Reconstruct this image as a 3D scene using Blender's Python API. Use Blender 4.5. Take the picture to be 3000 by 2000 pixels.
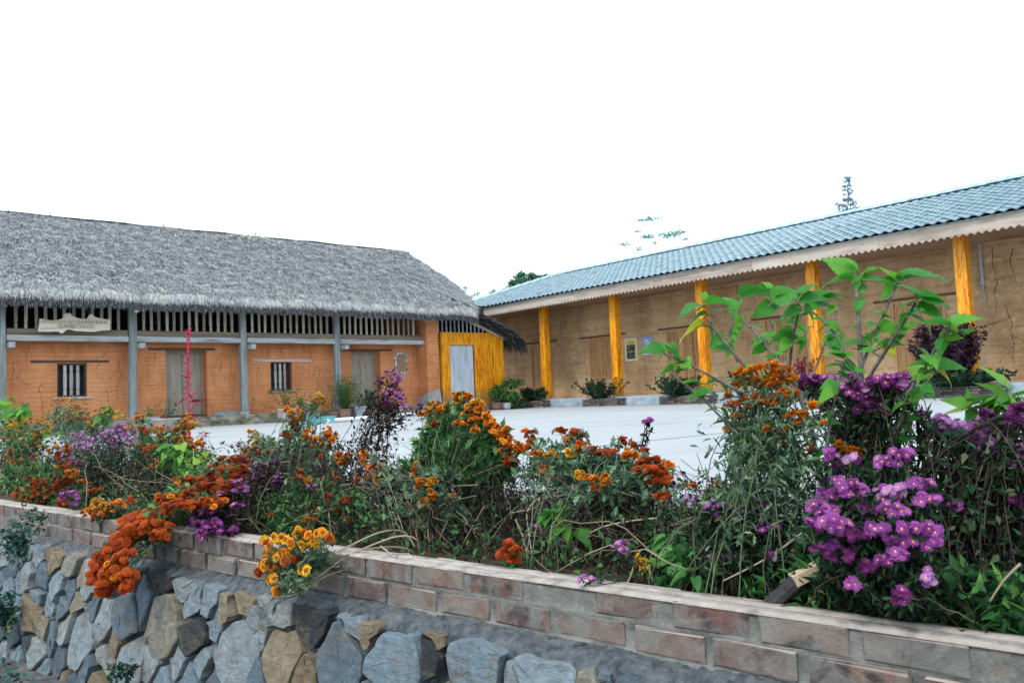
import bpy, bmesh, math, random
import numpy as np
from mathutils import Matrix, Vector, noise as mnoise

random.seed(11)
rng = np.random.default_rng(11)
for _o in list(bpy.data.objects):
    bpy.data.objects.remove(_o)
SC = bpy.context.scene
COL = SC.collection

# ------------------------------------------------------------------ camera, sky, sun, exposure
FPX = 2333.0                       # 28 mm lens, in pixels of the 3000 px wide photograph
PITCH, ROLL, CAMH = math.radians(3.9), math.radians(2.47), 0.48
CAMP = np.array([0, 0, CAMH])
FW = np.array([0, math.cos(PITCH), math.sin(PITCH)])
_U0 = np.array([0, -math.sin(PITCH), math.cos(PITCH)])
_X0 = np.array([1.0, 0, 0])
RT = math.cos(ROLL) * _X0 - math.sin(ROLL) * _U0
UP = math.sin(ROLL) * _X0 + math.cos(ROLL) * _U0
cam_d = bpy.data.cameras.new("camera")
cam = bpy.data.objects.new("camera", cam_d)
COL.objects.link(cam)
cam_d.sensor_width = 36.0
cam_d.lens = 36.0 * FPX / 3000.0
cam_d.dof.use_dof = True
cam_d.dof.focus_distance = 3.4
cam_d.dof.aperture_fstop = 8.0
cam_d.clip_start, cam_d.clip_end = 0.05, 2000
M = Matrix.Identity(4)
for r in range(3):
    M[r][0], M[r][1], M[r][2], M[r][3] = RT[r], UP[r], -FW[r], CAMP[r]
cam.matrix_world = M
SC.camera = cam

SUN_ELEV, SUN_AZ = math.radians(52), math.radians(214)   # azimuth clockwise from +Y
world = bpy.data.worlds.new("World")
SC.world = world
world.use_nodes = True
wn = world.node_tree
wn.nodes.clear()
w_out = wn.nodes.new("ShaderNodeOutputWorld")
w_bg = wn.nodes.new("ShaderNodeBackground")
w_sky = wn.nodes.new("ShaderNodeTexSky")
w_sky.sky_type = 'NISHITA'
w_sky.sun_disc = False
w_sky.sun_elevation = SUN_ELEV
w_sky.sun_rotation = SUN_AZ
w_sky.air_density, w_sky.dust_density, w_sky.ozone_density = 1.0, 3.0, 1.0
w_mix = wn.nodes.new("ShaderNodeMixRGB")                 # thin bright overcast in front of the blue
w_mix.inputs[0].default_value = 0.72
w_mix.inputs[2].default_value = (10.4, 12.4, 14.2, 1)
w_bg.inputs[1].default_value = 0.10
wn.links.new(w_sky.outputs[0], w_mix.inputs[1])
wn.links.new(w_mix.outputs[0], w_bg.inputs[0])
wn.links.new(w_bg.outputs[0], w_out.inputs[0])

sun_d = bpy.data.lights.new("sun", 'SUN')
sun_d.energy = 1.1
sun_d.angle = math.radians(12)
sun_d.color = (1.0, 0.94, 0.86)
sun = bpy.data.objects.new("sun", sun_d)
COL.objects.link(sun)
_sd = Vector((math.sin(SUN_AZ) * math.cos(SUN_ELEV), math.cos(SUN_AZ) * math.cos(SUN_ELEV), math.sin(SUN_ELEV)))
sun.rotation_euler = _sd.to_track_quat('Z', 'Y').to_euler()
sun.location = (-20, -30, 40)

SC.view_settings.view_transform = 'Standard'
SC.view_settings.look = 'None'
SC.view_settings.gamma = 1
SC.view_settings.exposure = 0.85
SC.view_settings.use_curve_mapping = False
SC.cycles.max_bounces = 6
SC.cycles.transparent_max_bounces = 8
SC.cycles.use_denoising = True

# ------------------------------------------------------------------ frames
TH = math.radians(49.8)
E2 = np.array([math.sin(TH), math.cos(TH), 0])      # along the thatched house, to the right and away
E1 = np.array([-math.cos(TH), math.sin(TH), 0])     # along the tiled house, to the left and away
ROT_H = math.radians(90) - TH
WC = np.array([-0.645, 2.859, 0])                   # a point of the brick parapet's front face
WD = np.array([0.77005788, -0.63797403, 0])         # along the parapet
WI = np.array([0.63797403, 0.77005788, 0])          # inward, away from the camera
ROT_W = math.atan2(WD[1], WD[0])


def ray(x, y):
    return FW + RT * (x - 1500) / FPX - UP * (y - 1000) / FPX


def on_z(x, y, z):
    r = ray(x, y)
    return CAMP + r * (z - CAMH) / r[2]


def on_plane(x, y, n, c):
    r = ray(x, y)
    return CAMP + r * (c - CAMP @ n) / (r @ n)


def bedpt(x, y, v):
    """Point of the flower bed seen at (x, y), v metres behind the parapet face."""
    return on_plane(x, y, WI, WC @ WI + v)


def deep(x, y, d):
    return CAMP + ray(x, y) * d


def H(s, t, z=0.0):
    return s * E2 + t * E1 + np.array([0, 0, z])


def Wp(u, y, z):
    return WC + WD * u + WI * y + np.array([0, 0, z])


# ------------------------------------------------------------------ object helpers
def props(o, label=None, cat=None, group=None, kind=None):
    if label: o["label"] = label
    if cat: o["category"] = cat
    if group: o["group"] = group
    if kind: o["kind"] = kind
    return o


def link(name, data, parent=None, loc=(0, 0, 0), rot=(0, 0, 0), sc=(1, 1, 1)):
    o = bpy.data.objects.new(name, data)
    COL.objects.link(o)
    o.location = loc
    o.rotation_euler = rot
    o.scale = sc
    if parent is not None:
        o.parent = parent
    return o


def thing(name, label, cat, loc=(0, 0, 0), rz=0.0, group=None):
    o = link(name, None, None, tuple(loc), (0, 0, rz))
    o.empty_display_size = 0.1
    return props(o, label, cat, group)


class MB:
    def __init__(self):
        self.v, self.f, self.m = [], [], []

    def add(self, vs, fs, m=0):
        b = len(self.v)
        self.v += [tuple(map(float, p)) for p in vs]
        self.f += [tuple(b + i for i in f) for f in fs]
        self.m += [m] * len(fs)
        return self

    def box(self, x0, x1, y0, y1, z0, z1, m=0):
        vs = [(x, y, z) for z in (z0, z1) for y in (y0, y1) for x in (x0, x1)]
        return self.add(vs, [(0, 2, 3, 1), (4, 5, 7, 6), (0, 1, 5, 4), (2, 6, 7, 3), (0, 4, 6, 2), (1, 3, 7, 5)], m)

    def prism(self, outline, fn, d0, d1, m=0):
        """outline: 2D points; fn(a, b, d) -> 3D."""
        n = len(outline)
        vs = [fn(a, b, d0) for a, b in outline] + [fn(a, b, d1) for a, b in outline]
        fs = [tuple(range(n - 1, -1, -1)), tuple(range(n, 2 * n))]
        fs += [(i, (i + 1) % n, n + (i + 1) % n, n + i) for i in range(n)]
        return self.add(vs, fs, m)

    def tube(self, pts, rad, n=6, m=0):
        pts = [np.array(p, float) for p in pts]
        if not hasattr(rad, '__len__'): rad = [rad] * len(pts)
        vs, fs = [], []
        for i, p in enumerate(pts):
            t = pts[min(i + 1, len(pts) - 1)] - pts[max(i - 1, 0)]
            t = t / (np.linalg.norm(t) + 1e-9)
            a = np.cross(t, [0, 0, 1.0] if abs(t[2]) < 0.9 else [1.0, 0, 0])
            a /= np.linalg.norm(a)
            b = np.cross(t, a)
            for k in range(n):
                an = 2 * math.pi * k / n
                vs.append(p + rad[i] * (math.cos(an) * a + math.sin(an) * b))
        for i in range(len(pts) - 1):
            for k in range(n):
                fs.append((i * n + k, i * n + (k + 1) % n, (i + 1) * n + (k + 1) % n, (i + 1) * n + k))
        fs.append(tuple(range(n - 1, -1, -1)))
        fs.append(tuple((len(pts) - 1) * n + k for k in range(n)))
        return self.add(vs, fs, m)

    def lathe(self, prof, n=14, m=0, c=(0, 0, 0)):
        vs, fs = [], []
        for r, z in prof:
            for k in range(n):
                a = 2 * math.pi * k / n
                vs.append((c[0] + r * math.cos(a), c[1] + r * math.sin(a), c[2] + z))
        for i in range(len(prof) - 1):
            for k in range(n):
                fs.append((i * n + k, i * n + (k + 1) % n, (i + 1) * n + (k + 1) % n, (i + 1) * n + k))
        fs.append(tuple(range(n - 1, -1, -1)))
        fs.append(tuple((len(prof) - 1) * n + k for k in range(n)))
        return self.add(vs, fs, m)

    def mesh(self, name, mats, off=(0, 0, 0), smooth=False):
        me = bpy.data.meshes.new(name)
        me.from_pydata([(x - off[0], y - off[1], z - off[2]) for x, y, z in self.v], [], self.f)
        for mm in (mats if isinstance(mats, (list, tuple)) else [mats]):
            me.materials.append(mm)
        if any(self.m):
            me.polygons.foreach_set("material_index", self.m)
        if smooth:
            me.polygons.foreach_set("use_smooth", [True] * len(me.polygons))
        me.update()
        return me

    def build(self, name, mats, parent=None, off=(0, 0, 0), smooth=False, loc=(0, 0, 0), rot=(0, 0, 0)):
        return link(name, self.mesh(name, mats, off, smooth), parent, loc, rot)


def bev(me, w, seg=1):
    bm = bmesh.new()
    bm.from_mesh(me)
    bmesh.ops.bevel(bm, geom=bm.edges[:], offset=w, segments=seg, affect='EDGES', profile=0.6)
    bm.to_mesh(me)
    bm.free()
    return me


def np_mesh(name, V, F, mats, rnd=None, smooth=False, luv=None):
    """V (n,3), F (m,k): one mesh straight from numpy; rnd = a random number per vertex for colour variety."""
    V = np.ascontiguousarray(V, dtype=np.float32)
    F = np.ascontiguousarray(F, dtype=np.int32)
    me = bpy.data.meshes.new(name)
    m, k = F.shape
    me.vertices.add(len(V))
    me.vertices.foreach_set("co", V.ravel())
    me.loops.add(m * k)
    me.loops.foreach_set("vertex_index", F.ravel())
    me.polygons.add(m)
    me.polygons.foreach_set("loop_start", np.arange(0, m * k, k, dtype=np.int32))
    if smooth:
        me.polygons.foreach_set("use_smooth", np.ones(m, dtype=bool))
    if rnd is not None:
        a = me.attributes.new("rnd", 'FLOAT', 'POINT')
        a.data.foreach_set("value", np.ascontiguousarray(rnd, dtype=np.float32))
    for mm in (mats if isinstance(mats, (list, tuple)) else [mats]):
        me.materials.append(mm)
    if luv is not None:
        a = me.attributes.new("luv", 'FLOAT_VECTOR', 'POINT')
        a.data.foreach_set("vector", np.ascontiguousarray(luv, dtype=np.float32).ravel())
    me.update(calc_edges=True)
    me.validate()
    return me


def unit(a):
    return a / (np.linalg.norm(a, axis=-1, keepdims=True) + 1e-9)


def spread_leaves(pos, axis, nrm, length, width, tv, tf):
    """Copies of a leaf template (tv: x along, y across, z up) as one vertex and face array."""
    n, k = len(pos), len(tv)
    ax = unit(axis)
    sd = unit(np.cross(nrm, ax))
    up = np.cross(ax, sd)
    V = (pos[:, None, :] + ax[:, None, :] * (tv[None, :, 0:1] * length[:, None, None])
         + sd[:, None, :] * (tv[None, :, 1:2] * width[:, None, None])
         + up[:, None, :] * (tv[None, :, 2:3] * length[:, None, None]))
    Fc = (tf[None] + (np.arange(n) * k)[:, None, None]).reshape(-1, tf.shape[1])
    return V.reshape(-1, 3), Fc


def sweep(P, R, n=3):
    """Many tubes at once: P (S,K,3) polylines, R (S,K) radii."""
    S, K, _ = P.shape
    T = np.empty_like(P)
    T[:, 1:-1] = P[:, 2:] - P[:, :-2]
    T[:, 0] = P[:, 1] - P[:, 0]
    T[:, -1] = P[:, -1] - P[:, -2]
    T = unit(T)
    ref = np.where(np.abs(T[..., 2:3]) < 0.9, np.array([0, 0, 1.0]), np.array([1.0, 0, 0]))
    A = unit(np.cross(T, ref))
    B = np.cross(T, A)
    an = 2 * np.pi * np.arange(n) / n
    V = P[:, :, None, :] + R[:, :, None, None] * (np.cos(an)[None, None, :, None] * A[:, :, None, :] + np.sin(an)[None, None, :, None] * B[:, :, None, :])
    idx = np.arange(S * K * n).reshape(S, K, n)
    nx = np.roll(idx, -1, axis=2)
    F = np.stack([idx[:, :-1], nx[:, :-1], nx[:, 1:], idx[:, 1:]], -1).reshape(-1, 4)
    return V.reshape(-1, 3), F


def rand_dirs(n):
    return unit(rng.normal(size=(n, 3)))


# ------------------------------------------------------------------ materials
def base_mat(name):
    m = bpy.data.materials.new(name)
    m.use_nodes = True
    nt = m.node_tree
    return m, nt, nt.nodes["Principled BSDF"], nt.nodes["Material Output"]


def nd(nt, typ, **kw):
    n = nt.nodes.new(typ)
    for k, v in kw.items():
        setattr(n, k, v)
    return n


def ramp(nt, fac, stops):
    r = nd(nt, "ShaderNodeValToRGB")
    el = r.color_ramp.elements
    while len(el) < len(stops):
        el.new(0.5)
    for e, (p, c) in zip(el, stops):
        e.position = p
        e.color = (*c, 1)
    nt.links.new(fac, r.inputs[0])
    return r.outputs[0]


def coords(nt, scale=(1, 1, 1), kind="Object", rot=(0, 0, 0)):
    tc = nd(nt, "ShaderNodeTexCoord")
    mp = nd(nt, "ShaderNodeMapping")
    mp.inputs["Scale"].default_value = scale
    mp.inputs["Rotation"].default_value = rot
    nt.links.new(tc.outputs[kind], mp.inputs[0])
    return mp.outputs[0]


def noise_tex(nt, vec, scale, detail=6, rough=0.6, dist=0.0):
    n = nd(nt, "ShaderNodeTexNoise")
    n.inputs["Scale"].default_value = scale
    n.inputs["Detail"].default_value = detail
    n.inputs["Roughness"].default_value = rough
    n.inputs["Distortion"].default_value = dist
    if vec is not None:
        nt.links.new(vec, n.inputs["Vector"])
    return n.outputs["Fac"]


def bump(nt, bs, h, strength, dist=0.02):
    b = nd(nt, "ShaderNodeBump")
    b.inputs["Strength"].default_value = strength
    b.inputs["Distance"].default_value = dist
    nt.links.new(h, b.inputs["Height"])
    nt.links.new(b.outputs[0], bs.inputs["Normal"])
    return b


def mixc(nt, fac, a, b, mode='MIX'):
    x = nd(nt, "ShaderNodeMixRGB", blend_type=mode)
    for i, s in ((0, fac), (1, a), (2, b)):
        if isinstance(s, (int, float)):
            x.inputs[i].default_value = s
        elif isinstance(s, tuple):
            x.inputs[i].default_value = (*s, 1)
        else:
            nt.links.new(s, x.inputs[i])
    return x.outputs[0]


def math_n(nt, op, a, b=None):
    x = nd(nt, "ShaderNodeMath", operation=op)
    for i, s in enumerate((a, b)):
        if s is None: continue
        if isinstance(s, (int, float)): x.inputs[i].default_value = s
        else: nt.links.new(s, x.inputs[i])
    return x.outputs[0]


def mottled(name, stops, scale=6, rough=0.85, bstr=0.4, bscale=40, vec_scale=(1, 1, 1), detail=8, spec=0.3, dist=0.0, bdist=0.01, obj_rand=0.0):
    """Plain weathered surface: a noise ramp for colour, a finer noise for relief."""
    m, nt, bs, _ = base_mat(name)
    vec = coords(nt, vec_scale)
    f = noise_tex(nt, vec, scale, detail, 0.62, dist)
    if obj_rand:
        oi = nd(nt, "ShaderNodeObjectInfo")
        f = math_n(nt, 'ADD', f, math_n(nt, 'MULTIPLY', math_n(nt, 'SUBTRACT', oi.outputs["Random"], 0.5), obj_rand))
    nt.links.new(ramp(nt, f, stops), bs.inputs["Base Color"])
    bs.inputs["Roughness"].default_value = rough
    bs.inputs["Specular IOR Level"].default_value = spec
    if bstr:
        bump(nt, bs, noise_tex(nt, vec, bscale, 6, 0.65), bstr, bdist)
    return m


def leaf_mat(name, stops, transl=0.35, rough=0.58, spec=0.16, use_attr=True, veins=False):
    """Leaf or petal: colour from the leaf's own random number, light passes through."""
    m, nt, bs, out = base_mat(name)
    if use_attr:
        f = nd(nt, "ShaderNodeAttribute", attribute_name="rnd").outputs["Fac"]
    else:
        f = nd(nt, "ShaderNodeObjectInfo").outputs["Random"]
    c = ramp(nt, f, stops)
    nz = noise_tex(nt, coords(nt), 60, 3, 0.6)
    c = mixc(nt, 0.35, c, mixc(nt, 1.0, c, ramp(nt, nz, [(0.3, (0.55, 0.55, 0.55)), (0.7, (1.35, 1.35, 1.35))]), 'MULTIPLY'))
    if veins:
        lu = nd(nt, "ShaderNodeAttribute", attribute_name="luv").outputs["Vector"]
        sx = nd(nt, "ShaderNodeSeparateXYZ")
        nt.links.new(lu, sx.inputs[0])
        ay = math_n(nt, 'ABSOLUTE', sx.outputs[1])
        w = math_n(nt, 'SINE', math_n(nt, 'MULTIPLY', math_n(nt, 'SUBTRACT', sx.outputs[0], math_n(nt, 'MULTIPLY', ay, .75)), 62.0))
        vn = math_n(nt, 'MAXIMUM', math_n(nt, 'GREATER_THAN', w, .80), math_n(nt, 'LESS_THAN', ay, .018))
        c = mixc(nt, math_n(nt, 'MULTIPLY', vn, .16), c, mixc(nt, 1.0, c, (1.9, 1.55, 1.7), 'MULTIPLY'))
        bump(nt, bs, math_n(nt, 'ADD', w, noise_tex(nt, coords(nt), 90, 3, .6)), .25, .002)
    nt.links.new(c, bs.inputs["Base Color"])
    bs.inputs["Roughness"].default_value = rough
    bs.inputs["Specular IOR Level"].default_value = spec
    tr = nd(nt, "ShaderNodeBsdfTranslucent")
    nt.links.new(c, tr.inputs[0])
    mx = nd(nt, "ShaderNodeMixShader")
    mx.inputs[0].default_value = transl
    nt.links.new(bs.outputs[0], mx.inputs[1])
    nt.links.new(tr.outputs[0], mx.inputs[2])
    nt.links.new(mx.outputs[0], out.inputs[0])
    return m


def earth_mat(name, c_lo, c_mid, c_hi, pale, course=0.115, pale_amt=0.5):
    m, nt, bs, _ = base_mat(name)
    vec = coords(nt)
    big = noise_tex(nt, vec, 0.7, 6, 0.6)
    fine = noise_tex(nt, coords(nt, (1, 1, 2.2)), 9, 8, 0.7)
    band = noise_tex(nt, coords(nt, (0.25, 0.25, 3.2)), 2.2, 4, 0.6)
    f = math_n(nt, 'ADD', math_n(nt, 'MULTIPLY', big, 0.5), math_n(nt, 'ADD', math_n(nt, 'MULTIPLY', fine, 0.25), math_n(nt, 'MULTIPLY', band, 0.25)))
    c = ramp(nt, f, [(0.36, c_lo), (0.5, c_mid), (0.64, c_hi)])
    pm = noise_tex(nt, coords(nt, (1, 1, 1.8)), 1.9, 8, 0.72, 0.4)
    pf = ramp(nt, pm, [(0.56, (0, 0, 0)), (0.72, (pale_amt,) * 3)])
    c = mixc(nt, pf, c, pale)
    st = noise_tex(nt, coords(nt, (1.0, 1.0, 0.35)), 1.5, 8, 0.7, 0.5)
    c = mixc(nt, 1.0, c, ramp(nt, st, [(0.34, (0.80, 0.77, 0.74)), (0.50, (1, 1, 1)), (0.68, (1.10, 1.10, 1.08))]), 'MULTIPLY')
    dk = ramp(nt, noise_tex(nt, coords(nt, (1, 1, 1.4)), 3.4, 8, 0.75, 0.6), [(0.60, (0, 0, 0)), (0.74, (0.5, 0.5, 0.5))])
    c = mixc(nt, dk, c, tuple(x * 0.55 for x in c_lo))
    # rammed courses: faint uneven horizontal lines
    sx = nd(nt, "ShaderNodeSeparateXYZ")
    nt.links.new(vec, sx.inputs[0])
    wob = math_n(nt, 'MULTIPLY', noise_tex(nt, vec, 1.5, 3, 0.5), 0.16)
    z = math_n(nt, 'ADD', sx.outputs[2], wob)
    fr = math_n(nt, 'FRACT', math_n(nt, 'DIVIDE', z, course))
    line = math_n(nt, 'LESS_THAN', fr, 0.13)
    brk = ramp(nt, noise_tex(nt, coords(nt, (1, 1, 0.3)), 5, 4, 0.6), [(0.42, (0, 0, 0)), (0.6, (1, 1, 1))])
    lm = math_n(nt, 'MULTIPLY', line, brk)
    c = mixc(nt, math_n(nt, 'MULTIPLY', lm, 0.34), c, tuple(x * 0.5 for x in c_lo))
    nt.links.new(c, bs.inputs["Base Color"])
    bs.inputs["Roughness"].default_value = 0.92
    bs.inputs["Specular IOR Level"].default_value = 0.15
    h = math_n(nt, 'SUBTRACT', math_n(nt, 'ADD', fine, noise_tex(nt, vec, 34, 6, 0.7)), math_n(nt, 'MULTIPLY', lm, 0.8))
    bump(nt, bs, h, 0.8, 0.03)
    return m


def grain_mat(name, stops, axis='z', fine=14, stretch=0.07, rough=0.6, bstr=0.3, dist=1.2, spec=0.3, obj_rand=0.0, scale=1.0, grime=0.0):
    """Sawn or painted wood, grain along one local axis."""
    sc = {'x': (stretch, 1, 1), 'y': (1, stretch, 1), 'z': (1, 1, stretch)}[axis]
    m, nt, bs, _ = base_mat(name)
    tc = nd(nt, "ShaderNodeTexCoord")
    oi = nd(nt, "ShaderNodeObjectInfo")
    mp = nd(nt, "ShaderNodeMapping")
    mp.inputs["Scale"].default_value = tuple(x * scale for x in sc)
    nt.links.new(tc.outputs["Object"], mp.inputs[0])
    sh = nd(nt, "ShaderNodeVectorMath", operation='ADD')
    cm = nd(nt, "ShaderNodeCombineXYZ")
    nt.links.new(math_n(nt, 'MULTIPLY', oi.outputs["Random"], 37.0), cm.inputs[0])
    nt.links.new(mp.outputs[0], sh.inputs[0])
    nt.links.new(cm.outputs[0], sh.inputs[1])
    v = sh.outputs[0]
    f = noise_tex(nt, v, fine, 5, 0.6, dist)
    g = noise_tex(nt, v, fine * 4, 4, 0.6, dist * 0.5)
    f = math_n(nt, 'ADD', math_n(nt, 'MULTIPLY', f, 0.75), math_n(nt, 'MULTIPLY', g, 0.25))
    if obj_rand:
        f = math_n(nt, 'ADD', f, math_n(nt, 'MULTIPLY', math_n(nt, 'SUBTRACT', oi.outputs["Random"], 0.5), obj_rand))
    c = ramp(nt, f, stops)
    if grime:
        sz = nd(nt, "ShaderNodeSeparateXYZ")
        nt.links.new(tc.outputs["Object"], sz.inputs[0])
        low = math_n(nt, 'SUBTRACT', math_n(nt, 'MULTIPLY', noise_tex(nt, tc.outputs["Object"], 5, 6, .7), 1.3), math_n(nt, 'MULTIPLY', sz.outputs[2], grime))
        c = mixc(nt, ramp(nt, low, [(0.0, (0, 0, 0)), (0.45, (0.7, 0.7, 0.7))]), c, (0.20, 0.12, 0.05))
        wear = ramp(nt, noise_tex(nt, tc.outputs["Object"], 3.2, 8, .75), [(0.60, (0, 0, 0)), (0.72, (0.35, 0.35, 0.35))])
        c = mixc(nt, wear, c, (0.55, 0.30, 0.09))
    nt.links.new(c, bs.inputs["Base Color"])
    bs.inputs["Roughness"].default_value = rough
    bs.inputs["Specular IOR Level"].default_value = spec
    bump(nt, bs, g, bstr, 0.004)
    return m


MT = {}
MT['earth'] = earth_mat("orange_earth", (0.45, 0.160, 0.064), (0.63, 0.252, 0.106), (0.71, 0.335, 0.160), (0.70, 0.43, 0.29), 0.115, 0.5)
MT['earth_tan'] = earth_mat("tan_earth", (0.33, 0.19, 0.098), (0.54, 0.355, 0.195), (0.65, 0.455, 0.27), (0.75, 0.61, 0.43), 0.42, 0.75)
MT['crack'] = mottled("crack_shadow_soil", [(0.3, (0.05, 0.02, 0.01)), (0.7, (0.11, 0.045, 0.02))], 20, 0.95, 0)
MT['grey_wood'] = grain_mat("weathered_grey_wood", [(0.3, (0.10, 0.105, 0.10)), (0.5, (0.23, 0.25, 0.245)), (0.7, (0.40, 0.43, 0.42))], 'z', 16, 0.06, 0.85, 0.6)
MT['grey_wood_x'] = grain_mat("weathered_grey_beam", [(0.3, (0.12, 0.125, 0.12)), (0.46, (0.34, 0.36, 0.355)), (0.7, (0.55, 0.58, 0.57))], 'x', 8, 0.10, 0.85, 0.6)
MT['brown_wood_x'] = grain_mat("brown_grey_rail", [(0.3, (0.10, 0.075, 0.055)), (0.5, (0.21, 0.16, 0.115)), (0.7, (0.32, 0.26, 0.20))], 'x', 10, 0.06, 0.85, 0.5)
MT['baluster'] = grain_mat("old_baluster_wood", [(0.3, (0.20, 0.165, 0.13)), (0.5, (0.38, 0.335, 0.275)), (0.7, (0.50, 0.46, 0.40))], 'z', 14, 0.08, 0.8, 0.4, obj_rand=0.3)
MT['door_grey'] = grain_mat("bleached_door_wood", [(0.28, (0.13, 0.10, 0.075)), (0.45, (0.29, 0.245, 0.195)), (0.7, (0.42, 0.37, 0.31))], 'z', 9, 0.10, 0.85, 0.5, obj_rand=0.1)
MT['door_blue'] = grain_mat("pale_blue_grey_planks", [(0.28, (0.20, 0.22, 0.25)), (0.5, (0.43, 0.47, 0.52)), (0.7, (0.55, 0.60, 0.65))], 'z', 9, 0.10, 0.8, 0.4, obj_rand=0.1)
MT['dark_wood_x'] = grain_mat("dark_lintel_wood", [(0.3, (0.035, 0.022, 0.015)), (0.6, (0.10, 0.065, 0.045)), (0.75, (0.17, 0.12, 0.09))], 'x', 10, 0.06, 0.85, 0.5)
MT['lintel_y'] = grain_mat("brown_lintel_wood", [(0.3, (0.06, 0.03, 0.018)), (0.6, (0.16, 0.085, 0.05)), (0.75, (0.22, 0.13, 0.08))], 'y', 10, 0.06, 0.85, 0.5)
MT['yellow'] = grain_mat("yellow_painted_woodgrain", [(0.32, (0.26, 0.045, 0.002)), (0.43, (0.52, 0.135, 0.003)), (0.50, (0.72, 0.27, 0.004)), (0.60, (0.80, 0.37, 0.008)), (0.75, (0.83, 0.45, 0.025))], 'z', 8.5, 0.13, 0.40, 0.15, 2.2, 0.4, grime=1.1)
MT['house_door'] = grain_mat("honey_brown_door_wood", [(0.3, (0.22, 0.11, 0.045)), (0.5, (0.42, 0.235, 0.105)), (0.7, (0.53, 0.33, 0.16))], 'z', 9, 0.09, 0.55, 0.3, obj_rand=0.12)
MT['fascia'] = grain_mat("unpainted_fascia_board", [(0.28, (0.22, 0.17, 0.14)), (0.5, (0.43, 0.36, 0.30)), (0.72, (0.55, 0.48, 0.41))], 'y', 7, 0.10, 0.8, 0.4, obj_rand=0.2)
MT['soffit'] = grain_mat("soffit_board", [(0.3, (0.18, 0.105, 0.062)), (0.5, (0.31, 0.20, 0.13)), (0.7, (0.38, 0.26, 0.175))], 'y', 8, 0.08, 0.8, 0.3, obj_rand=0.2)
MT['tile'] = mottled("blue_grey_roof_tile", [(0.35, (0.115, 0.19, 0.225)), (0.5, (0.16, 0.25, 0.29)), (0.68, (0.22, 0.315, 0.355))], 9, 0.30, 0.15, 60, spec=0.8, obj_rand=0.15)
MT['ridge_tile'] = mottled("pale_blue_ridge_tile", [(0.35, (0.30, 0.43, 0.48)), (0.65, (0.40, 0.54, 0.60))], 8, 0.35, 0.15, 60, spec=0.5)
MT['plinth'] = mottled("mossy_plinth_concrete", [(0.32, (0.035, 0.045, 0.022)), (0.44, (0.13, 0.125, 0.085)), (0.58, (0.29, 0.26, 0.20)), (0.75, (0.42, 0.38, 0.30))], 3.2, 0.92, 0.7, 40, (1, 1, 2), bdist=0.03)
MT['plinth_blue'] = mottled("chipped_pale_blue_plinth_paint", [(0.33, (0.12, 0.17, 0.23)), (0.43, (0.25, 0.33, 0.39)), (0.58, (0.36, 0.43, 0.47)), (0.72, (0.42, 0.45, 0.44))], 2.6, 0.85, 0.4, 50, (1, 1, 1.5))
MT['floor'] = mottled("veranda_floor", [(0.35, (0.25, 0.22, 0.18)), (0.65, (0.38, 0.34, 0.28))], 3, 0.9, 0.3, 40)
MT['cement'] = mottled("cement_patch", [(0.35, (0.22, 0.23, 0.23)), (0.65, (0.36, 0.37, 0.37))], 5, 0.92, 0.6, 45)
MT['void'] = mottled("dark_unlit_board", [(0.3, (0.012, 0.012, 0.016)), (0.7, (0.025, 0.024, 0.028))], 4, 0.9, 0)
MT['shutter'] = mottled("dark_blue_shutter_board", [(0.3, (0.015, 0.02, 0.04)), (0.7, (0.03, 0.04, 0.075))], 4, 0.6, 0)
MT['white_plastic'] = mottled("white_plastic", [(0.3, (0.72, 0.76, 0.80)), (0.7, (0.80, 0.82, 0.84))], 6, 0.35, 0.05, 30, spec=0.5)
MT['grey_metal'] = mottled("dull_grey_pipe", [(0.3, (0.28, 0.31, 0.33)), (0.7, (0.42, 0.45, 0.46))], 8, 0.5, 0.1, 30)
MT['sign_wood'] = grain_mat("pale_sign_board", [(0.3, (0.42, 0.36, 0.27)), (0.5, (0.60, 0.54, 0.43)), (0.7, (0.70, 0.65, 0.55))], 'x', 7, 0.08, 0.8, 0.4)
MT['sign_letter'] = mottled("burnt_lettering", [(0.3, (0.17, 0.13, 0.095)), (0.7, (0.27, 0.21, 0.15))], 10, 0.9, 0)
MT['wire'] = mottled("thin_wire", [(0.3, (0.10, 0.13, 0.14)), (0.7, (0.2, 0.22, 0.23))], 10, 0.6, 0)
MT['terracotta'] = mottled("dusty_terracotta", [(0.35, (0.16, 0.085, 0.065)), (0.65, (0.28, 0.17, 0.14))], 7, 0.85, 0.3, 40, obj_rand=0.2)
MT['pot_pink'] = mottled("pinkish_clay_pot", [(0.35, (0.30, 0.24, 0.22)), (0.65, (0.42, 0.36, 0.34))], 7, 0.85, 0.3, 40)
MT['pot_grey'] = mottled("grey_cement_pot", [(0.35, (0.24, 0.25, 0.27)), (0.65, (0.40, 0.41, 0.43))], 7, 0.85, 0.3, 40)
MT['pot_white'] = mottled("white_pot", [(0.35, (0.48, 0.50, 0.53)), (0.65, (0.62, 0.64, 0.66))], 7, 0.6, 0.2, 40)
MT['teal'] = mottled("teal_plastic", [(0.35, (0.09, 0.32, 0.36)), (0.65, (0.16, 0.42, 0.46))], 5, 0.5, 0.1, 30)
MT['soil'] = mottled("bed_soil", [(0.3, (0.025, 0.017, 0.012)), (0.5, (0.07, 0.047, 0.03)), (0.72, (0.17, 0.115, 0.07))], 9, 0.95, 1.0, 50, bdist=0.03)
MT['lower_soil'] = mottled("lower_ground_soil", [(0.3, (0.05, 0.05, 0.055)), (0.5, (0.13, 0.125, 0.13)), (0.72, (0.24, 0.235, 0.24))], 7, 0.95, 1.0, 60, bdist=0.03)
MT['terrain'] = mottled("terrain_earth", [(0.35, (0.10, 0.085, 0.05)), (0.65, (0.20, 0.17, 0.11))], 0.6, 0.95, 0.5, 12)
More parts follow.
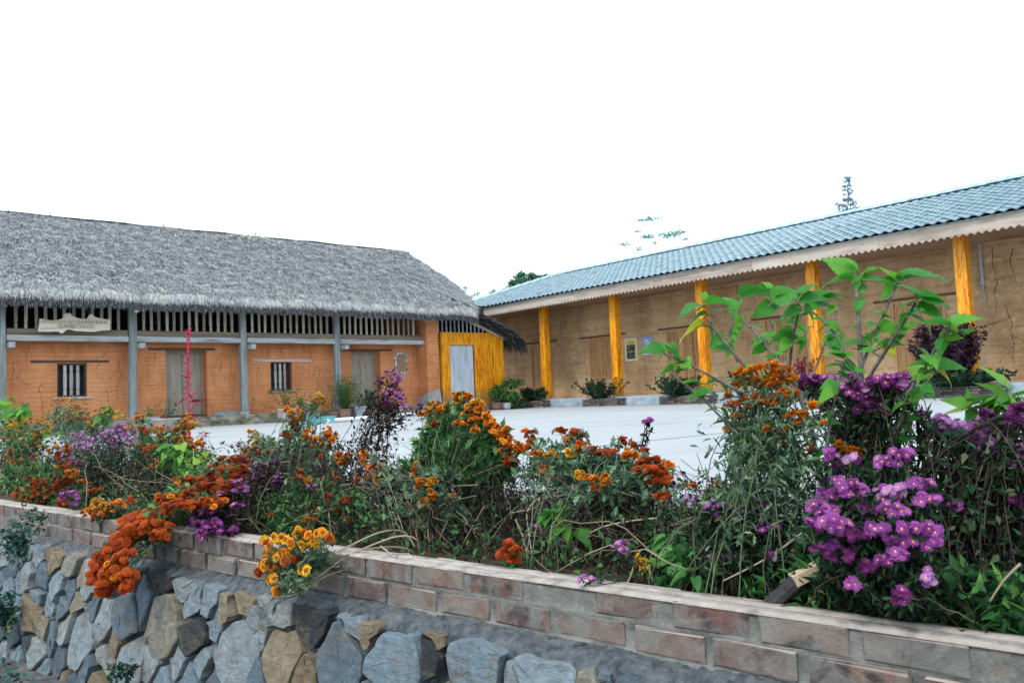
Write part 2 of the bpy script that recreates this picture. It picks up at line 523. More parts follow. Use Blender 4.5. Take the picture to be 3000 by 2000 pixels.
MT['mortar'] = mottled("rough_grey_mortar", [(0.30, (0.045, 0.052, 0.062)), (0.45, (0.11, 0.125, 0.14)), (0.58, (0.17, 0.185, 0.195)), (0.74, (0.27, 0.27, 0.265))], 30, 0.95, 1.0, 80, bdist=0.03)
MT['bark'] = mottled("sapling_bark", [(0.3, (0.06, 0.05, 0.045)), (0.6, (0.17, 0.155, 0.14)), (0.8, (0.28, 0.27, 0.25))], 30, 0.85, 0.4, 120)
MT['trunk'] = mottled("tree_bark", [(0.3, (0.10, 0.10, 0.09)), (0.7, (0.25, 0.25, 0.23))], 5, 0.9, 0.4, 30)
MT['trunk_washed'] = mottled("glare_washed_bark", [(0.3, (0.42, 0.45, 0.45)), (0.7, (0.58, 0.60, 0.60))], 5, 0.9, 0.3, 30)  # bark paled in the colour to imitate limbs lost in sky glare
MT['stake_dark'] = mottled("charred_stake_bark", [(0.3, (0.012, 0.012, 0.016)), (0.7, (0.06, 0.05, 0.05))], 14, 0.75, 0.5, 60)
MT['stake_pale'] = grain_mat("split_pale_wood", [(0.3, (0.30, 0.21, 0.13)), (0.6, (0.52, 0.41, 0.29))], 'z', 40, 0.1, 0.8, 0.4)

GREEN = [(0.0, (0.018, 0.070, 0.024)), (0.45, (0.045, 0.150, 0.045)), (0.8, (0.100, 0.260, 0.072)), (1.0, (0.19, 0.37, 0.09))]
MT['mum_leaf'] = leaf_mat("chrysanthemum_leaf", GREEN, 0.3)
MT['grey_leaf'] = leaf_mat("grey_green_leaf", [(0, (0.040, 0.080, 0.048)), (0.5, (0.095, 0.185, 0.105)), (0.85, (0.175, 0.29, 0.165)), (1, (0.30, 0.38, 0.22))], 0.3)
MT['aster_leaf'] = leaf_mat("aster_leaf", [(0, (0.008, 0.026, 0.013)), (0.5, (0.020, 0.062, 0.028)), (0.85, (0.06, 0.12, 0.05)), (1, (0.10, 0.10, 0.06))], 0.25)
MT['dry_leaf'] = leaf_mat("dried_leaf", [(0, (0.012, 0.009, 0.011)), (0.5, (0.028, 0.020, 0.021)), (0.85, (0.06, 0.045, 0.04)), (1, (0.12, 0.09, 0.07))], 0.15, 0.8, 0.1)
MT['bright_leaf'] = leaf_mat("bright_green_leaf", [(0, (0.04, 0.15, 0.03)), (0.5, (0.085, 0.26, 0.045)), (0.85, (0.17, 0.38, 0.06)), (1, (0.34, 0.46, 0.06))], 0.4)
MT['mulberry'] = leaf_mat("mulberry_leaf", [(0, (0.022, 0.14, 0.020)), (0.5, (0.055, 0.26, 0.028)), (0.80, (0.14, 0.40, 0.040)), (0.93, (0.20, 0.38, 0.04)), (0.97, (0.52, 0.47, 0.03)), (1, (0.60, 0.50, 0.04))], 0.50, 0.42, 0.3, veins=True)
MT['mulberry_back'] = MT['mulberry']
MT['weed'] = leaf_mat("bed_weed_leaf", [(0, (0.015, 0.055, 0.020)), (0.5, (0.035, 0.13, 0.038)), (0.85, (0.075, 0.22, 0.055)), (1, (0.14, 0.31, 0.06))], 0.3)
MT['low_weed'] = leaf_mat("ground_weed_leaf", [(0, (0.012, 0.045, 0.036)), (0.6, (0.028, 0.095, 0.065)), (1, (0.06, 0.15, 0.09))], 0.25)
MT['pot_leaf'] = leaf_mat("potted_plant_leaf", [(0, (0.02, 0.075, 0.022)), (0.6, (0.05, 0.16, 0.04)), (1, (0.13, 0.27, 0.06))], 0.3)
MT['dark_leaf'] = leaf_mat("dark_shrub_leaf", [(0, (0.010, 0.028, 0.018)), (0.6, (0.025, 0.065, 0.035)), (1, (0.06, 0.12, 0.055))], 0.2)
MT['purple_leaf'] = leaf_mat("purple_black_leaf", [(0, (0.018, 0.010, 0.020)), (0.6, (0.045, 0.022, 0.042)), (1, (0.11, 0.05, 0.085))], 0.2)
MT['amaranth'] = leaf_mat("crimson_amaranth_leaf", [(0, (0.30, 0.010, 0.035)), (0.6, (0.46, 0.022, 0.065)), (1, (0.60, 0.08, 0.13))], 0.35)
MT['maroon'] = leaf_mat("maroon_celosia", [(0, (0.10, 0.012, 0.03)), (0.6, (0.2, 0.02, 0.06)), (1, (0.33, 0.05, 0.1))], 0.25)
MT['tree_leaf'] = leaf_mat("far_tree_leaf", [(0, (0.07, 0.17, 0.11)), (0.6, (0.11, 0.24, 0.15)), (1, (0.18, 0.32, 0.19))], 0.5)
MT['far_leaf'] = leaf_mat("hazy_tree_leaf", [(0, (0.16, 0.32, 0.27)), (0.6, (0.24, 0.42, 0.35)), (1, (0.34, 0.52, 0.44))], 0.6)  # leaves lightened in the colour in place of haze and sky veil
MT['fir'] = leaf_mat("fir_needle", [(0, (0.14, 0.23, 0.26)), (0.6, (0.20, 0.32, 0.36)), (1, (0.28, 0.40, 0.43))], 0.5)  # needles paled and blued, distance haze put into the colour
MT['stem_green'] = leaf_mat("grey_green_stem", [(0, (0.05, 0.085, 0.045)), (0.6, (0.12, 0.165, 0.085)), (1, (0.22, 0.25, 0.14))], 0.0, 0.7, 0.2)
MT['stem_dark'] = leaf_mat("dark_dead_stem", [(0, (0.012, 0.009, 0.008)), (0.5, (0.028, 0.020, 0.018)), (0.85, (0.07, 0.05, 0.042)), (1, (0.16, 0.12, 0.09))], 0.0, 0.85, 0.1)
MT['stem_tan'] = leaf_mat("tan_bent_stem", [(0, (0.17, 0.125, 0.085)), (0.6, (0.31, 0.245, 0.17)), (1, (0.45, 0.38, 0.27))], 0.0, 0.8, 0.2)
MT['stem_red'] = leaf_mat("crimson_stem", [(0, (0.42, 0.03, 0.09)), (1, (0.6, 0.08, 0.16))], 0.0, 0.6, 0.3)

MT['thatch'] = leaf_mat("grey_thatch_straw", [(0, (0.05, 0.053, 0.062)), (0.25, (0.17, 0.176, 0.192)), (0.55, (0.335, 0.345, 0.355)), (0.85, (0.51, 0.515, 0.49)), (1, (0.66, 0.63, 0.55))], 0.08, 0.85, 0.15)
MT['thatch_dark'] = leaf_mat("old_dark_thatch_straw", [(0, (0.02, 0.021, 0.025)), (0.5, (0.075, 0.077, 0.085)), (1, (0.22, 0.22, 0.21))], 0.05, 0.9, 0.1)
MT['thatch_base'] = mottled("thatch_mass", [(0.3, (0.035, 0.034, 0.034)), (0.7, (0.11, 0.108, 0.105))], 12, 0.95, 0.8, 50)


def petal_mat(name, stops, transl=0.3):
    return leaf_mat(name, stops, transl, 0.6, 0.2, use_attr=False)


MT['p_orange'] = petal_mat("orange_petal", [(0, (0.62, 0.14, 0.008)), (0.5, (0.76, 0.235, 0.012)), (1, (0.84, 0.35, 0.020))])
MT['p_rust'] = petal_mat("rust_red_petal", [(0, (0.27, 0.024, 0.005)), (0.5, (0.44, 0.052, 0.007)), (1, (0.58, 0.10, 0.010))])
MT['p_yellow'] = petal_mat("golden_yellow_petal", [(0, (0.68, 0.27, 0.008)), (0.5, (0.80, 0.42, 0.014)), (1, (0.82, 0.55, 0.03))])
MT['p_purple'] = petal_mat("magenta_purple_petal", [(0, (0.16, 0.022, 0.17)), (0.5, (0.28, 0.050, 0.28)), (1, (0.42, 0.12, 0.41))])
MT['p_lilac'] = petal_mat("pale_lilac_petal", [(0, (0.28, 0.10, 0.32)), (0.5, (0.43, 0.17, 0.45)), (1, (0.57, 0.31, 0.57))])
MT['p_dark'] = petal_mat("wine_purple_petal", [(0, (0.10, 0.014, 0.10)), (1, (0.20, 0.03, 0.17))])
MT['p_eye'] = petal_mat("yellow_flower_eye", [(0, (0.58, 0.28, 0.015)), (1, (0.72, 0.45, 0.03))], 0.1)
MT['p_core'] = petal_mat("brown_flower_core", [(0, (0.15, 0.035, 0.006)), (1, (0.24, 0.07, 0.008))], 0.1)


def stone_material(name="split_wall_stone", tones=None):
    m, nt, bs, _ = base_mat(name)
    vec = coords(nt)
    oi = nd(nt, "ShaderNodeObjectInfo")
    tone = ramp(nt, oi.outputs["Random"], tones or [(0.0, (0.028, 0.030, 0.033)), (0.08, (0.08, 0.11, 0.135)), (0.30, (0.135, 0.185, 0.22)), (0.55, (0.19, 0.235, 0.26)), (0.76, (0.235, 0.255, 0.25)), (0.88, (0.21, 0.185, 0.135)), (1.0, (0.15, 0.11, 0.065))])
    n1 = noise_tex(nt, coords(nt, (1, 1, 1.6)), 7, 8, 0.7, 0.6)
    rust = ramp(nt, n1, [(0.50, (0, 0, 0)), (0.70, (0.75, 0.75, 0.75))])
    c = mixc(nt, rust, tone, (0.155, 0.125, 0.078))
    n2 = noise_tex(nt, vec, 26, 8, 0.72)
    c = mixc(nt, 0.65, c, mixc(nt, 1.0, c, ramp(nt, n2, [(0.30, (0.42, 0.44, 0.46)), (0.5, (1, 1, 1)), (0.70, (1.6, 1.6, 1.55))]), 'MULTIPLY'))
    pale = ramp(nt, noise_tex(nt, vec, 5, 6, 0.65), [(0.62, (0, 0, 0)), (0.8, (0.45, 0.45, 0.45))])
    c = mixc(nt, pale, c, (0.28, 0.335, 0.36))
    nt.links.new(c, bs.inputs["Base Color"])
    bs.inputs["Roughness"].default_value = 0.8
    bs.inputs["Specular IOR Level"].default_value = 0.3
    bump(nt, bs, math_n(nt, 'ADD', noise_tex(nt, coords(nt, (1, 1, 2.5)), 13, 8, 0.7), math_n(nt, 'MULTIPLY', n2, 0.5)), 0.9, 0.025)
    return m


def brick_material(name, red=1.0):
    m, nt, bs, _ = base_mat(name)
    vec = coords(nt)
    oi = nd(nt, "ShaderNodeObjectInfo")
    off = nd(nt, "ShaderNodeVectorMath", operation='ADD')
    cm = nd(nt, "ShaderNodeCombineXYZ")
    for i, k in enumerate((31.0, 17.0, 53.0)):
        nt.links.new(math_n(nt, 'MULTIPLY', oi.outputs["Random"], k), cm.inputs[i])
    nt.links.new(vec, off.inputs[0])
    nt.links.new(cm.outputs[0], off.inputs[1])
    v = off.outputs[0]
    body = ramp(nt, oi.outputs["Random"], [(0, (0.10, 0.058, 0.052)), (0.3, (0.145, 0.083, 0.070)), (0.6, (0.19, 0.128, 0.105)), (0.85, (0.185, 0.148, 0.125)), (1, (0.08, 0.062, 0.062))])
    body = mixc(nt, 0.7, body, mixc(nt, 1.0, body, ramp(nt, noise_tex(nt, v, 16, 8, 0.7), [(0.3, (0.5, 0.5, 0.5)), (0.7, (1.5, 1.45, 1.4))]), 'MULTIPLY'))
    # burnt heart of the brick face
    burn = ramp(nt, noise_tex(nt, v, 8, 5, 0.6, 0.6), [(0.52, (0, 0, 0)), (0.585, (0.85, 0.85, 0.85))])
    c = mixc(nt, burn, body, (0.045, 0.036, 0.040))
    # mortar smears
    sm = ramp(nt, noise_tex(nt, v, 10, 8, 0.68, 0.8), [(0.40, (0, 0, 0)), (0.60, (1, 1, 1))])
    c = mixc(nt, math_n(nt, 'MULTIPLY', sm, 0.85), c, (0.20, 0.195, 0.175))
    # cement skin left on the top face
    g = nd(nt, "ShaderNodeNewGeometry")
    sx = nd(nt, "ShaderNodeSeparateXYZ")
    nt.links.new(g.outputs["Normal"], sx.inputs[0])
    top = ramp(nt, sx.outputs[2], [(0.72, (0, 0, 0)), (0.9, (0.9, 0.9, 0.9))])
    c = mixc(nt, top, c, mixc(nt, noise_tex(nt, v, 14, 6, 0.7), (0.30, 0.245, 0.21), (0.56, 0.48, 0.42)))
    nt.links.new(c, bs.inputs["Base Color"])
    bs.inputs["Roughness"].default_value = 0.9
    bs.inputs["Specular IOR Level"].default_value = 0.2
    bump(nt, bs, noise_tex(nt, v, 40, 8, 0.7), 0.7, 0.012)
    return m


def slab_material():
    m, nt, bs, _ = base_mat("broomed_pale_concrete")
    vec = coords(nt, (1, 1, 1), "Object")
    streak = noise_tex(nt, coords(nt, (0.22, 3.0, 1)), 1.6, 8, 0.68)
    patch = noise_tex(nt, vec, 0.45, 6, 0.6)
    f = math_n(nt, 'ADD', math_n(nt, 'MULTIPLY', streak, 0.35), math_n(nt, 'ADD', math_n(nt, 'MULTIPLY', patch, 0.4), math_n(nt, 'MULTIPLY', noise_tex(nt, vec, 4.0, 8, 0.75), 0.25)))
    c = ramp(nt, f, [(0.34, (0.21, 0.22, 0.222)), (0.45, (0.315, 0.328, 0.33)), (0.62, (0.375, 0.385, 0.385))])
    nt.links.new(c, bs.inputs["Base Color"])
    bs.inputs["Roughness"].default_value = 0.75
    bs.inputs["Specular IOR Level"].default_value = 0.3
    bump(nt, bs, noise_tex(nt, coords(nt, (0.3, 6, 1)), 9, 5, 0.7), 0.25, 0.01)
    return m


MT['stone'] = stone_material()
MT['stone_dark'] = stone_material("charcoal_wall_stone", [(0, (0.022, 0.025, 0.028)), (1, (0.05, 0.055, 0.06))])
MT['stone_tan'] = stone_material("tan_wall_stone", [(0, (0.165, 0.125, 0.075)), (1, (0.22, 0.18, 0.12))])
MT['brick'] = brick_material("smeared_parapet_brick")
MT['slab'] = slab_material()
MT['planter_brick'] = mottled("dark_planter_brick", [(0.3, (0.055, 0.05, 0.05)), (0.5, (0.13, 0.11, 0.10)), (0.7, (0.26, 0.225, 0.20))], 12, 0.9, 0.5, 50, obj_rand=0.35)

# ================================================================== THE SETTING
def quad_sheet(name, corners, mat, kind="structure", n=(1, 1), bumpy=0.0):
    c = [np.array(p, float) for p in corners]
    nx, ny = n
    V, F = [], []
    for j in range(ny + 1):
        for i in range(nx + 1):
            a, b = i / nx, j / ny
            p = (c[0] * (1 - a) + c[1] * a) * (1 - b) + (c[3] * (1 - a) + c[2] * a) * b
            if bumpy:
                p = p + np.array([0, 0, bumpy * (mnoise.noise(Vector((p[0] * 2.2, p[1] * 2.2, 0))) + 0.5 * mnoise.noise(Vector((p[0] * 7, p[1] * 7, 3))))])
            V.append(p)
    for j in range(ny):
        for i in range(nx):
            k = j * (nx + 1) + i
            F.append((k, k + 1, k + nx + 2, k + nx + 1))
    o = link(name, np_mesh(name, np.array(V), np.array(F), mat, smooth=True))
    return props(o, kind=kind)


# ground below the wall, the terrain above it, the planting bed between wall and courtyard
quad_sheet("lower_ground", [Wp(-60, -70, -0.86), Wp(60, -70, -0.86), Wp(60, -2.6, -0.86), Wp(-60, -2.6, -0.86)], MT['lower_soil'])
quad_sheet("lower_ground_bank", [Wp(-9, -2.6, -0.86), Wp(7, -2.6, -0.86), Wp(7, 0.05, -0.80), Wp(-9, 0.05, -0.80)], MT['lower_soil'], n=(120, 26), bumpy=0.05)
quad_sheet("terrain", [Wp(-260, 0.06, -0.16), Wp(260, 0.06, -0.16), Wp(260, 420, -0.16), Wp(-260, 420, -0.16)], MT['terrain'])
BED = 1.36
quad_sheet("bed_soil", [Wp(-9, 0.09, -0.085), Wp(6, 0.09, -0.085), Wp(6, BED + 0.05, -0.045), Wp(-9, BED + 0.05, -0.045)], MT['soil'], n=(150, 14), bumpy=0.025)

# courtyard: cast concrete slabs with open joints over a dark base
quad_sheet("courtyard_base", [Wp(-24, BED, -0.055), Wp(16, BED, -0.055), Wp(16, 34, -0.055), Wp(-24, 34, -0.055)], MT['plinth'])
yard = props(link("courtyard", None, None, tuple(H(10, 12))), kind="structure")
yard.rotation_euler = (0, 0, ROT_H)


def clip_half(poly, n, c):
    """Keep the part of a 2D polygon where p.n >= c."""
    out = []
    for i in range(len(poly)):
        a, b = poly[i], poly[(i + 1) % len(poly)]
        da, db = a @ n - c, b @ n - c
        if da >= 0: out.append(a)
        if (da >= 0) != (db >= 0):
            out.append(a + (b - a) * da / (da - db))
    return out


bed_n = np.array([WI[0] * E2[0] + WI[1] * E2[1], WI[0] * E1[0] + WI[1] * E1[1]])
bed_c = WC @ WI + BED
for i in range(-2, 5):
    for j in range(-1, 5):
        s0, s1, t0, t1 = i * 5.1 - 0.2 + 0.009, (i + 1) * 5.1 - 0.2 - 0.009, j * 5.9 - 0.9 + 0.009, (j + 1) * 5.9 - 0.9 - 0.009
        s1, t1 = min(s1, 20.3), min(t1, 22.57)
        if s1 - s0 < 0.3 or t1 - t0 < 0.3: continue
        poly = clip_half([np.array(p) for p in ((s0, t0), (s1, t0), (s1, t1), (s0, t1))], bed_n, bed_c)
        if len(poly) < 3: continue
        dz = rng.uniform(-0.004, 0.002)
        MB().prism([(p[0] - 10, p[1] - 12) for p in poly], lambda a, b, d: (a, b, d), -0.05, dz).build("slab", MT['slab'], yard)


# ================================================================== THATCHED EARTH HOUSE (left)
LO = (9.0, 23.2, 0.0)
th = thing("thatched_house", "long orange rammed earth house under a shaggy grey thatched roof", "house", H(*LO), ROT_H)


def lb(mb, name, mat, parent=th, smooth=False):
    return mb.build(name, mat, parent, LO, smooth)


def wall_cut(mb, a0, a1, z0, z1, openings, put):
    """Boxes filling a wall around rectangular openings (a, b, zlo, zhi); put(a0, a1, z0, z1) adds one box."""
    xs = sorted({a0, a1} | {o[0] for o in openings} | {o[1] for o in openings})
    for x0, x1 in zip(xs[:-1], xs[1:]):
        cut = [o for o in openings if o[0] < (x0 + x1) / 2 < o[1]]
        z = z0
        for o in sorted(cut, key=lambda q: q[2]):
            if o[2] > z + 1e-4: put(x0, x1, z, o[2])
            z = o[3]
        if z1 > z + 1e-4: put(x0, x1, z, z1)


TW, PT = 23.2, 22.8           # front face of the earth wall; line of the timber posts
POSTS = [2.98, 5.95, 8.98, 12.0]
DOORS = [(6.93, 8.06), (12.71, 13.80)]
WINS = [(4.25, 4.94), (9.97, 10.66)]
ops = [(a, b, 0.28, 2.16) for a, b in DOORS] + [(a, b, 0.945, 1.815) for a, b in WINS]
mb = MB()
wall_cut(mb, -2.2, 15.25, 0.28, 2.50, ops, lambda a, b, z0, z1: mb.box(a, b, TW, TW + 0.55, z0, z1))
lb(mb, "earth_wall", MT['earth'])
mb = MB().box(15.25, 15.74, 22.56, 23.9, 0.28, 3.75)
lb(mb, "earth_pier", MT['earth'])
# cement patch smeared round the pier's foot
mb = MB()
mb.prism([(15.247, 0.28), (15.80, 0.28), (15.78, 0.50), (15.745, 0.66), (15.70, 0.86), (15.60, 0.80), (15.45, 0.76), (15.247, 0.70)], lambda a, b, d: (a, d, b), 22.535, 22.60)
mb.prism([(22.535, 0.28), (23.19, 0.28), (23.19, 0.52), (22.9, 0.60), (22.7, 0.68), (22.535, 0.70)], lambda a, b, d: (d, a, b), 15.222, 15.246)
lb(mb, "cement_patch", MT['cement'])
mb = MB().box(-2.2, 15.74, 28.0, 28.5, 0.28, 3.4).box(15.2, 15.74, 23.9, 28.0, 0.28, 3.6).box(-2.2, -1.7, 23.75, 28.0, 0.28, 3.4)
lb(mb, "rear_wall", MT['earth'])
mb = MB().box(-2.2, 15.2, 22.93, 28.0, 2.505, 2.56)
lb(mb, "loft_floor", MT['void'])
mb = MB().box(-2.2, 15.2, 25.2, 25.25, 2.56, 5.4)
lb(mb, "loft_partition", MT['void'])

# plinth with an uneven mossy edge
mb = MB()
n = 130
vs, fs = [], []
for i in range(n + 1):
    s = -2.6 + i * (15.95 + 2.6) / n
    w = lambda k, a: a * mnoise.noise(Vector((s * 1.7, k * 9.1, 0)))
    vs += [(s, 22.56 + w(1, .03), 0.0), (s, 22.57 + w(2, .035), 0.14), (s, 22.585 + w(3, .03), 0.262 + w(4, .018)), (s, 22.63, 0.281), (s, 29.0, 0.281), (s, 29.0, 0)]
for i in range(n):
    for k in range(5):
        b = i * 6 + k
        fs.append((b, b + 6, b + 7, b + 1))
fs += [tuple(range(5, -1, -1)), tuple(n * 6 + k for k in range(6))]
mb.add(vs, fs)
lb(mb, "plinth", MT['plinth'])

# posts, stone pads, beams, brackets, rails, balusters
for i, s in enumerate(POSTS):
    w = 0.098
    mb = MB()
    prof, lean = [], rng.uniform(-.012, .012)
    vs, fs = [], []
    for k, z in enumerate((0.36, 0.9, 1.5, 2.2, 2.9, 3.55)):
        ww = w * (1.04 - 0.02 * k) + rng.uniform(-.004, .004)
        cx = s + lean * k * 0.4
        for dx, dy in ((-1, -.75), (-.75, -1), (.75, -1), (1, -.75), (1, .75), (.75, 1), (-.75, 1), (-1, .75)):
            vs.append((cx + dx * ww, PT + dy * ww, z))
    for k in range(5):
        for q in range(8):
            fs.append((k * 8 + q, k * 8 + (q + 1) % 8, k * 8 + 8 + (q + 1) % 8, k * 8 + 8 + q))
    fs += [tuple(range(7, -1, -1)), tuple(40 + q for q in range(8))]
    mb.add(vs, fs)
    lb(mb, "post", MT['grey_wood'])
    mb = MB().lathe([(0.16, 0.276), (0.165, 0.31), (0.13, 0.36)], 10, c=(s, PT, 0))
    lb(mb, "post_pad", MT['cement'])
    mb = MB().box(s + 0.10, s + 0.24, 22.44, 23.19, 2.17, 2.30)
    lb(mb, "bracket", MT['grey_wood_x'])
ends = [-2.2] + POSTS + [15.24]
for a, b in zip(ends[:-1], ends[1:]):
    a2, b2 = a + (0.10 if a > -2 else 0), b - (0.10 if b < 15 else -0.02)
    mb = MB().box(a2, b2, 22.70, 22.86, 2.355, 2.505)
    o = lb(mb, "beam", MT['grey_wood_x'])
    bev(o.data, 0.012)
    mb = MB().box(a2, b2, 22.78, 22.90, 2.508, 2.665)
    o = lb(mb, "rail", MT['brown_wood_x'])
    bev(o.data, 0.01)
# one turned flat baluster, copied
bal_prof = [(0.034, 0), (0.034, .10), (0.022, .135), (0.036, .18), (0.036, .62), (0.024, .67), (0.034, .71), (0.034, .93)]
mb = MB()
vs, fs = [], []
for w, z in bal_prof:
    vs += [(-w, -.018, z), (w, -.018, z), (w, .018, z), (-w, .018, z)]
for k in range(len(bal_prof) - 1):
    for q in range(4):
        fs.append((k * 4 + q, k * 4 + (q + 1) % 4, k * 4 + 4 + (q + 1) % 4, k * 4 + 4 + q))
mb.add(vs, fs)
bal_me = mb.mesh("baluster", MT['baluster'])
for a, b in ((-2.2, 2.98), (2.98, 5.95), (5.95, 8.98), (8.98, 12.0), (12.0, 15.22)):
    k = int(round((b - a - .2) / 0.207))
    for q in range(1, k):
        s = a + .10 + (b - a - .2) * q / k + rng.uniform(-.012, .012)
        if s < 1.6: continue
        link("baluster", bal_me, th, (s - LO[0], 22.84 - LO[1], 2.662), (0, rng.uniform(-.012, .012), 0), (1, 1, 1.02))

# windows: frame, bars, lintel, sill
lint = [(3.66, 5.47, 'dark_wood_x', 1.832, 1.895), (9.43, 11.28, 'grey_wood_x', 1.835, 1.895)]
for (a, b), (la, lbb, lm, lz0, lz1) in zip(WINS, lint):
    fr = MB()
    for x0, x1, z0, z1 in ((a, a + .045, .945, 1.815), (b - .045, b, .945, 1.815), (a + .045, b - .045, 1.77, 1.815), (a + .045, b - .045, .945, .985)):
        fr.box(x0, x1, TW + .06, TW + .18, z0, z1)
    w = lb(fr, "window", MT['dark_wood_x'])
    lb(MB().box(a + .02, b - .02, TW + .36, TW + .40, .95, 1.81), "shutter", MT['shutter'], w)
    for q in range(3):
        s = a + .045 + (b - a - .09) * (q + 1) / 4
        vs, fs = [], []
        prof = [(0.034, .985), (0.036, 1.10), (0.024, 1.14), (0.038, 1.19), (0.038, 1.55), (0.024, 1.60), (0.036, 1.65), (0.034, 1.77)]
        for ww, z in prof:
            vs += [(s - ww, TW + .09, z), (s + ww, TW + .09, z), (s + ww, TW + .13, z), (s - ww, TW + .13, z)]
        for k in range(len(prof) - 1):
            for e in range(4):
                fs.append((k * 4 + e, k * 4 + (e + 1) % 4, k * 4 + 4 + (e + 1) % 4, k * 4 + 4 + e))
        lb(MB().add(vs, fs), "bar", MT['baluster'], w)
    lb(MB().box(a - .10, b + .12, TW - .06, TW + .20, .895, .943), "sill", MT['baluster'], w)
    lb(MB().box(la, lbb, TW - .022, TW + .3, lz0, lz1), "lintel", MT[lm], w)
# doors: two grey plank leaves each
for (a, b), (la, lbb) in zip(DOORS, ((6.48, 8.30), (12.34, 14.25))):
    fr = MB().box(a - .0, a + .05, TW + .33, TW + .47, .32, 2.15).box(b - .05, b, TW + .33, TW + .47, .32, 2.15).box(a + .05, b - .05, TW + .33, TW + .47, 2.10, 2.15)
    d = lb(fr, "door", MT['door_grey'])
    mid = (a + b) / 2 - 0.02
    for x0, x1 in ((a + .052, mid - .006), (mid + .006, b - .052)):
        o = lb(MB().box(x0, x1, TW + .36, TW + .41, .34, 2.095), "door_leaf", MT['door_grey'], d)
        bev(o.data, .006)
    lb(MB().box(a, b, TW + .02, TW + .5, .282, .34), "threshold", MT['dark_wood_x'], d)
    lb(MB().box(la, lbb, TW - .02, TW + .33, 2.163, 2.225), "lintel", MT['dark_wood_x'], d)
lb(MB().prism([(8.15, .282), (9.0, .282), (8.93, .37), (8.72, .41), (8.4, .40), (8.2, .36)], lambda a, b, d: (a, d, b), 22.98, 23.14), "step_stone", MT['cement'])


def cracks(mb, paths, put, w0=0.012, branch=0.35):
    """Jagged thin dark fissures; put(a, z) -> 3D on the wall face."""
    for a, z, length, ang in paths:
        todo = [(a, z, length, ang, w0)]
        while todo:
            a0, z0, L, an, w = todo.pop()
            n = max(4, int(L / 0.07))
            pts = []
            for i in range(n + 1):
                pts.append((a0, z0, w * (1 - 0.75 * i / n) * rng.uniform(.55, 1.4)))
                d = an + rng.normal(0, .38)
                a0 += math.cos(d) * L / n
                z0 += math.sin(d) * L / n
                if rng.random() < branch * .12 and L > .4:
                    todo.append((a0, z0, L * .35, an + rng.choice([-1, 1]) * rng.uniform(.6, 1.2), w * .6))
            for (p, q, u), (p2, q2, u2) in zip(pts[:-1], pts[1:]):
                dx, dz = p2 - p, q2 - q
                ln = math.hypot(dx, dz) + 1e-6
                nx, nz = -dz / ln, dx / ln
                mb.add([put(p - nx * u, q - nz * u), put(p + nx * u, q + nz * u), put(p2 + nx * u2, q2 + nz * u2), put(p2 - nx * u2, q2 - nz * u2)], [(0, 1, 2, 3)])


dn, upw = -math.pi / 2, math.pi / 2
mb = MB()
cracks(mb, [(3.62, 2.28, .42, dn), (4.10, 2.30, .40, dn), (4.52, 2.32, .42, dn), (5.15, 1.92, .45, .7), (5.25, 1.85, .5, dn), (5.72, 1.9, 1.45, dn), (3.30, 1.85, .95, dn),
            (3.35, 1.5, .4, -.6), (6.62, 2.1, .55, dn), (8.55, 2.3, .9, dn - .3), (8.75, 1.9, 1.3, dn), (8.5, 1.8, .7, dn), (9.9, 2.25, .40, dn), (10.3, 2.3, .42, dn),
            (11.05, 2.25, .45, dn), (11.45, 2.0, 1.5, dn - .05), (11.62, 1.6, 1.0, dn - .1), (11.25, 2.2, .9, dn), (10.55, .88, .58, dn), (9.6, 1.7, .7, dn), (14.4, 2.0, .5, dn + .6),
            (15.12, 2.2, 1.9, dn), (14.95, 1.3, .9, dn), (7.9, 2.4, .2, dn), (13.4, 2.45, .25, dn), (3.9, 1.3, .8, dn), (5.4, 1.1, .8, dn)],
       lambda a, z: (a, TW - .003, z), .0068)
cracks(mb, [(15.3, 2.38, .42, 0), (15.3, 2.0, .42, 0), (15.3, 1.73, .4, 0), (15.3, 1.2, .42, .05), (15.32, 2.75, .4, 0)], lambda a, z: (a, 22.557, z), .008, 0)
lb(mb, "cracks", MT['crack'])["kind"] = "stuff"

# ------------------------------------------------------------------ thatch
EAVE_T, RIDGE_T, S0, S1 = 21.85, 26.0, -2.6, 16.88


def roof_pt(s, q, lift=0.0):
    """Top surface of the thatch: q 0 at the eave, 1 at the ridge (front slope)."""
    t = EAVE_T + q * (RIDGE_T - EAVE_T)
    z = 3.50 + q * 2.80 - 0.10 * math.exp(-q / .05) + 0.09 * math.sin(math.pi * q) * .5
    z += 0.06 * mnoise.noise(Vector((s * .7, q * 4, 0))) + 0.03 * mnoise.noise(Vector((s * 2.6, q * 14, 5)))
    e = max(0.0, (s - 16.0) / 1.05)
    z -= 0.15 * e * e
    return np.array([s, t, z + lift])


